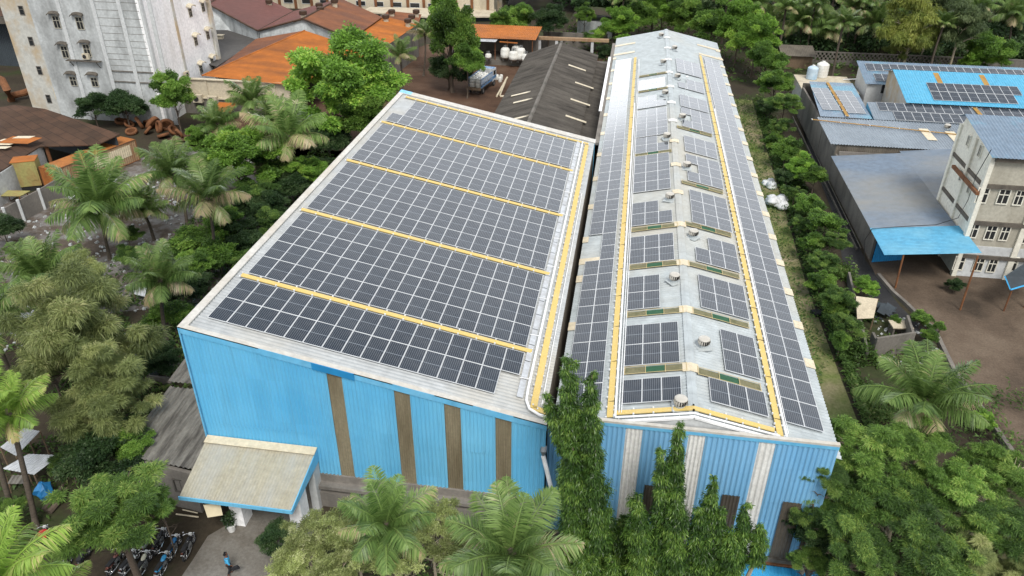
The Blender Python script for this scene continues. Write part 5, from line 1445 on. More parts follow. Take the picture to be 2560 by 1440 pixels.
# far cream factory wall along the top
t = thing('cream_factory', 'long cream factory wall with shuttered windows behind the rust roofs', 'building', (-80, 180, 0))
FY = 178.0
xl, xr = at(500, 10, y=FY).x, at(1235, 10, y=FY).x
b = MB(); b.span((xl, FY, 0), (xr, FY+14, 7.5)); b.build('wall', M['cream_wall'], t)
b = MB()
for k in range(15):
    x = at(700+40*k, 10, y=FY).x
    if x < xr: b.span((x-.3, FY-.3, 0), (x+.3, FY-.01, 7.5))
b.build('piers', M['rust_steel'], t)
for k in range(11):
    c = at(722+45*k, 9, y=FY-.02)
    if c.x < xr-1: window(t, Vector((c.x, FY-.01, 1.7)), 2.3, 1.1, 'y', 0, 'white_wall', .1)
t = thing('pale_slab_roof', 'low pale concrete slab roof in front of the cream factory', 'building', at(1040, 30, z=3))
P = [at(925, 17, z=1.3), at(1240, 24, z=1.3), at(1240, 40, z=1.3), at(1070, 42, z=1.3), at(905, 28, z=1.3)]
b = MB(); b.slab(P, .3); b.build('roof_slab', M['cream_wall'], t)
b = MB(); b.prism([(p.x, p.y+1.2) for p in (P[4], P[3], P[2], P[1], P[0])], 0, .98); b.build('wall', M['slate_clad'], t)
t = thing('stained_house', 'small stained cream house with blue sheeting at the top of the yard', 'house', at(1190, 45, z=0))
p0, p1 = at(1165, 30, z=0), at(1240, 48, z=0)
b = MB(); b.span((p0.x, p1.y+8, 0), (p1.x, p1.y+18, 5.5)); b.build('wall', M['peel_wall'], t)
b = MB(); b.span((p0.x-.5, p1.y+7.5, 5.51), (p1.x+.5, p1.y+18.5, 5.8)); b.build('roof', M['concrete_dark'], t)
b = MB(); b.span((p1.x+.1, p1.y+8, 3.2), (p1.x+6, p1.y+16, 5.0)); b.build('blue_sheeting', M['blue_trim'], t)
window(t, Vector((p0.x+4, p1.y+7.99, 3.4)), 2.0, 1.4, 'y', 1, 'concrete')
# dark shed at the far left edge
t = thing('slate_clad_shed', 'big dark shed with brown rust roof and slate cladding left of the tower', 'factory shed', (-105, 125, 0))
b = MB(); b.corr((-135, 122, 0), (-88.0, 122, 0), (-88.0, 122, 9.0), (-135, 122, 9.0), .35, .05); b.build('cladding', M['slate_clad'], t)
b = MB(); b.corr((-136, 119.5, 9.1), (-87, 119.5, 9.1), (-87, 150, 13), (-136, 150, 13), .4, .05); b.build('roof', M['brown_roof'], t)
b = MB(); b.span((-135, 119.3, 7.9), (-87, 119.7, 9.05)); b.build('eave_beam', M['black_trim'], t)
b = MB(); b.corr((-136, 150.2, 13), (-87, 150.2, 13), (-87, 175, 9.5), (-136, 175, 9.5), .4, .05); b.slab([(-136, 133, 10.95), (-87, 133, 10.95), (-87, 135, 11.2), (-136, 135, 11.2)], .06); b.build('rust_roof', M['rust_red'], t)
t = thing('brown_duct', 'thick rusty duct bending down in front of the slate shed', 'duct', at(30, 255, z=0))
b = MB(); b.tube([at(-20, 190, z=3.5), at(5, 200, z=3.3), at(18, 225, z=2.4), at(28, 250, z=.2)], .55, 10); b.tube([at(25, 240, z=.8), at(60, 232, z=1.0), at(98, 218, z=1.2)], .5, 10); b.build('duct', M['rust_steel'], t)

# brown roofed workshop on the left
BR = thing('brown_roof_workshop', 'low workshop under a broad dark brown sheet roof left of the palms', 'workshop', at(120, 330, z=0))
P = [at(-90, 282, z=4.9), at(37, 262, z=4.9), at(112, 272, z=4.8), at(300, 335, z=4.2), at(242, 362, z=3.6), at(100, 366, z=3.5), at(0, 428, z=3.5), at(-90, 484, z=3.5)]
b = MB(); b.slab(P, .12); b.build('roof', M['brown_roof'], BR)
b = MB()
for (px, py, z, m_) in ((25, 352, 4.15, 0), (10, 362, 4.05, 0), (0, 371, 4.0, 0), (60, 345, 4.3, 0)):
    q = at(px, py, z=z); b.slab([q+Vector((-1.2, -.5, .08)), q+Vector((.9, -.2, .11)), q+Vector((1.2, .5, .16)), q+Vector((-.9, .2, .13))], .02)
b.build('roof_skylight', M['cream_sky'], BR)
q = at(52, 352, z=4.2); b = MB(); b.slab([q+Vector((-2.2, -1.1, .03)), q+Vector((1.6, -.9, .06)), q+Vector((2.2, .9, .2)), q+Vector((-1.6, .8, .2))], .02); b.build('rust_patch', M['rust_orange'], BR)
b = MB()
i0, i1, i2 = P[7]+Vector((0, .5, 0)), P[6]+Vector((.1, .5, 0)), P[5]+Vector((-.2, .6, 0))
b.wall((i0.x, i0.y), (i1.x, i1.y), 0, 3.35, .25); b.wall((i1.x, i1.y), (i2.x, i2.y), 0, 3.35, .25); b.build('block_wall', M['grey_plaster'], BR)
b = MB(); j0, j1 = P[1]+Vector((0, -.6, 0)), P[3]+Vector((-.6, -.3, 0)); b.wall((j0.x, j0.y), (j1.x, j1.y), 0, 3.9, .25); b.build('rear_wall', M['slate_clad'], BR)
b = MB(); b.tube([Vector((i2.x+.5, i2.y, 0)), Vector((i2.x+.5, i2.y, 3.5))], .22, 8); b.build('post', M['rust_steel'], BR)
c = at(21, 437, y=i1.y+(i2.y-i1.y)*.2); window(BR, Vector((c.x, c.y-.05, 2.0)), 1.0, 1.0, 'y', 2, 'concrete_dark')
q = gp(84, 470); t = thing('metal_cabinet', 'faded green and yellow metal cabinet beside the workshop', 'cabinet', q, .45)
b = MB(); b.box((q.x, q.y, q.z+2.1), (2.5, 1.9, 3.0), .45); b.build('body', M['cab_green'], t)
b = MB(); b.box((q.x, q.y, q.z+3.63), (2.6, 2.0, .06), .45); b.build('top', M['rust_orange'], t)
b = MB(); b.box((q.x, q.y, q.z+.3), (2.3, 1.7, .6), .45); b.build('plinth', M['dark'], t)
b = MB(); b.box((q.x+.7*math.cos(.45)+.98*math.sin(.45), q.y+.7*math.sin(.45)-.98*math.cos(.45), q.z+2.2), (.8, .05, 1.8), .45); b.build('door', M['cab_green'], t)
q = gp(40, 508); t = thing('junk_table', 'low shelter of rusty sheets and junk behind the boundary wall', 'shelter', q)
b = MB(); b.slab([q+Vector((-1.6, -.7, 1.1)), q+Vector((1.3, -.5, 1.2)), q+Vector((1.6, .8, 1.3)), q+Vector((-1.3, .7, 1.2))], .05); b.build('top', M['cab_green'], t)
b = MB()
for sx, sy in ((-1.3, -.5), (1.1, -.4), (1.3, .6), (-1.1, .5)): b.tube([q+Vector((sx, sy, 0)), q+Vector((sx, sy, 1.15))], .06, 5)
b.build('legs', M['rust_steel'], t)
# boundary wall of concrete panels and posts
w0, w1, w2, w3 = gp(-60, 625), gp(25, 573), gp(61, 553), gp(112, 524)
w4 = gp(168, 488)
t = thing('boundary_wall', 'grey precast concrete boundary wall with posts beside the rubble', 'wall', w1)
b = MB(); p_ = MB()
for a, e in ((w0, w1), (w1, w2), (w2, w3), (w3, w4)):
    b.wall((a.x, a.y), (e.x, e.y), -.1, 2.35, .12)
for q in (w1, w2, w3): p_.box((q.x, q.y+.05, 1.2), (.28, .3, 2.6), .6)
b.build('panels', M['concrete'], t); p_.build('posts', M['white_wall'], t)
# rusty container
c0, c1 = gp(150, 482), gp(350, 400)
ang = math.atan2(c1.y-c0.y, c1.x-c0.x); Lc = (c1-c0).length; ux = Vector((math.cos(ang), math.sin(ang), 0)); uy = Vector((-math.sin(ang), math.cos(ang), 0))
t = thing('shipping_container', 'rusty orange shipping container with a faded beige side behind the palms', 'container', c0, ang)
hC, wC = 2.75, 2.5
def cp(u, v, z): return c0+ux*u+uy*v+Vector((0, 0, z))
b = MB(); b.corr(cp(0, 0, .1), cp(Lc, 0, .1), cp(Lc, 0, hC), cp(0, 0, hC), .3, .05); b.build('side', M['cont_beige'], t)
b = MB(); b.corr(cp(Lc*.45, -.03, 1.0), cp(Lc*.92, -.03, 1.0), cp(Lc*.92, -.03, 2.4), cp(Lc*.45, -.03, 2.4), .3, .05); b.build('yellow_patch', M['cream_sky'], t)
b = MB(); b.slab([cp(0, 0, hC+.02), cp(Lc, 0, hC+.02), cp(Lc, wC, hC+.02), cp(0, wC, hC+.02)], .06); b.build('roof', M['cont_orange'], t)
b = MB(); b.corr(cp(0, wC, .1), cp(0, 0, .1), cp(0, 0, hC-.05), cp(0, wC, hC-.05), .3, .05); b.corr(cp(Lc, 0, .1), cp(Lc, wC, .1), cp(Lc, wC, hC-.05), cp(Lc, 0, hC-.05), .3, .05); b.corr(cp(Lc, wC, .1), cp(0, wC, .1), cp(0, wC, hC-.05), cp(Lc, wC, hC-.05), .3, .05); b.build('end_walls', M['cont_orange'], t)
b = MB()
for u, v in ((0, 0), (Lc, 0), (0, wC), (Lc, wC)): b.tube([cp(u, v, 0), cp(u, v, hC)], .09, 4)
b.tube([cp(0, -.04, hC), cp(Lc, -.04, hC)], .07, 4); b.tube([cp(0, -.04, .1), cp(Lc, -.04, .1)], .07, 4); b.build('frame', M['rust_steel'], t)
# rusty rings and scrap below the tower
ring0 = None
for i, (px, py, r, tl) in enumerate(((305, 308, .9, 0), (325, 318, .7, .6), (352, 320, .95, 1.2), (375, 312, .8, .4), (385, 322, 1.1, 1.0), (400, 330, .9, 1.3), (418, 322, 1.0, .5), (436, 336, .8, .9), (450, 345, .7, 1.2), (410, 345, .8, .3), (372, 335, .7, .8), (330, 335, .8, .2))):
    q = gp(px, py)
    b = MB(); b.lathe([(r*.65, -.2), (r, -.22), (r*1.02, 0), (r, .22), (r*.65, .2), (r*.62, 0), (r*.65, -.2)], 18)
    if ring0 is None:
        ring0 = tag(b.build('rusty_ring', M['rust_steel'], None, True), 'rusty steel ring lying among scrap at the foot of the white tower', 'scrap ring', 'rusty rings below the tower'); o = ring0
    else:
        o = ring0.copy(); COL.objects.link(o); o.scale = (r/.9, r/.9, r/.9)
    o.location = q+Vector((0, 0, .3+.5*r*math.sin(tl))); o.rotation_euler = (tl, .2, i*1.1)

# black roofed shed behind shed A
K = thing('black_roof_shed', 'old shed with a tarred black gabled roof and cream skylights between the two blue sheds', 'shed', (-11.8, 83, 0))
kz, ky0, ky1 = 6.0, 82.0, 130.8
b = MB(); b.corr((-17.6, ky0, 3.9), (-17.6, ky1, 3.9), (-11.8, ky1, kz), (-11.8, ky0, kz), .35, -.05); b.build('roof_slope', M['black_roof'], K)
b = MB(); b.corr((-11.8, ky0, kz), (-11.8, ky1, kz), (-5.6, ky1, 4.2), (-5.6, ky0, 4.2), .35, -.05); b.build('roof_slope', M['black_roof'], K)
b = MB(); b.corr((-5.9, ky0, 3.9), (-5.9, ky1-3, 3.9), (-3.6, ky1-3, 3.4), (-3.6, ky0, 3.4), .35, -.05); b.build('lean_to_roof', M['black_roof'], K)
b = MB()
for k in range(40): b.tube([(-11.8, ky0+1.22*k, kz+.03+.02*(k % 2)), (-11.8, ky0+1.22*k+1.25, kz+.03+.02*(k % 2))], .26, 6)
b.build('ridge_cap', M['concrete_dark'], K)
b = MB(); b.prism([(-17.3, ky0+.3), (-3.9, ky0+.3), (-3.9, ky1-.4), (-17.3, ky1-.4)], 0, 3.3); b.add([(-17.3, ky1-.4, 3.3), (-11.8, ky1-.4, 5.75), (-5.8, ky1-.4, 3.3), (-17.3, ky0+.3, 3.3), (-11.8, ky0+.3, 5.75), (-5.8, ky0+.3, 3.3)], [(0, 2, 1), (3, 4, 5)]); b.build('wall', M['concrete_dark'], K)
def onk(px, py):
    lo = 3.5
    z = 5.0
    for _ in range(8):
        q = at(px, py, z=z); z = kz - (abs(q.x+11.8)*.345 if q.x < -11.8 else (q.x+11.8)*.29)
    return at(px, py, z=z+.08), z
for px, py, dx in ((1443, 169, 1), (1461, 213, 1), (1451, 255, 1), (1440, 297, 1), (1308, 251, -1), (1298, 294, -1), (1302, 234, -1)):
    q, z = onk(px, py); s = 1.35; sl = .29*dx
    b = MB(); b.slab([(q.x-s, q.y-.28, q.z+s*sl), (q.x+s, q.y-.28, q.z-s*sl), (q.x+s, q.y+.28, q.z-s*sl), (q.x-s, q.y+.28, q.z+s*sl)], .03); b.build('skylight', M['cream_sky'], K)

# back yard: open store with white tanks, frame, truck
st = thing('open_store', 'open fronted store with an orange rusted roof sheltering white tanks', 'shelter', at(1270, 150, z=0))
sy = at(1270, 163, z=0).y
sx0, sx1 = at(1195, 163, z=0).x, at(1336, 163, z=0).x
b = MB(); b.corr((sx0-6, sy-.5, 4.7), (sx1+.3, sy-.5, 4.7), (sx1+.6, sy+6.5, 5.5), (sx0-6, sy+6.5, 5.5), .35, .04); b.build('roof', M['rust_orange'], st)
b = MB(); b.corr((sx0-3, sy-1.4, 4.3), (sx0+3.3, sy-1.4, 4.3), (sx0+3.6, sy+.4, 4.65), (sx0-3, sy+.4, 4.65), .3, .03); b.build('front_sheet', M['silver_sheet'], st)
b = MB(); b.span((sx0-6, sy+6, 0), (sx1, sy+6.2, 5.3)); b.span((sx0-6, sy-.3, 0), (sx1, sy+6, .9)); b.build('wall', M['concrete_dark'], st)
for x in (sx0+3, sx0+5.2, sx1-.3):
    b = MB(); b.tube([(x, sy-.2, 0), (x, sy-.2, 4.65)], .09, 6); b.build('post', M['rust_steel'], st)
t = thing('orange_pipe', 'short orange pipe slung under the store roof edge', 'pipe', (sx0+6, sy-.6, 4.3))
b = MB(); b.tube([(sx0+3.9, sy-.7, 4.2), (sx0+7.1, sy-.7, 4.1)], .13, 7); b.build('pipe', M['rust_orange'], t)
def vessel(px, py, r, h, label):
    q = at(px, py, z=.92); t = thing('white_vessel', label, 'tank', q, 0, 'white process vessels in the open store')
    b = MB(); b.lathe([(r*.55, .35), (r*.95, .6), (r, .7), (r*1.03, h*.55), (r, h*.56), (r, h*.8), (r*.85, h*.93), (r*.45, h)], 18, q); b.build('body', M['plastic_white'], t, True)
    b = MB()
    for k in range(3): a = k*2.1; b.tube([q+Vector((math.cos(a)*r*.7, math.sin(a)*r*.7, 0)), q+Vector((math.cos(a)*r*.8, math.sin(a)*r*.8, .8))], .06, 5)
    b.build('legs', M['steel'], t)
    b = MB(); b.lathe([(r*.18, h), (r*.18, h+.3), (r*.28, h+.32), (r*.28, h+.4)], 10, q); b.tube([q+Vector((r*.4, 0, h*.95)), q+Vector((r*.4, 0, h+.45))], .06, 5); b.tube([q+Vector((-r*.4, .1, h*.95)), q+Vector((-r*.5, .1, h+.35))], .05, 5); b.build('nozzles', M['steel'], t)
for (px, py, r, h), w in zip(((1263, 151, .82, 2.3), (1284, 156, .85, 2.0), (1290, 148, .8, 2.4), (1301, 155, .85, 2.5), (1314, 159, .72, 1.7)),
                             ('standing apart on the left', 'front one of the middle cluster', 'rear one of the middle cluster', 'tallest one, second from the right', 'shortest one at the right end')):
    vessel(px, py, r, h, 'white process vessel, '+w)
vessel(1221, 152, .55, 1.3, 'small white vessel deep in the shade of the store')
fr = thing('unfinished_shelter', 'rusty beam on white posts, frame of an unfinished shelter by the black roof', 'shelter', at(1420, 140, z=0))
f0, f1 = at(1348, 139, z=0), at(1487, 139, z=0)
b = MB(); b.span((f0.x-.3, f0.y, 2.9), (f1.x+2.5, f0.y+.8, 3.4)); b.build('beam', M['cont_beige'], fr)
b = MB()
for px in (1348, 1390, 1479): x = at(px, 139, y=f0.y).x; b.span((x-.25, f0.y+.1, 0), (x+.25, f0.y+.6, 2.88))
b.build('posts', M['white_wall'], fr)
b = MB(); b.span((f0.x, f0.y+6, 0), (f1.x+2, f0.y+6.3, 3.0)); b.build('rear_wall', M['concrete_dark'], fr)
q = at(1485, 95, z=0); t = thing('mossy_hut', 'small hut with a mossy rounded roof under the trees past the long shed', 'hut', q)
b = MB(); b.span((q.x-3.5, q.y, 0), (q.x+3.5, q.y+6, 3.2)); b.build('wall', M['grey_plaster'], t)
b = MB()
for k in range(6):
    a0_, a1_ = PI*k/6, PI*(k+1)/6
    b.quad((q.x-5*math.cos(a0_), q.y-.6, 3.1+1.6*math.sin(a0_)), (q.x-5*math.cos(a1_), q.y-.6, 3.1+1.6*math.sin(a1_)), (q.x-5*math.cos(a1_), q.y+7, 3.1+1.6*math.sin(a1_)), (q.x-5*math.cos(a0_), q.y+7, 3.1+1.6*math.sin(a0_)))
b.build('roof', M['soil'], t)
window(t, Vector((q.x+1.2, q.y-.01, 1.9)), 1.2, 1.0, 'y', 1, 'concrete')
t = thing('tarp_heap', 'dark plastic sheeting heap with bright folds behind the rusty beam', 'tarpaulin', at(1432, 97, z=1))
b = MB(); c = at(1432, 97, z=1.5); g = random.Random(9)
for k in range(14): b.box(c+Vector((g.uniform(-4, 4), g.uniform(-1.5, 1.5), g.uniform(-.6, .4))), (g.uniform(1, 2.5), g.uniform(.6, 1.4), .12), g.uniform(0, 3), rx=g.uniform(-.5, .5), ry=g.uniform(-.5, .5))
b.build('sheeting', M['silver_sheet'], t)
for i, (p0, p1, r, lab) in enumerate((((1242, 243), (1268, 196), .16, 'long pale pipe lying on the red earth by the truck'), ((1250, 240), (1266, 200), .13, 'second pale pipe lying beside the long one'))):
    a, e = gp(*p0), gp(*p1); t = thing('ground_pipe', lab, 'pipe', a, 0, 'pipes on the earth')
    b = MB(); b.tube([a+Vector((0, 0, r)), e+Vector((0, 0, r))], r, 8); b.build('pipe', M['cream_sky'], t)
block(1266, 241, (2.0, .6, .12), 'short pale plank lying by the end of the pipes', 'plank', 'plank', 'cream_sky', .2)
for i, (px, py) in enumerate(((1243, 199), (1250, 205), (1253, 199))):
    q = gp(px, py); o = MB().lathe([(.28, 0), (.3, .05), (.3, .75), (.2, .85), (.1, .9)], 12, q).build('white_can', M['plastic_white'], None, True)
    tag(o, 'small white plastic can standing on the earth near the truck, %s' % ('left one', 'front one', 'right one')[i], 'can', 'white cans by the truck')

# truck
r0, r1 = gp(1203, 240), gp(1238, 213)
ta = math.atan2(r1.y-r0.y, r1.x-r0.x); tl = (r1-r0).length
TR = thing('cargo_truck', 'blue and white lorry loaded with white drums, parked facing away in the back yard', 'truck', r0, ta)
tu = Vector((math.cos(ta), math.sin(ta), 0)); tv = Vector((-math.sin(ta), math.cos(ta), 0))
wT = 2.35; LT = max(7.0, min(tl+.8, 9.0)); bed = LT-2.1
def tp(u, v, z): return r0+tu*u+tv*v+Vector((0, 0, z))
def tbox(b, u0, v0, z0, u1, v1, z1, m=0):
    c = tp((u0+u1)/2, (v0+v1)/2, (z0+z1)/2); b.box(c, (u1-u0, v1-v0, z1-z0), ta, m)
b = MB(); tbox(b, -.3, .05, 1.0, bed, wT-.05, 1.18); tbox(b, -.2, .7, .7, LT-.4, 1.0, .98); tbox(b, -.2, 1.35, .7, LT-.4, 1.65, .98); b.build('chassis', M['wood'], TR)
b = MB(); tbox(b, -.45, -.05, .95, -.31, wT+.05, 1.2); b.build('rear_bumper', M['wood'], TR)
for v0, nm in ((0.0, 'side_rail'), (wT-.06, 'side_rail')):
    b = MB(); w = MB()
    tbox(b, 0, v0, 1.2, bed, v0+.06, 1.38); tbox(w, 0, v0, 1.75, bed, v0+.06, 2.25); tbox(b, 0, v0, 2.45, bed, v0+.06, 2.6)
    for k in range(11): tbox(b, k*bed/10-.05, v0-.035, 1.15, k*bed/10+.05, v0-.001, 2.6)
    sr = b.build(nm, M['truck_blue'], TR); w.build('white_panel', M['truck_white'], sr)
b = MB(); tbox(b, bed-.02, .0, 1.2, bed+.08, wT, 3.0); b.build('headboard', M['truck_white'], TR)
b = MB(); tbox(b, bed+.25, .05, .85, LT-.15, wT-.05, 2.75); tbox(b, LT-.15, .08, .85, LT, wT-.08, 1.75); tbox(b, bed+.3, .12, 2.76, LT-.3, wT-.12, 2.85); cb = b.build('cab', M['truck_white'], TR)
b = MB(); tbox(b, bed+.24, .03, 1.25, LT-.1, .049, 1.7); tbox(b, bed+.3, .1, 2.86, LT-.4, wT-.1, 2.9); b.build('blue_band', M['truck_blue'], cb)
b = MB(); tbox(b, bed+.7, .02, 1.8, LT-.5, .049, 2.5); tbox(b, LT-.149, .2, 1.85, LT-.12, wT-.2, 2.6); b.build('cab_window', M['glass_dark'], cb)
b = MB()
for v in (.05, wT-.05): b.tube([tp(0, v, 1.2), tp(0, v, 3.05)], .04, 5)
b.tube([tp(0, .05, 2.5), tp(0, wT-.05, 2.5)], .04, 5); b.tube([tp(0, .05, 2.0), tp(0, wT-.05, 2.0)], .04, 5); b.build('tail_rail', M['steel'], TR)
for u in (1.1, LT-1.2):
    for v in (.12, wT-.12):
        b = MB(); b.ring(tp(u, v, .5), tv, .36, .15, 20, 8); wh = b.build('wheel', M['rubber'], TR, True)
        b = MB(); b.tube([tp(u, v-.1, .5), tp(u, v+.1, .5)], .3, 14); b.build('rim', M['steel'], wh)
drum_words = ['rear left', 'rear right', 'second row left', 'second row right', 'third row left', 'third row right', 'front left', 'front right']
dr0 = None
for k in range(8):
    q = tp(.55+1.05*(k//2), .68+1.0*(k % 2), 1.2)
    if dr0 is None:
        dr0 = thing('plastic_drum', '', 'drum', q, 0, 'white drums on the truck')
        b = MB(); pr = [(.40, 0), (.46, .06), (.46, .5), (.485, .53), (.485, .57), (.46, .6), (.46, .95), (.485, .98), (.485, 1.02), (.46, 1.05), (.44, 1.4), (.36, 1.48), (.3, 1.5)]
        b.lathe(pr, 18, q); b.build('body', M['plastic_white'], dr0, True)
        b = MB(); b.lathe([(.12, 1.5), (.12, 1.58)], 10, q+Vector((.15, 0, 0))); b.build('cap', M['steel'], dr0); d = dr0
    else: d = dup(dr0, q)
    d['label'] = 'white plastic drum standing on the truck bed, %s' % drum_words[k]

# ------------------------------------------------------------------ front left: low shed, scooters, person
LS = thing('streaked_sheet_shed', 'low shed with a streaked grey corrugated roof against the wide blue shed', 'shed', (-27, 36, 0))
P1 = [at(307, 1135, z=3.6), at(480, 1165, z=3.6)]
q0 = at(302, 1138, z=3.4); q1 = at(490, 1165, z=3.4); q2 = at(515, 1010, z=3.9); q3 = at(428, 968, z=3.9)
b = MB(); b.corr(q0, Vector((-24.12, q0.y-.6, 3.55)), Vector((-24.12, q3.y, 4.0)), q3, .34, .09); b.build('roof', M['old_sheet'], LS)
q4 = at(423, 955, z=4.1); q5 = at(470, 893, z=4.3)
b = MB(); b.corr(q4, Vector((-24.2, q4.y, 4.2)), Vector((-24.2, q5.y, 4.4)), q5, .34, .09); b.build('rear_roof', M['old_sheet'], LS)
b = MB(); b.tube([q0, q3], .16, 4); b.tube([q4, q5], .16, 4); b.build('verge_board', M['concrete'], LS)
b = MB(); b.wall((q0.x+.2, q0.y-.05), (-24.2, q0.y-.75), 0, 3.3, .25); b.wall((q3.x+.3, q3.y), (q0.x+.3, q0.y), 0, 3.2, .2); b.build('wall', M['concrete'], LS)
c = at(455, 1215, y=q0.y-.5); window(LS, Vector((c.x, q0.y-.5, 2.0)), 1.0, 1.1, 'y', 1, 'concrete_dark')
q = at(538, 1276, z=2.3)
o = MB().slab([at(508, 1262, z=2.4), at(550, 1258, z=2.4), at(557, 1288, z=1.9), at(519, 1294, z=1.9)], .04).build('cream_board', M['slab_cream']); tag(o, 'cream board leaning out beside the white porch pillar', 'board')
t = thing('potted_plant', 'flowering plant in a white bucket at the porch pillar', 'pot plant', gp(580, 1326))
q = gp(580, 1326)
b = MB(); b.lathe([(.2, 0), (.27, .45), (.3, .47), (.3, .52), (.25, .52)], 16, q); b.build('pot', M['terracotta'], t)
me = crown_mesh('foliage', 900, M['leaf_dark'], [(0, 0, .75, .28), (-.15, 0, 1.05, .25), (.1, .05, 1.3, .24), (-.25, .1, .6, .2)], 1100, (.16, .08)); o = bpy.data.objects.new('foliage', me); COL.objects.link(o); o.parent = t
b = MB(); b.tube([q+Vector((0, 0, .4)), q+Vector((-.05, 0, 1.2))], .02, 5); b.build('stem', M['bark'], t)
t = thing('pipe_stack', 'pale lengths of pipe lying along the foot of the low shed wall', 'pipe', gp(470, 1290))
b = MB(); a, e = gp(441, 1288), gp(497, 1296); b.tube([a+Vector((0, 0, .1)), e+Vector((0, 0, .12))], .05, 6); b.tube([a+Vector((.2, .4, .1)), e+Vector((-.2, .3, .12))], .04, 6); b.build('pipes', M['cream_sky'], t)

def make_bike():
    """motorbike pointing to +x, wheels on z=0"""
    t = thing('motorcycle', 'x', 'motorcycle', (0, 0, 0), 0, 'motorcycles parked by the pavement')
    for x in (-.64, .64):
        w = MB().ring((x, 0, .30), (0, 1, 0), .245, .055, 22, 8).build('wheel', M['rubber'], t, True)
        b = MB(); b.ring((x, 0, .30), (0, 1, 0), .19, .016, 20, 6); b.tube([(x, -.05, .3), (x, .05, .3)], .06, 10)
        for k in range(6): a = k*PI/6; b.tube([(x-.19*math.cos(a), 0, .3-.19*math.sin(a)), (x+.19*math.cos(a), 0, .3+.19*math.sin(a))], .007, 4)
        b.build('rim', M['chrome'], w)
    for x in (-.64, .64):
        b = MB(); P = []
        for k in range(9):
            a = (.25+.5*k/8)*PI if x > 0 else (.2+.55*k/8)*PI
            P.append((x+.34*math.cos(a), 0, .3+.34*math.sin(a)))
        for i in range(8): b.slab([(P[i][0], -.07, P[i][2]), (P[i+1][0], -.07, P[i+1][2]), (P[i+1][0], .07, P[i+1][2]), (P[i][0], .07, P[i][2])], .015)
        b.build('mudguard', M['bike_black'], t)
    b = MB()
    pr = [(-.02, .0), (.0, .07), (.12, .125), (.28, .14), (.40, .115), (.46, .05), (.47, 0)]
    n = 12; vs = []; k_ = len(pr)
    for u, r in pr:
        for j in range(n): a = 2*PI*j/n; vs.append((-.08+u, math.cos(a)*max(r, .01)*.95, .80+math.sin(a)*max(r, .01)*.8+u*.12))
    fs = [(i*n+j, i*n+(j+1) % n, (i+1)*n+(j+1) % n, (i+1)*n+j) for i in range(k_-1) for j in range(n)]
    b.add(vs, fs)
    b.span((-.62, -.10, .60), (-.22, .10, .72)); b.span((-.75, -.07, .68), (-.60, .07, .76))
    b.build('tank_and_panels', M['bike_blue'], t, True)
    b = MB(); b.box((-.36, 0, .80), (.66, .24, .09), ry=.06); b.box((-.55, 0, .84), (.3, .2, .05)); b.build('seat', M['seat'], t)
    b = MB(); b.box((.02, 0, .42), (.34, .24, .28)); b.box((.10, 0, .58), (.18, .2, .16), ry=.4); b.tube([(.0, -.12, .40), (.0, .12, .40)], .11, 10); b.build('engine', M['steel'], t)
    b = MB(); b.tube([(.42, 0, .88), (.15, 0, .74), (-.3, 0, .66), (-.62, 0, .62)], .035, 6); b.tube([(.40, 0, .80), (.2, 0, .35), (-.1, 0, .28), (-.64, -.08, .30)], .03, 6); b.tube([(-.1, .08, .28), (-.64, .08, .30)], .025, 6); b.build('chassis', M['bike_black'], t)
    b = MB()
    for s in (-.08, .08): b.tube([(.66, s, .3), (.44, s, .92)], .025, 7); b.tube([(-.64, s*1.4, .33), (-.5, s*1.4, .66)], .025, 7)
    b.build('fork', M['chrome'], t)
    b = MB(); b.tube([(.30, -.36, .98), (.40, -.2, 1.02), (.44, 0, .98), (.40, .2, 1.02), (.30, .36, .98)], .016, 6)
    b.tube([(.30, -.36, .98), (.38, -.27, 1.01)], .024, 6); b.tube([(.30, .36, .98), (.38, .27, 1.01)], .024, 6)
    for s in (-.27, .27): b.tube([(.38, s, 1.0), (.36, s*1.15, 1.16)], .008, 4); b.lathe([(.02, -.01), (.055, 0), (.02, .01)], 10, (.36, s*1.15, 1.19))
    b.build('handlebar', M['chrome'], t)
    b = MB(); b.lathe([(.05, -.02), (.09, .0), (.09, .05)], 14, (.53, 0, .88)); b.box((.5, 0, .9), (.12, .17, .17)); b.build('headlight', M['lens'], t)
    b = MB(); b.box((-.80, 0, .72), (.05, .12, .07)); b.build('tail_light', M['bike_red'], t)
    b = MB(); b.box((-.84, 0, .56), (.01, .2, .13), ry=-.2); b.build('number_plate', M['plate'], t)
    b = MB(); b.tube([(.05, -.14, .32), (-.3, -.16, .27), (-.85, -.17, .36)], [.025, .035, .045], 8); b.build('exhaust', M['chrome'], t)
    b = MB(); b.tube([(-.1, .12, .3), (-.16, .28, .02)], .014, 5); b.build('side_stand', M['bike_black'], t)
    return t
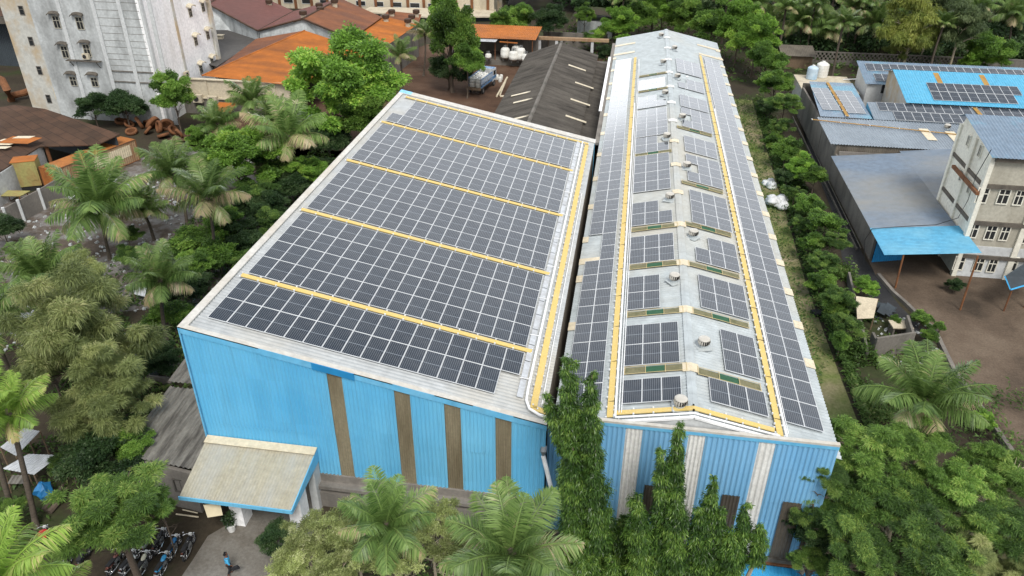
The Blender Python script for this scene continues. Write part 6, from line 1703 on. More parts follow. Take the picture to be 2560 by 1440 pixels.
def make_scooter():
    t = thing('scooter', 'x', 'scooter', (0, 0, 0), 0, 'motorcycles parked by the pavement')
    for x in (-.56, .60):
        w = MB().ring((x, 0, .22), (0, 1, 0), .165, .055, 20, 8).build('wheel', M['rubber'], t, True)
        MB().tube([(x, -.05, .22), (x, .05, .22)], .13, 14).build('rim', M['steel'], w)
    b = MB(); n = 10
    sec = [(-.88, .03, .60, .05), (-.8, .12, .58, .13), (-.55, .18, .55, .18), (-.25, .17, .50, .2), (-.08, .12, .36, .12), (.1, .13, .22, .05), (.35, .15, .24, .06), (.47, .16, .45, .2), (.44, .15, .7, .2), (.38, .10, .92, .10)]
    vs = []
    for x, w_, z, h_ in sec:
        for j in range(n): a = 2*PI*j/n; vs.append((x-(h_*.25*math.sin(a) if x > .3 else 0), math.cos(a)*w_, z+math.sin(a)*h_))
    k_ = len(sec)
    fs = [(i*n+j, (i+1)*n+j, (i+1)*n+(j+1) % n, i*n+(j+1) % n) for i in range(k_-1) for j in range(n)]+[tuple(range(n)), tuple(range(k_*n-1, (k_-1)*n-1, -1))]
    b.add(vs, fs); b.box((.64, 0, .42), (.34, .13, .06), ry=.25); b.build('body', M['bike_grey'], t, True)
    b = MB(); b.box((-.42, 0, .77), (.66, .26, .09)); b.build('seat', M['seat'], t)
    b = MB(); b.tube([(.30, -.34, .98), (.40, -.15, 1.0), (.40, .15, 1.0), (.30, .34, .98)], .02, 6); b.box((.42, 0, .97), (.16, .2, .14)); b.build('handlebar', M['bike_black'], t)
    b = MB(); b.box((.50, 0, .96), (.04, .15, .1)); b.build('headlight', M['lens'], t)
    b = MB(); b.box((-.92, 0, .48), (.01, .2, .13)); b.build('number_plate', M['plate'], t)
    b = MB(); b.box((-.90, 0, .64), (.05, .2, .06)); b.build('tail_light', M['bike_red'], t)
    b = MB()
    for s in (-.2, .2): b.tube([(.38, s, 1.0), (.36, s*1.2, 1.16)], .008, 4); b.lathe([(.02, -.01), (.055, 0), (.02, .01)], 10, (.36, s*1.2, 1.19))
    b.build('mirrors', M['chrome'], t)
    return t
bike0, scoot0 = make_bike(), make_scooter()
def ppx(zx, zy): return (100+zx/4.571, 1260+zy/4.571)
bikes = [  # rear wheel, front wheel (pixels of the enlarged corner), tank colour, label
    ((1500, 640), (1600, 470), 'bike_blue', 'blue motorcycle, second from the pavement in the rear row', 0),
    ((1670, 630), (1760, 450), 'bike_black', 'black motorcycle with a blue tinge, nearest the pavement in the rear row', 0),
    ((1340, 570), (1450, 390), 'bike_black', 'black motorcycle third from the pavement in the rear row', 0),
    ((1215, 540), (1290, 380), 'bike_grey', 'silver tailed scooter in the rear row', 1),
    ((1040, 545), (1110, 400), 'bike_black', 'black motorcycle at the shaded end of the rear row', 0),
    ((830, 800), (960, 630), 'bike_red', 'maroon motorcycle in the front row', 0),
    ((985, 810), (1110, 650), 'bike_grey', 'grey motorcycle between the maroon and cream ones', 0),
    ((1160, 830), (1260, 660), 'bike_cream', 'motorcycle with a cream tank in the front row', 0),
    ((1385, 830), (1480, 680), 'bike_cyan', 'bright blue motorcycle at the front edge of the parking', 0),
    ((490, 730), (590, 540), 'bike_black', 'black scooter under the tree behind a palm frond', 1),
    ((20, 540), (110, 370), 'bike_red', 'motorcycle at the left end with a crimson cloth on it', 0),
    ((280, 830), (350, 690), 'bike_black', 'black motorcycle half hidden behind palm fronds', 0),
    ((400, 560), (470, 440), 'bike_grey', 'scooter under the tree with a white helmet beside it', 1)]
used = [0, 0]
for rp, fp, col, lab, kind in bikes:
    a, e = gp(*ppx(*rp)), gp(*ppx(*fp)); c = (a+e)/2; rz = math.atan2(e.y-a.y, e.x-a.x)
    src = scoot0 if kind else bike0
    base = M['bike_grey'] if kind else M['bike_blue']
    if not used[kind]:
        used[kind] = 1; src.location = c; src.rotation_euler = (0, 0, rz); src['label'] = lab
        KIDS[src] = [(k, kids_of(k)) for k in kids_of(src)]
        first = src
    else:
        dup(src, c, rz, lab, swap={base: M[col]})
q = gp(*ppx(85, 470)); o = MB()
g = random.Random(2)
cx_ = [q+Vector((-.30, -.1, .95)), q+Vector((.25, -.05, .98)), q+Vector((.32, .3, .96)), q+Vector((-.05, .35, .99)), q+Vector((-.35, .25, .95))]
o.slab(cx_, .04); o.slab([cx_[0], cx_[1], cx_[1]+Vector((.0, -.1, -.45)), cx_[0]+Vector((.12, -.1, -.55))], .03)
tag(o.build('cloth', M['red_cloth']), 'crimson cloth thrown over the leftmost motorcycle', 'cloth')
for i, (zx, zy) in enumerate(((468, 552), (757, 510), (1108, 733))):
    q = gp(*ppx(zx, zy)); h = q+Vector((0, 0, .9))
    o = MB().lathe([(.12, -.1), (.145, -.03), (.14, .05), (.10, .12), (.04, .15)], 14, h).build('helmet', M['plastic_white'], None, True)
    tag(o, ('white helmet on a scooter under the tree', 'white helmet under the tree edge in the rear row', 'white helmet resting beside the cream motorcycle')[i], 'helmet', 'white helmets')

def person():
    f = gp(577, 1435)
    t = thing('person', 'person in a sky blue shirt and dark trousers walking on the pavement', 'person', f)
    # joints, person faces +x-ish (towards the right of the photo), then turned
    def skin(name, verts, edges, mat, sub=2, root=0):
        me = bpy.data.meshes.new(name); me.from_pydata([v[:3] for v in verts], edges, []); o = bpy.data.objects.new(name, me); COL.objects.link(o)
        m = o.modifiers.new('skin', 'SKIN'); m.use_smooth_shade = True
        for i, v in enumerate(verts):
            r = v[3]; me.skin_vertices[0].data[i].radius = (r, r*(v[4] if len(v) > 4 else 1))
            me.skin_vertices[0].data[i].use_root = (i == root)
        s = o.modifiers.new('sub', 'SUBSURF'); s.levels = sub; s.render_levels = sub
        me.materials.append(mat); o.parent = t
        return o
    # y = left of the body, x = forward
    body = [(0, 0, .92, .13), (0, 0, 1.10, .135), (.0, 0, 1.30, .15), (0, 0, 1.44, .10), (.01, 0, 1.52, .055), (.02, 0, 1.60, .085), (.02, 0, 1.70, .085), (.01, 0, 1.745, .05),
            (0, .16, 1.42, .06), (-.06, .24, 1.16, .045), (.05, .25, .93, .036), (.07, .25, .86, .04),
            (0, -.16, 1.42, .06), (.04, -.26, 1.17, .045), (.16, -.28, .98, .036), (.21, -.28, .94, .04),
            (0, .09, .86, .095), (.10, .10, .50, .065), (-.0, .10, .12, .045), (.0, .10, .05, .045), (.13, .10, .035, .035),
            (0, -.09, .86, .095), (.03, -.10, .49, .065), (-.12, -.10, .13, .045), (-.14, -.10, .07, .045), (-.02, -.10, .035, .035)]
    ed = [(0, 1), (1, 2), (2, 3), (3, 4), (4, 5), (5, 6), (6, 7), (3, 8), (8, 9), (9, 10), (10, 11), (3, 12), (12, 13), (13, 14), (14, 15), (0, 16), (16, 17), (17, 18), (18, 19), (19, 20), (0, 21), (21, 22), (22, 23), (23, 24), (24, 25)]
    bo = skin('body', body, ed, M['skin'])
    sh = skin('shirt', [(0, 0, .88, .165), (0, 0, 1.1, .16), (0, 0, 1.3, .172), (0, 0, 1.44, .12), (0, .17, 1.42, .08), (-.06, .25, 1.18, .062), (.03, .255, 1.0, .055), (0, -.17, 1.42, .08), (.04, -.265, 1.19, .062), (.12, -.28, 1.04, .055)],
              [(0, 1), (1, 2), (2, 3), (3, 4), (4, 5), (5, 6), (3, 7), (7, 8), (8, 9)], M['shirt'])
    tr = skin('trousers', [(0, 0, .93, .145), (0, .09, .84, .105), (.10, .10, .50, .08), (.0, .10, .10, .065), (0, -.09, .84, .105), (.03, -.10, .49, .08), (-.12, -.10, .13, .062)], [(0, 1), (1, 2), (2, 3), (0, 4), (4, 5), (5, 6)], M['trousers'])
    ha = skin('hair', [(-.02, 0, 1.70, .085), (.0, 0, 1.75, .078), (-.05, 0, 1.63, .06)], [(0, 1), (0, 2)], M['hair'])
    # face: eyes, nose, mouth, ears on the front of the head
    b = MB(); b.box((.108, 0, 1.635), (.03, .022, .04)); b.box((.02, .09, 1.64), (.03, .02, .06)); b.box((.02, -.09, 1.64), (.03, .02, .06)); b.box((.095, 0, 1.585), (.02, .05, .012)); o = b.build('face', M['skin'], t, True, False)
    b = MB(); b.lathe([(.006, -.008), (.012, 0), (.006, .008)], 8, (.1, .03, 1.665)); b.lathe([(.006, -.008), (.012, 0), (.006, .008)], 8, (.1, -.03, 1.665)); b.build('eyes', M['hair'], t, False, False)
    for side, (hx, hy, hz) in (('hand', (.07, .25, .83)), ('hand', (.22, -.28, .92))):
        vs = [(hx, hy, hz, .032)]; es = []
        for k in range(4):
            yy = hy-.027+.018*k; ln = (.075, .085, .08, .062)[k]; n0 = len(vs)
            vs += [(hx+.01, yy, hz-.03, .010), (hx+.025, yy, hz-.03-ln*.55, .009), (hx+.01, yy, hz-.03-ln, .007)]
            es += [(0, n0), (n0, n0+1), (n0+1, n0+2)]
        n0 = len(vs); vs += [(hx+.035, hy+.02, hz-.0, .011), (hx+.055, hy+.015, hz-.04, .009)]; es += [(0, n0), (n0, n0+1)]
        skin(side, vs, es, M['skin'], 1)
    b = MB(); b.tube([(.14, .10, .02), (-.06, .10, .025)], [.04, .045], 8); b.tube([(-.01, -.10, .03), (-.18, -.10, .05)], [.04, .045], 8); b.build('shoes', M['hair'], t, True, False)
    t.rotation_euler = (0, 0, .5)
    bag = tag(MB().box((0, 0, 0), (.44, .12, .30)).build('bag', M['trousers']), 'dark bag swinging from the hand of the walking person', 'bag')
    mb = bag.modifiers.new('bevel', 'BEVEL'); mb.width = .05; mb.segments = 3
    v = Matrix.Rotation(.5, 3, 'Z') @ Vector((.36, -.30, .72))
    bag.location = f+v; bag.rotation_euler = (.1, -.35, .35)
person()

# ------------------------------------------------------------------ sheet shacks and litter on the far left
def sheetpile(pts, mat, label, name='scrap_roof', cat='metal sheet', z0=0):
    P = [at(px, py, z=z) for px, py, z in pts]
    t = thing(name, label, cat, Vector((P[0].x, P[0].y, 0)), 0, 'sheet metal shacks')
    b = MB(); b.corr(P[0], P[1], P[2], P[3], .25, .035); b.build('sheet', M[mat], t)
    b = MB()
    for p in P: b.tube([Vector((p.x, p.y, -.1)), p], .05, 5)
    b.build('posts', M['wood'], t)
sheetpile(((5, 1172, 1.6), (85, 1187, 1.6), (150, 1138, 2.0), (70, 1135, 2.0)), 'silver_sheet', 'silver corrugated sheet roof of a shack under the left palms')
sheetpile(((0, 1118, 2.2), (40, 1140, 2.0), (100, 1078, 2.4), (60, 1070, 2.4)), 'silver_sheet', 'upper silver sheet of the shack, half under a palm crown')
sheetpile(((18, 1210, .8), (60, 1210, .8), (72, 1188, .9), (30, 1188, .9)), 'old_sheet', 'lower worn sheet in front of the silver shack roof')
sheetpile(((335, 735, .8), (362, 742, .8), (368, 712, 1.3), (345, 712, 1.3)), 'silver_sheet', 'small pale sheet leaning below a short palm')
sheetpile(((38, 800, .4), (70, 806, .4), (85, 780, .8), (50, 782, .8)), 'silver_sheet', 'white sheet lying in the rubble by the needle tree')
q = gp(415, 945); t = thing('concrete_tank', 'broken pale concrete basin beside the streaked roof', 'basin', q)
b = MB(); b.wall((q.x-1, q.y-.8), (q.x+1, q.y-.8), 0, .7, .15); b.wall((q.x+1, q.y-.8), (q.x+1.2, q.y+1.2), 0, .7, .15); b.wall((q.x+1.2, q.y+1.2), (q.x-.9, q.y+1.2), 0, .7, .15); b.wall((q.x-.9, q.y+1.2), (q.x-1, q.y-.8), 0, .7, .15); b.build('wall', M['concrete'], t)
q = gp(116, 1245); t = thing('blue_bundle', 'bright blue tarpaulin bundle hanging by the leaning palm', 'tarpaulin', q)
b = MB(); b.lathe([(.05, 0), (.4, .2), (.55, .6), (.45, 1.0), (.1, 1.25)], 12, q); gg = random.Random(5); b.v = [(x+gg.uniform(-.1, .1), y+gg.uniform(-.1, .1), z+gg.uniform(-.06, .06)) for x, y, z in b.v]; b.build('tarpaulin', M['tarp_blue'], t)
for i, (p0, p1) in enumerate((((112, 1280), (160, 1220)), ((125, 1285), (170, 1228)), ((60, 1340), (95, 1300)))):
    a, e = gp(*p0), gp(*p1); o = MB().tube([a+Vector((0, 0, .15)), a.lerp(e, .5)+Vector((.2, .1, .3)), e+Vector((0, 0, .25))], [.2, .17, .1], 7).build('fallen_log', M['bark'])
    tag(o, ('thick grey log lying by the blue bundle', 'second grey log lying beside the first', 'short pale log near the red cloth motorcycle')[i], 'log', 'fallen logs')
# stone rubble: too many to count
g = np.random.default_rng(5); b = MB()
for poly, n, sz in ((((-66, 62), (-56, 58), (-46, 66), (-52, 80), (-62, 78)), 420, .28), (((-52, 44), (-40, 46), (-36, 62), (-48, 60)), 260, .25), (((-59, 76), (-52, 72), (-46, 84), (-56, 88)), 200, .3), (((22.5, 56), (27, 54), (27.5, 62), (23, 62)), 90, .2), (((-62, 46), (-52, 44), (-48, 58), (-60, 60)), 200, .25)):
    P = np.array(poly); lo, hi = P.min(0), P.max(0); k = 0
    while k < n:
        x, y = lo+(hi-lo)*g.random(2); k += 1
        s = sz*g.uniform(.3, 1.3); b.box((x, y, gz(x, y)+s*.2), (s, s*g.uniform(.6, 1), s*.7), g.uniform(0, 3), rx=g.uniform(-.6, .6), ry=g.uniform(-.6, .6))
tag(b.build('rubble', M['grey_plaster']), kind='stuff')
# ------------------------------------------------------------------ panels: the 300 that show largest one by one, the rest as one object
def uv_fill(me):
    uv = me.uv_layers.new(name='UVMap')
    n = len(me.loops); vi = np.empty(n, np.int32); me.loops.foreach_get('vertex_index', vi)
    co = np.empty(len(me.vertices)*3, np.float32); me.vertices.foreach_get('co', co); co = co.reshape(-1, 3)
    uv.data.foreach_set('uv', np.ascontiguousarray(co[vi][:, :2]).ravel())
uv_fill(pan_me)
def area(p):
    o, ex, ey, ez, l = p
    q = [proj(o+ex*u*PW+ey*v*PL)[:2] for u, v in ((0, 0), (1, 0), (1, 1), (0, 1))]
    if not all(-40 < a[0] < 2600 and -40 < a[1] < 1480 for a in q): return 0
    return abs(sum(q[i][0]*q[(i+1) % 4][1]-q[(i+1) % 4][0]*q[i][1] for i in range(4)))/2
rank = sorted(range(len(PAN)), key=lambda i: -area(PAN[i]))
gname = 'solar panels on the factory roofs'
for i in rank[:300]:
    o, ex, ey, ez, lab = PAN[i]
    ob = bpy.data.objects.new('solar_panel', pan_me); COL.objects.link(ob)
    jr = random.Random(i); dz_ = ez + ex*jr.gauss(0, .0035) + ey*jr.gauss(0, .0035); ez = dz_.normalized(); ex = (ex - ez*ex.dot(ez)).normalized(); ey = ez.cross(ex)
    ob.matrix_world = Matrix(((ex.x, ey.x, ez.x, o.x), (ex.y, ey.y, ez.y, o.y), (ex.z, ey.z, ez.z, o.z), (0, 0, 0, 1)))
    tag(ob, lab, 'solar panel', gname)
    f = bpy.data.objects.new('frame', fr_me); COL.objects.link(f); f.parent = ob
def co_of(me):
    a = np.empty(len(me.vertices)*3, np.float32); me.vertices.foreach_get('co', a); return a.reshape(-1, 3)
pc_, fc_ = co_of(pan_me), co_of(fr_me)
pf_, ff_ = [tuple(p.vertices) for p in pan_me.polygons], [tuple(p.vertices) for p in fr_me.polygons]
V, F, MI, UV = [], [], [], []
for i in rank[300:]:
    o, ex, ey, ez, lab = PAN[i]
    B3 = np.array([ex, ey, ez]); O = np.array(o)
    for cc, fs, mi in ((pc_, pf_, 0), (fc_, ff_, 1)):
        n0 = len(V); V.extend(map(tuple, cc @ B3 + O)); UV.extend(cc[:, :2].tolist())
        for f in fs: F.append(tuple(a+n0 for a in f)); MI.append(mi)
me = bpy.data.meshes.new('solar_panels'); me.from_pydata(V, [], F); me.materials.append(M['cells']); me.materials.append(M['alu'])
me.polygons.foreach_set('material_index', MI)
uv = me.uv_layers.new(name='UVMap'); vi = np.empty(len(me.loops), np.int32); me.loops.foreach_get('vertex_index', vi)
uv.data.foreach_set('uv', np.array(UV, np.float32)[vi].ravel())
ob = bpy.data.objects.new('solar_panels', me); COL.objects.link(ob)
tag(ob, 'solar panels farther back on the long shed and on the roofs beyond the lane', 'solar panels', gname, 'stuff')

# ------------------------------------------------------------------ vegetation
make_crowns(); make_palms()
# coconut palms, left side
palm(250, 525, 7, 150, 'tall full coconut palm in front of the rusty container, dark leaning trunk', (275, 650), rot=0.3)
palm(520, 500, 8, 125, 'coconut palm with browned lower fronds and a long straight trunk left of the wide shed', (530, 690), 'dry', rot=1.2)
palm(118, 705, 4.0, 135, 'short bushy coconut palm in the rubble near the left edge', rot=2.0)
palm(403, 705, 5.0, 105, 'coconut palm between the needle tree and the wide shed, trunk in shade', (425, 880), rot=0.8)
palm(357, 528, 5.5, 90, 'coconut palm half hidden behind the tall full one', (385, 600), rot=2.6)
palm(437, 438, 6.0, 100, 'coconut palm right of the container end', rot=1.7)
palm(722, 345, 6.5, 120, 'coconut palm with long hanging fronds beside the big bright tree', rot=0.4, kind='dry')
palm(628, 258, 6.0, 78, 'coconut palm in front of the orange roof', rot=3.0)
palm(545, 312, 5.0, 70, 'coconut palm under the cream annex wall', rot=1.1)
palm(690, 300, 5.0, 70, 'small coconut palm between the orange roof and the bright tree', rot=2.2)
palm(-25, 810, 7.0, 150, 'coconut palm at the left edge above the shack', rot=0.0)
palm(25, 1040, 8.5, 125, 'coconut palm with a leaning trunk over the silver shack roof', (90, 1320), 'lime', rot=1.0)
palm(-40, 1030, 9.5, 130, 'lime green coconut palm cut by the left edge', (40, 1310), 'lime', rot=2.1)
palm(-10, 1470, 13.0, 205, 'nearest coconut palm, lime fronds filling the bottom left corner', None, 'lime', rot=0.62)
palm(130, 1500, 10.0, 120, 'lime coconut palm just below the bottom edge by the motorcycles', None, 'lime', rot=2.4)
palm(965, 1320, 7.5, 150, 'coconut palm with upright fronds in front of the blue wall', None, 'green', rot=0.5)
palm(1278, 1392, 10.5, 205, 'large coconut palm in the foreground beside the mast trees', None, 'green', rot=1.3)
palm(2312, 1010, 6.0, 180, 'large coconut palm between the lane and the brown yard', None, 'green', rot=0.9)
palm(1000, 140, 7.5, 52, 'coconut palm with brown fronds at the corner of the small rust shed', None, 'dry', rot=0.2)
palm(1062, 85, 11.0, 50, 'tall thin coconut palm beside the tall dark tree', (1058, 190), 'dry', rot=1.9)
gl = ['at the left end', 'second from the left', 'third from the left', 'fourth from the left', 'in the middle', 'left of the willowy tree', 'behind the willowy tree', 'between the two willowy trees', 'right of the grey willowy tree', 'at the right corner']
for k, (px, py, r, bx, by) in enumerate(((1925, 62, 62, 1930, 140), (2003, 62, 68, 1990, 138), (2074, 78, 66, 2050, 142), (2135, 20, 58, 2110, 128), (2186, 60, 66, 2200, 140), (2262, 30, 60, 2240, 135), (2330, -10, 60, 2320, 120), (2390, 20, 60, 2380, 130), (2530, 40, 66, 2520, 150), (2565, -20, 66, 2560, 130))):
    palm(px, py, 9, r, 'coconut palm of the dark grove, '+gl[k], (bx, by), 'green' if k % 3 else 'dry', 'palms of the dark grove', tr=.2)
gm = ['far left', 'second', 'third', 'fourth', 'fifth', 'sixth', 'far right']
for k, (px, py, r) in enumerate(((1560, -5, 50), (1640, -20, 50), (1820, -10, 55), (1890, 10, 55), (1960, -15, 58), (2050, -30, 60), (2240, -30, 60))):
    palm(px, py, 9, r, 'coconut palm crown cut by the top edge, %s of the row behind the grove' % gm[k], None, 'green', 'palms cut by the top edge', tr=.2)

# big trees
tree('bright', 858, 214, 142, 7.5, 'big bright green spreading tree behind the corner of the wide shed', xs=1.02, zs=0.86, trunk_r=.35)
tree('broad', 905, 290, 90, 4.5, 'darker lower tree under the big bright tree at the shed corner', zs=.8)
tree('bright', 590, 398, 118, 5.0, 'bright lime green tree between the palms left of the wide shed', zs=.75)
tree('broad', 1128, 88, 66, 9.0, 'tall narrow dark tree beside the truck', zs=1.6, trunk_r=.4)
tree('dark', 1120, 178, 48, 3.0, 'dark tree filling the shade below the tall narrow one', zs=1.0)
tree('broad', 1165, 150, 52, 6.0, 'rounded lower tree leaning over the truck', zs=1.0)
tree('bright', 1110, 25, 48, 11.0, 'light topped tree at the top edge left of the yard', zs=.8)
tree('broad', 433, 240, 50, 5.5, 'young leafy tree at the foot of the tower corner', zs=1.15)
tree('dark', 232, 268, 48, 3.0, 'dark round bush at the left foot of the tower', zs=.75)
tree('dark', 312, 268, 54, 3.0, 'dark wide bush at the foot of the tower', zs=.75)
tree('dark', 5, 570, 40, 2.5, 'dark shrub at the left edge by the boundary wall', zs=.9)
tree('olive', 205, 850, 175, 7.0, 'huge olive green needle tree filling the left side', zs=1.15, trunk_r=.3, limbs=12)
tree('olive', 255, 1010, 130, 5.5, 'second olive needle tree below the huge one', zs=1.0, trunk_r=.22, limbs=10)
tree('olive', 215, 715, 85, 5.0, 'pale feathery olive tree behind the huge needle tree', zs=.9)
tree('olive', 120, 905, 90, 4.5, 'small olive needle tree at the left by the palms', zs=1.0)
tree('acacia', 285, 1272, 158, 6.0, 'spreading feathery green tree over the parked motorcycles', zs=.62, trunk_r=.22, limbs=10)
tree('acacia', 398, 1270, 50, 4.0, 'small feathery bush beside the porch', zs=1.0)
tree('dark', 250, 1135, 100, 3.4, 'dark shrub under the needle trees by the streaked roof', zs=.7)
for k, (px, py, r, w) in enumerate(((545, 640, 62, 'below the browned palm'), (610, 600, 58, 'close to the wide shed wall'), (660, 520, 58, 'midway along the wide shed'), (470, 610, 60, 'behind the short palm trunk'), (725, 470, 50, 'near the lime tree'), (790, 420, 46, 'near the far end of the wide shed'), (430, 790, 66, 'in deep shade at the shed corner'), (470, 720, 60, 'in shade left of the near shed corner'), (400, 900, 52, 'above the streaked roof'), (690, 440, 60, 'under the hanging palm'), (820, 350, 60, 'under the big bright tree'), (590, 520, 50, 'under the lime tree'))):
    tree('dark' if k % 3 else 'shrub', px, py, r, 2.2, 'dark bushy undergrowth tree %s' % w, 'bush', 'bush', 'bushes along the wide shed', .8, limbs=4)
# top middle
for px, py, r, hc, kd, w in ((1295, 50, 48, 5, 'broad', 'rounded green tree left at the top of the yard'), (1248, 60, 34, 5, 'broad', 'small tree left of the rounded one at the yard top'), (1372, 55, 46, 5, 'dark', 'very dark tree above the open store'), (1462, 38, 28, 5, 'broad', 'small light tree right of the very dark one'), (1545, 70, 50, 4.5, 'bright', 'bright tree behind the left corner of the long shed'), (1600, 40, 48, 5, 'broad', 'tree behind the long shed, left of its ridge'),
                             (1655, 35, 40, 5, 'bright', 'light tree right behind the ridge end of the long shed'), (1710, 45, 50, 5.5, 'broad', 'rounded tree right of the ridge end'), (1700, 5, 40, 7, 'dark', 'dark tree at the top edge above the ridge'), (1780, 70, 56, 6, 'broad', 'tree behind the right slope of the long shed'), (1852, 60, 62, 7.5, 'bright', 'tall bright tree at the far right corner of the long shed'),
                             (1890, 105, 62, 6, 'bright', 'bright tree in front of the grove by the long shed'), (1920, 150, 50, 4.5, 'broad', 'darker tree below the bright one by the long shed'), (1480, 100, 22, 2.5, 'shrub', 'small shrub beside the mossy hut'), (1515, 135, 26, 2.5, 'dark', 'small shrub in the gap by the long shed corner'),
                             (2280, 55, 92, 9.5, 'euca', 'tall yellow green willowy tree above the blue roofs'), (2262, 105, 46, 6, 'euca', 'lower yellow green branches of a young willowy tree'), (2400, 70, 82, 8.5, 'grey', 'grey green willowy tree right of the yellow one'), (2475, 130, 66, 4.5, 'broad', 'round bright bush behind the blue roof'), (2440, 155, 40, 3, 'bright', 'small bright bush at the foot of the grey willowy tree'), (2340, 20, 60, 10, 'grey', 'willowy tree at the top edge between the two')):
    tree(kd, px, py, r, hc, w, zs=1.0 if kd not in ('euca', 'grey') else 1.1, bark='bark_pale' if kd in ('euca', 'grey') else 'bark')
# hedge trees along the right of the long shed
hw = [(1935, 210, 52, 5, 'broad'), (1962, 262, 44, 4, 'feather'), (1925, 268, 26, 2.0, 'dark'), (1950, 318, 36, 2.4, 'feather'), (1930, 352, 24, 1.4, 'shrub'), (1968, 378, 36, 2.4, 'shrub'), (2005, 418, 40, 2.6, 'bright'), (2040, 445, 36, 2.4, 'shrub'), (1970, 440, 28, 1.6, 'dark'),
      (1988, 482, 30, 1.8, 'feather'), (2022, 515, 36, 2.2, 'shrub'), (2005, 560, 32, 1.8, 'feather'), (2065, 562, 48, 2.8, 'shrub'), (2030, 612, 36, 2.0, 'shrub'), (2085, 610, 38, 2.6, 'feather'), (2060, 655, 42, 2.4, 'feather'), (2052, 705, 34, 1.8, 'shrub'), (2100, 745, 48, 2.8, 'feather'), (2082, 775, 36, 1.8, 'shrub'), (2120, 815, 40, 2.2, 'feather'), (2105, 855, 30, 1.5, 'shrub')]
for k, (px, py, r, hc, kd) in enumerate(hw):
    tree(kd, px, py, r, hc, '%s shrub from the far end in the hedge beside the long shed' % (ORD[k+1] if k < 20 else 'nearest'), 'hedge_shrub', 'shrub', 'shrubs in the hedge beside the long shed', .85, limbs=5)
tree('bright', 2165, 718, 34, 1.5, 'small bright shrub by the cream tarpaulin', 'shrub', 'shrub', zs=.7)
tree('bright', 2455, 1050, 36, 1.0, 'bright low shrub at the yard edge behind the large palm', 'shrub', 'shrub', zs=.6)
tree('dark', 2388, 712, 20, .8, 'small clump of strappy plants at the foot of the three storey block', 'shrub', 'shrub', zs=.8)
for k, (px, py, r, w) in enumerate(((2305, 800, 26, 'on the left'), (2320, 838, 24, 'in front'), (2350, 815, 18, 'on the right'), (2240, 800, 18, 'by the sheet pile'))):
    tree('shrub', px, py, r, .9, 'small green plant at the kerb wall, %s' % w, 'shrub', 'plant', 'plants at the kerb wall', .8)
# mast trees: columns of drooping leaves
def mast(cols, label, seed):
    """cols: (px,py of column top, px,py of column bottom, radius px, plane y)"""
    g = np.random.default_rng(seed)
    cl = []; base = None
    for (x0, y0, x1, y1, rp, Y) in cols:
        a = at(x0, y0, y=Y); e = at(x1, y1, y=Y); d = proj(a)[2]; r = rp*d/FOC*.74
        n = max(4, int((a-e).length/(r*.62)))
        for k in range(n+1):
            u = k/n; p = a.lerp(e, u)
            rr = r*(0.30+0.70*min(1, u*3.2+.05))*(1+.28*math.sin(k*2.3+x0))*g.uniform(.8, 1.2)
            cl.append((p.x+g.uniform(-.38, .38)*r, p.y+g.uniform(-.4, .4)*r, p.z-rr*.6, rr))
        if base is None: base = Vector((e.x, e.y, gz(e.x, e.y)))
    t = thing('mast_tree', label, 'tree', base, 0, 'mast trees along the striped wall')
    me = crown_mesh('crown', seed, M['leaf_mast'], [(c[0]-base.x, c[1]-base.y, c[2]-base.z, c[3]) for c in cl], 3600, (.21, .042), (.5, .4, -.8), .3, .25, 1.2, .35)
    o = bpy.data.objects.new('crown', me); COL.objects.link(o); o.parent = t
    b = MB()
    for (x0, y0, x1, y1, rp, Y) in cols:
        a = at(x0, y0+8, y=Y); e = at(x1, y1, y=Y)
        b.tube([Vector((base.x, base.y, base.z-.2)), e.lerp(a, .05), a], [.14, .11, .02], 6)
    b.build('trunk', M['bark_pale'], t)
mast([(1420, 892, 1440, 1330, 36, 30.5), (1480, 930, 1478, 1320, 30, 30.2), (1372, 990, 1412, 1120, 24, 30.6), (1432, 1110, 1440, 1330, 34, 29.8), (1488, 1100, 1492, 1340, 32, 29.6)], 'tallest mast tree with twin tops where the two sheds meet', 301)
mast([(1700, 1062, 1672, 1430, 25, 30.5), (1660, 1130, 1652, 1430, 30, 30.2), (1595, 1240, 1605, 1420, 34, 29.8), (1690, 1220, 1690, 1430, 30, 29.8)], 'mast tree standing before the middle white stripe', 302)
mast([(1785, 1192, 1768, 1430, 21, 30.4), (1748, 1270, 1750, 1440, 28, 30.0), (1805, 1270, 1790, 1430, 20, 30.2)], 'slimmer mast tree before the right half of the striped wall', 303)
mast([(1868, 1258, 1845, 1400, 22, 30.2), (1905, 1310, 1890, 1400, 18, 30.0), (1835, 1330, 1830, 1420, 30, 29.8)], 'small curling mast tree near the bright blue canopy', 304)
mast([(1522, 1272, 1522, 1420, 24, 31.0), (1558, 1285, 1560, 1420, 24, 31.0)], 'short young mast tree between the two tall ones', 305)
mast([(1475, 1345, 1470, 1470, 40, 29.5), (1530, 1395, 1530, 1470, 34, 29.4), (1405, 1360, 1400, 1460, 30, 30)], 'dark lower mast tree foliage under the tallest one', 306)
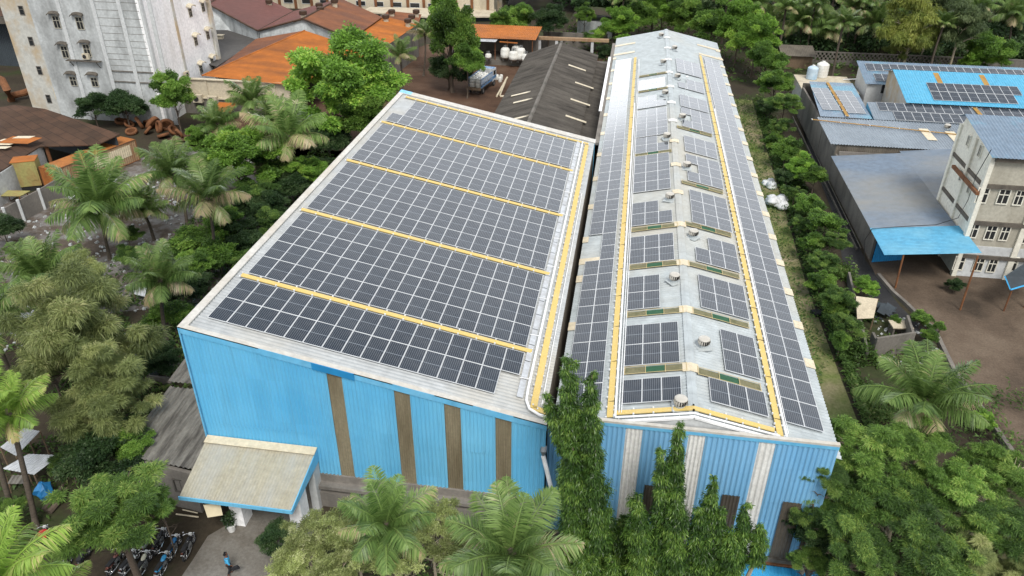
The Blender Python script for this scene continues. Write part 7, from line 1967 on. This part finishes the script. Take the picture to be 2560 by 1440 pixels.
# more growth between the palms and the wide shed
for k, (kd, px, py, r, hc, w) in enumerate((('feather', 640, 480, 60, 3, 'right of the browned palm'), ('broad', 560, 570, 58, 3, 'behind the browned palm trunk'), ('bright', 770, 430, 48, 3, 'close to the far half of the wide shed'), ('feather', 690, 560, 50, 2.6, 'at the wide shed wall, midway'), ('broad', 480, 660, 52, 3, 'between two palm trunks'), ('feather', 620, 655, 44, 2.4, 'at the wide shed wall, nearer'), ('feather', 330, 640, 46, 2, 'in the rubble by the tall palm'), ('olive', 90, 640, 50, 2.5, 'in the rubble near the left edge'), ('feather', 320, 590, 34, 1.6, 'small one right of the tall palm foot'), ('bright', 505, 355, 46, 3.5, 'left of the lime tree'), ('feather', 660, 395, 50, 4, 'on the right of the lime tree'), ('acacia', 30, 1275, 44, 2, 'at the left edge below the shack'), ('broad', 340, 1120, 60, 3.4, 'against the streaked roof'), ('feather', 165, 1150, 46, 2.4, 'left of the motorcycle tree'))):
    tree(kd, px, py, r, hc, 'leafy small tree '+w, 'small_tree', 'tree', 'small trees left of the wide shed', .85, limbs=5)
# front bush with pale twigs
for k, (px, py, r, hc, w) in enumerate(((770, 1350, 88, 5.0, 'left one by the porch pillar'), (880, 1330, 90, 5.5, 'second from the left, under the upright palm'), (985, 1395, 96, 6.0, 'middle one at the bottom edge'), (1085, 1310, 88, 5.5, 'right one below the blue wall'), (1130, 1390, 84, 5.0, 'rightmost one beside the large palm'), (720, 1425, 80, 4.5, 'nearest the walking person'), (850, 1430, 90, 5.5, 'at the bottom edge between the others'))):
    tree('pale', px, py, r, hc, 'pale twiggy tree by the blue wall, '+w, 'twiggy_tree', 'tree', 'pale twiggy trees in front of the blue wall', .85, bark='bark_pale', trunk_r=.10, limbs=26)
tree('dark', 690, 1345, 44, 2.0, 'dark green shrub behind the walking person', 'shrub', 'shrub', zs=1.0)
# right foreground feathery trees
for k, (px, py, r, hc, kd, w) in enumerate(((2150, 1120, 105, 8.0, 'acacia', 'touching the corner of the long shed'), (2290, 1110, 90, 7.5, 'acacia', 'below the large palm'), (2080, 1240, 105, 7.0, 'feather', 'reaching across the striped wall'), (2240, 1250, 120, 7.5, 'feather', 'in the middle of the right corner'), (2390, 1220, 115, 8.0, 'acacia', 'bright one near the brown yard'), (2510, 1180, 100, 7.0, 'acacia', 'at the right edge below the yard'),
                                           (2150, 1380, 100, 7.0, 'feather', 'at the bottom edge right of the blue canopy'), (2330, 1380, 120, 8.0, 'feather', 'at the bottom edge, middle one'), (2500, 1330, 110, 8.0, 'feather', 'at the right edge, lower one'), (2040, 1330, 70, 5.0, 'dark', 'dark one in shade by the striped wall'), (2440, 1430, 110, 7.0, 'olive', 'in the bottom right corner'), (2560, 1440, 90, 7.0, 'olive', 'cut by the bottom right corner'), (2062, 1185, 62, 9.0, 'feather', 'hiding the front right corner of the long shed'), (2030, 1290, 60, 6.5, 'feather', 'before the right end of the striped wall'), (2025, 1400, 52, 4.5, 'acacia', 'low one just right of the blue canopy'))):
    tree(kd, px, py, r, hc, 'feathery foreground tree %s' % w if kd in ('feather', 'acacia') else 'foreground tree, '+w, 'feathery_tree', 'tree', 'foreground trees on the right', .8, trunk_r=.17, limbs=16, bark='bark_pale' if k % 2 else 'bark')
# low growth
weeds_mesh('undergrowth', 1, [([(-40, 34), (-24.3, 34), (-24.3, 80), (-40, 92), (-46, 70)], 15000), ([(-75, 20), (-36, 20), (-30, 36), (-44, 58), (-75, 62)], 9000)], (.5, .17), 'weed', .5, .9)
weeds_mesh('verge_plants', 2, [([(p.x+.2, p.y) for p in vr]+[(20.8, vr[-1].y), (21.5, 96), (22.8, 66), (22.5, 42)], 30000), ([(13.4, 30), (22, 30), (22, 44), (15.2, 44)], 5000), ([(14.2, 46)]+[(p.x-.1, p.y) for p in vr[1:]]+[(14, vr[-1].y)], 4200), ([(22, 40), (40, 36), (40, 50), (28, 52), (23, 60)], 4500)], (.38, .12), 'weed', .5, 1.6)
weeds_mesh('front_growth', 3, [([(-16, 12), (30, 12), (30, 32.4), (-4, 32.4), (-14, 29)], 14000)], (.42, .15), 'weed', .5, .8)
weeds_mesh('grove_floor', 4, [([(20, 133), (95, 149), (95, 200), (-10, 200), (-16, 150), (0, 133)], 9000)], (.9, .35), 'weed', .5, 1.3)

# woodland closing the view beyond the grove and behind the yard
g_ = np.random.default_rng(77); cl = []
for k in range(330):
    x = g_.uniform(-35, 125); y = g_.uniform(172, 225)+max(0, x-60)*.1; r = g_.uniform(2.0, 4.2)
    cl.append((x, y, g_.uniform(2.5, 8.5), r))
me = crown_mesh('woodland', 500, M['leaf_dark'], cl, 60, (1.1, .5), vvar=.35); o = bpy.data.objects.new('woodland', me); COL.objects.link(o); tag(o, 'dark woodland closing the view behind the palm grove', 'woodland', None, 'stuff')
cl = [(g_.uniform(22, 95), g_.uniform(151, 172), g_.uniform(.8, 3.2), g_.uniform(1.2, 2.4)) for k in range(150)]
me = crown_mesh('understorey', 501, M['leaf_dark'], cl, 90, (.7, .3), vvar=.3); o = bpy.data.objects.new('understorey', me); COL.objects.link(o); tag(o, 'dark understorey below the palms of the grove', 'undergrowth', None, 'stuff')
gk = ['behind the first two', 'behind the third', 'behind the fourth', 'behind the fifth', 'behind the yellow willowy tree', 'behind the grey willowy tree', 'behind the round bush', 'far right, high up', 'high at the left end', 'high in the middle']
for k, (px, py, r) in enumerate(((1965, 20, 52), (2040, 10, 50), (2110, 55, 48), (2160, 0, 50), (2225, -5, 50), (2360, 60, 46), (2450, 20, 52), (2500, -20, 52), (1900, -5, 46), (2090, -25, 50))):
    palm(px, py, 9.5, r, 'second row coconut palm of the dark grove, '+gk[k], None, 'green', 'palms of the dark grove', tr=.2)
# ------------------------------------------------------------------ light, sky, camera
w = bpy.data.worlds.new('World'); scene.world = w; w.use_nodes = True
nt = w.node_tree; bg = nt.nodes['Background']
SUN_EL, SUN_AZ = R(54), R(160)          # azimuth from +y towards +x
sky = nt.nodes.new('ShaderNodeTexSky'); sky.sky_type = 'NISHITA'; sky.sun_disc = False
sky.sun_elevation = SUN_EL; sky.sun_rotation = SUN_AZ; sky.air_density = 1.0; sky.dust_density = 3.0; sky.ozone_density = 1.0
hs = nt.nodes.new('ShaderNodeHueSaturation'); hs.inputs['Saturation'].default_value = 0.35; hs.inputs['Value'].default_value = 1.0
nt.links.new(sky.outputs[0], hs.inputs['Color'])
# broken white cloud, brightest low over the horizon
def wn(t, **k):
    n = nt.nodes.new(t)
    for a, v in k.items(): setattr(n, a, v)
    return n
tc = wn('ShaderNodeTexCoord'); no = wn('ShaderNodeTexNoise'); no.inputs['Scale'].default_value = 2.2; no.inputs['Detail'].default_value = 6
mp = wn('ShaderNodeMapping'); mp.inputs['Scale'].default_value = (1, 1, 2.5)
nt.links.new(tc.outputs['Generated'], mp.inputs[0]); nt.links.new(mp.outputs[0], no.inputs['Vector'])
sx = wn('ShaderNodeSeparateXYZ'); nt.links.new(tc.outputs['Generated'], sx.inputs[0])
el = wn('ShaderNodeMapRange'); el.inputs[1].default_value = 0.25; el.inputs[2].default_value = 0.62; el.inputs[3].default_value = 0.36; el.inputs[4].default_value = 0.0
nt.links.new(sx.outputs['Z'], el.inputs[0])
ad = wn('ShaderNodeMath', operation='ADD'); nt.links.new(no.outputs['Fac'], ad.inputs[0]); nt.links.new(el.outputs[0], ad.inputs[1])
mr = wn('ShaderNodeMapRange'); mr.inputs[1].default_value = 0.48; mr.inputs[2].default_value = 0.66
nt.links.new(ad.outputs[0], mr.inputs[0])
mx = wn('ShaderNodeMix'); mx.data_type = 'RGBA'
nt.links.new(mr.outputs[0], mx.inputs[0]); nt.links.new(hs.outputs[0], mx.inputs[6]); mx.inputs[7].default_value = (8.0, 8.2, 8.6, 1)
fr = wn('ShaderNodeMapRange'); fr.inputs[1].default_value = 0.66; fr.inputs[2].default_value = 0.26; nt.links.new(sx.outputs['Z'], fr.inputs[0])
fy = wn('ShaderNodeMapRange'); fy.inputs[1].default_value = 0.1; fy.inputs[2].default_value = 0.7; nt.links.new(sx.outputs['Y'], fy.inputs[0])
fm = wn('ShaderNodeMath', operation='MULTIPLY'); nt.links.new(fr.outputs[0], fm.inputs[0]); nt.links.new(fy.outputs[0], fm.inputs[1])
mf = wn('ShaderNodeMix'); mf.data_type = 'RGBA'; nt.links.new(fm.outputs[0], mf.inputs[0]); nt.links.new(mx.outputs[2], mf.inputs[6]); mf.inputs[7].default_value = (15, 15.5, 16.3, 1)
# one dazzling cloud bank low ahead, a little to the left
bz = wn('ShaderNodeMapRange'); bz.inputs[1].default_value = 0.305; bz.inputs[2].default_value = 0.285
bx_ = wn('ShaderNodeMapRange'); bx_.inputs[1].default_value = 0.07; bx_.inputs[2].default_value = -0.01
by_ = wn('ShaderNodeMapRange'); by_.inputs[1].default_value = 0.80; by_.inputs[2].default_value = 0.90
zn = wn('ShaderNodeMath', operation='MULTIPLY_ADD'); zn.inputs[1].default_value = 0.05; nt.links.new(no.outputs['Fac'], zn.inputs[0]); 
sb = wn('ShaderNodeMath', operation='SUBTRACT'); nt.links.new(sx.outputs['Z'], sb.inputs[0]); sb.inputs[1].default_value = 0.025
nt.links.new(sb.outputs[0], zn.inputs[2])
nt.links.new(zn.outputs[0], bz.inputs[0]); nt.links.new(sx.outputs['X'], bx_.inputs[0]); nt.links.new(sx.outputs['Y'], by_.inputs[0])
m1 = wn('ShaderNodeMath', operation='MULTIPLY'); nt.links.new(bz.outputs[0], m1.inputs[0]); nt.links.new(bx_.outputs[0], m1.inputs[1])
m2 = wn('ShaderNodeMath', operation='MULTIPLY'); nt.links.new(m1.outputs[0], m2.inputs[0]); nt.links.new(by_.outputs[0], m2.inputs[1])
mb_ = wn('ShaderNodeMix'); mb_.data_type = 'RGBA'; nt.links.new(m2.outputs[0], mb_.inputs[0]); nt.links.new(mf.outputs[2], mb_.inputs[6]); mb_.inputs[7].default_value = (30, 31, 32, 1)
nt.links.new(mb_.outputs[2], bg.inputs['Color']); bg.inputs['Strength'].default_value = 0.14
ld = bpy.data.lights.new('sun', 'SUN'); ld.energy = 2.5; ld.angle = R(18); ld.color = (1.0, 0.96, 0.90)
lo = bpy.data.objects.new('sun', ld); COL.objects.link(lo)
sd = Vector((math.sin(SUN_AZ)*math.cos(SUN_EL), math.cos(SUN_AZ)*math.cos(SUN_EL), math.sin(SUN_EL)))
lo.rotation_euler = sd.to_track_quat('Z', 'Y').to_euler(); lo.location = (0, 0, 80)
cd = bpy.data.cameras.new('camera'); cam = bpy.data.objects.new('camera', cd); COL.objects.link(cam)
cd.sensor_width = 36.0; cd.lens = FOC/2560*36.0; cd.clip_end = 6000; cd.clip_start = 0.5
cam.matrix_world = Matrix(((_rt[0], _up[0], -_fw[0], 0), (_rt[1], _up[1], -_fw[1], 0), (_rt[2], _up[2], -_fw[2], CAMH), (0, 0, 0, 1)))
scene.camera = cam
vs_ = scene.view_settings; vs_.view_transform = 'Standard'; vs_.look = 'None'; vs_.gamma = 1.0; vs_.use_curve_mapping = False; vs_.exposure = 0.02
scene.render.engine = 'CYCLES'
cy = scene.cycles
cy.max_bounces = 6; cy.diffuse_bounces = 3; cy.glossy_bounces = 3; cy.transmission_bounces = 4; cy.transparent_max_bounces = 4
cy.use_denoising = True
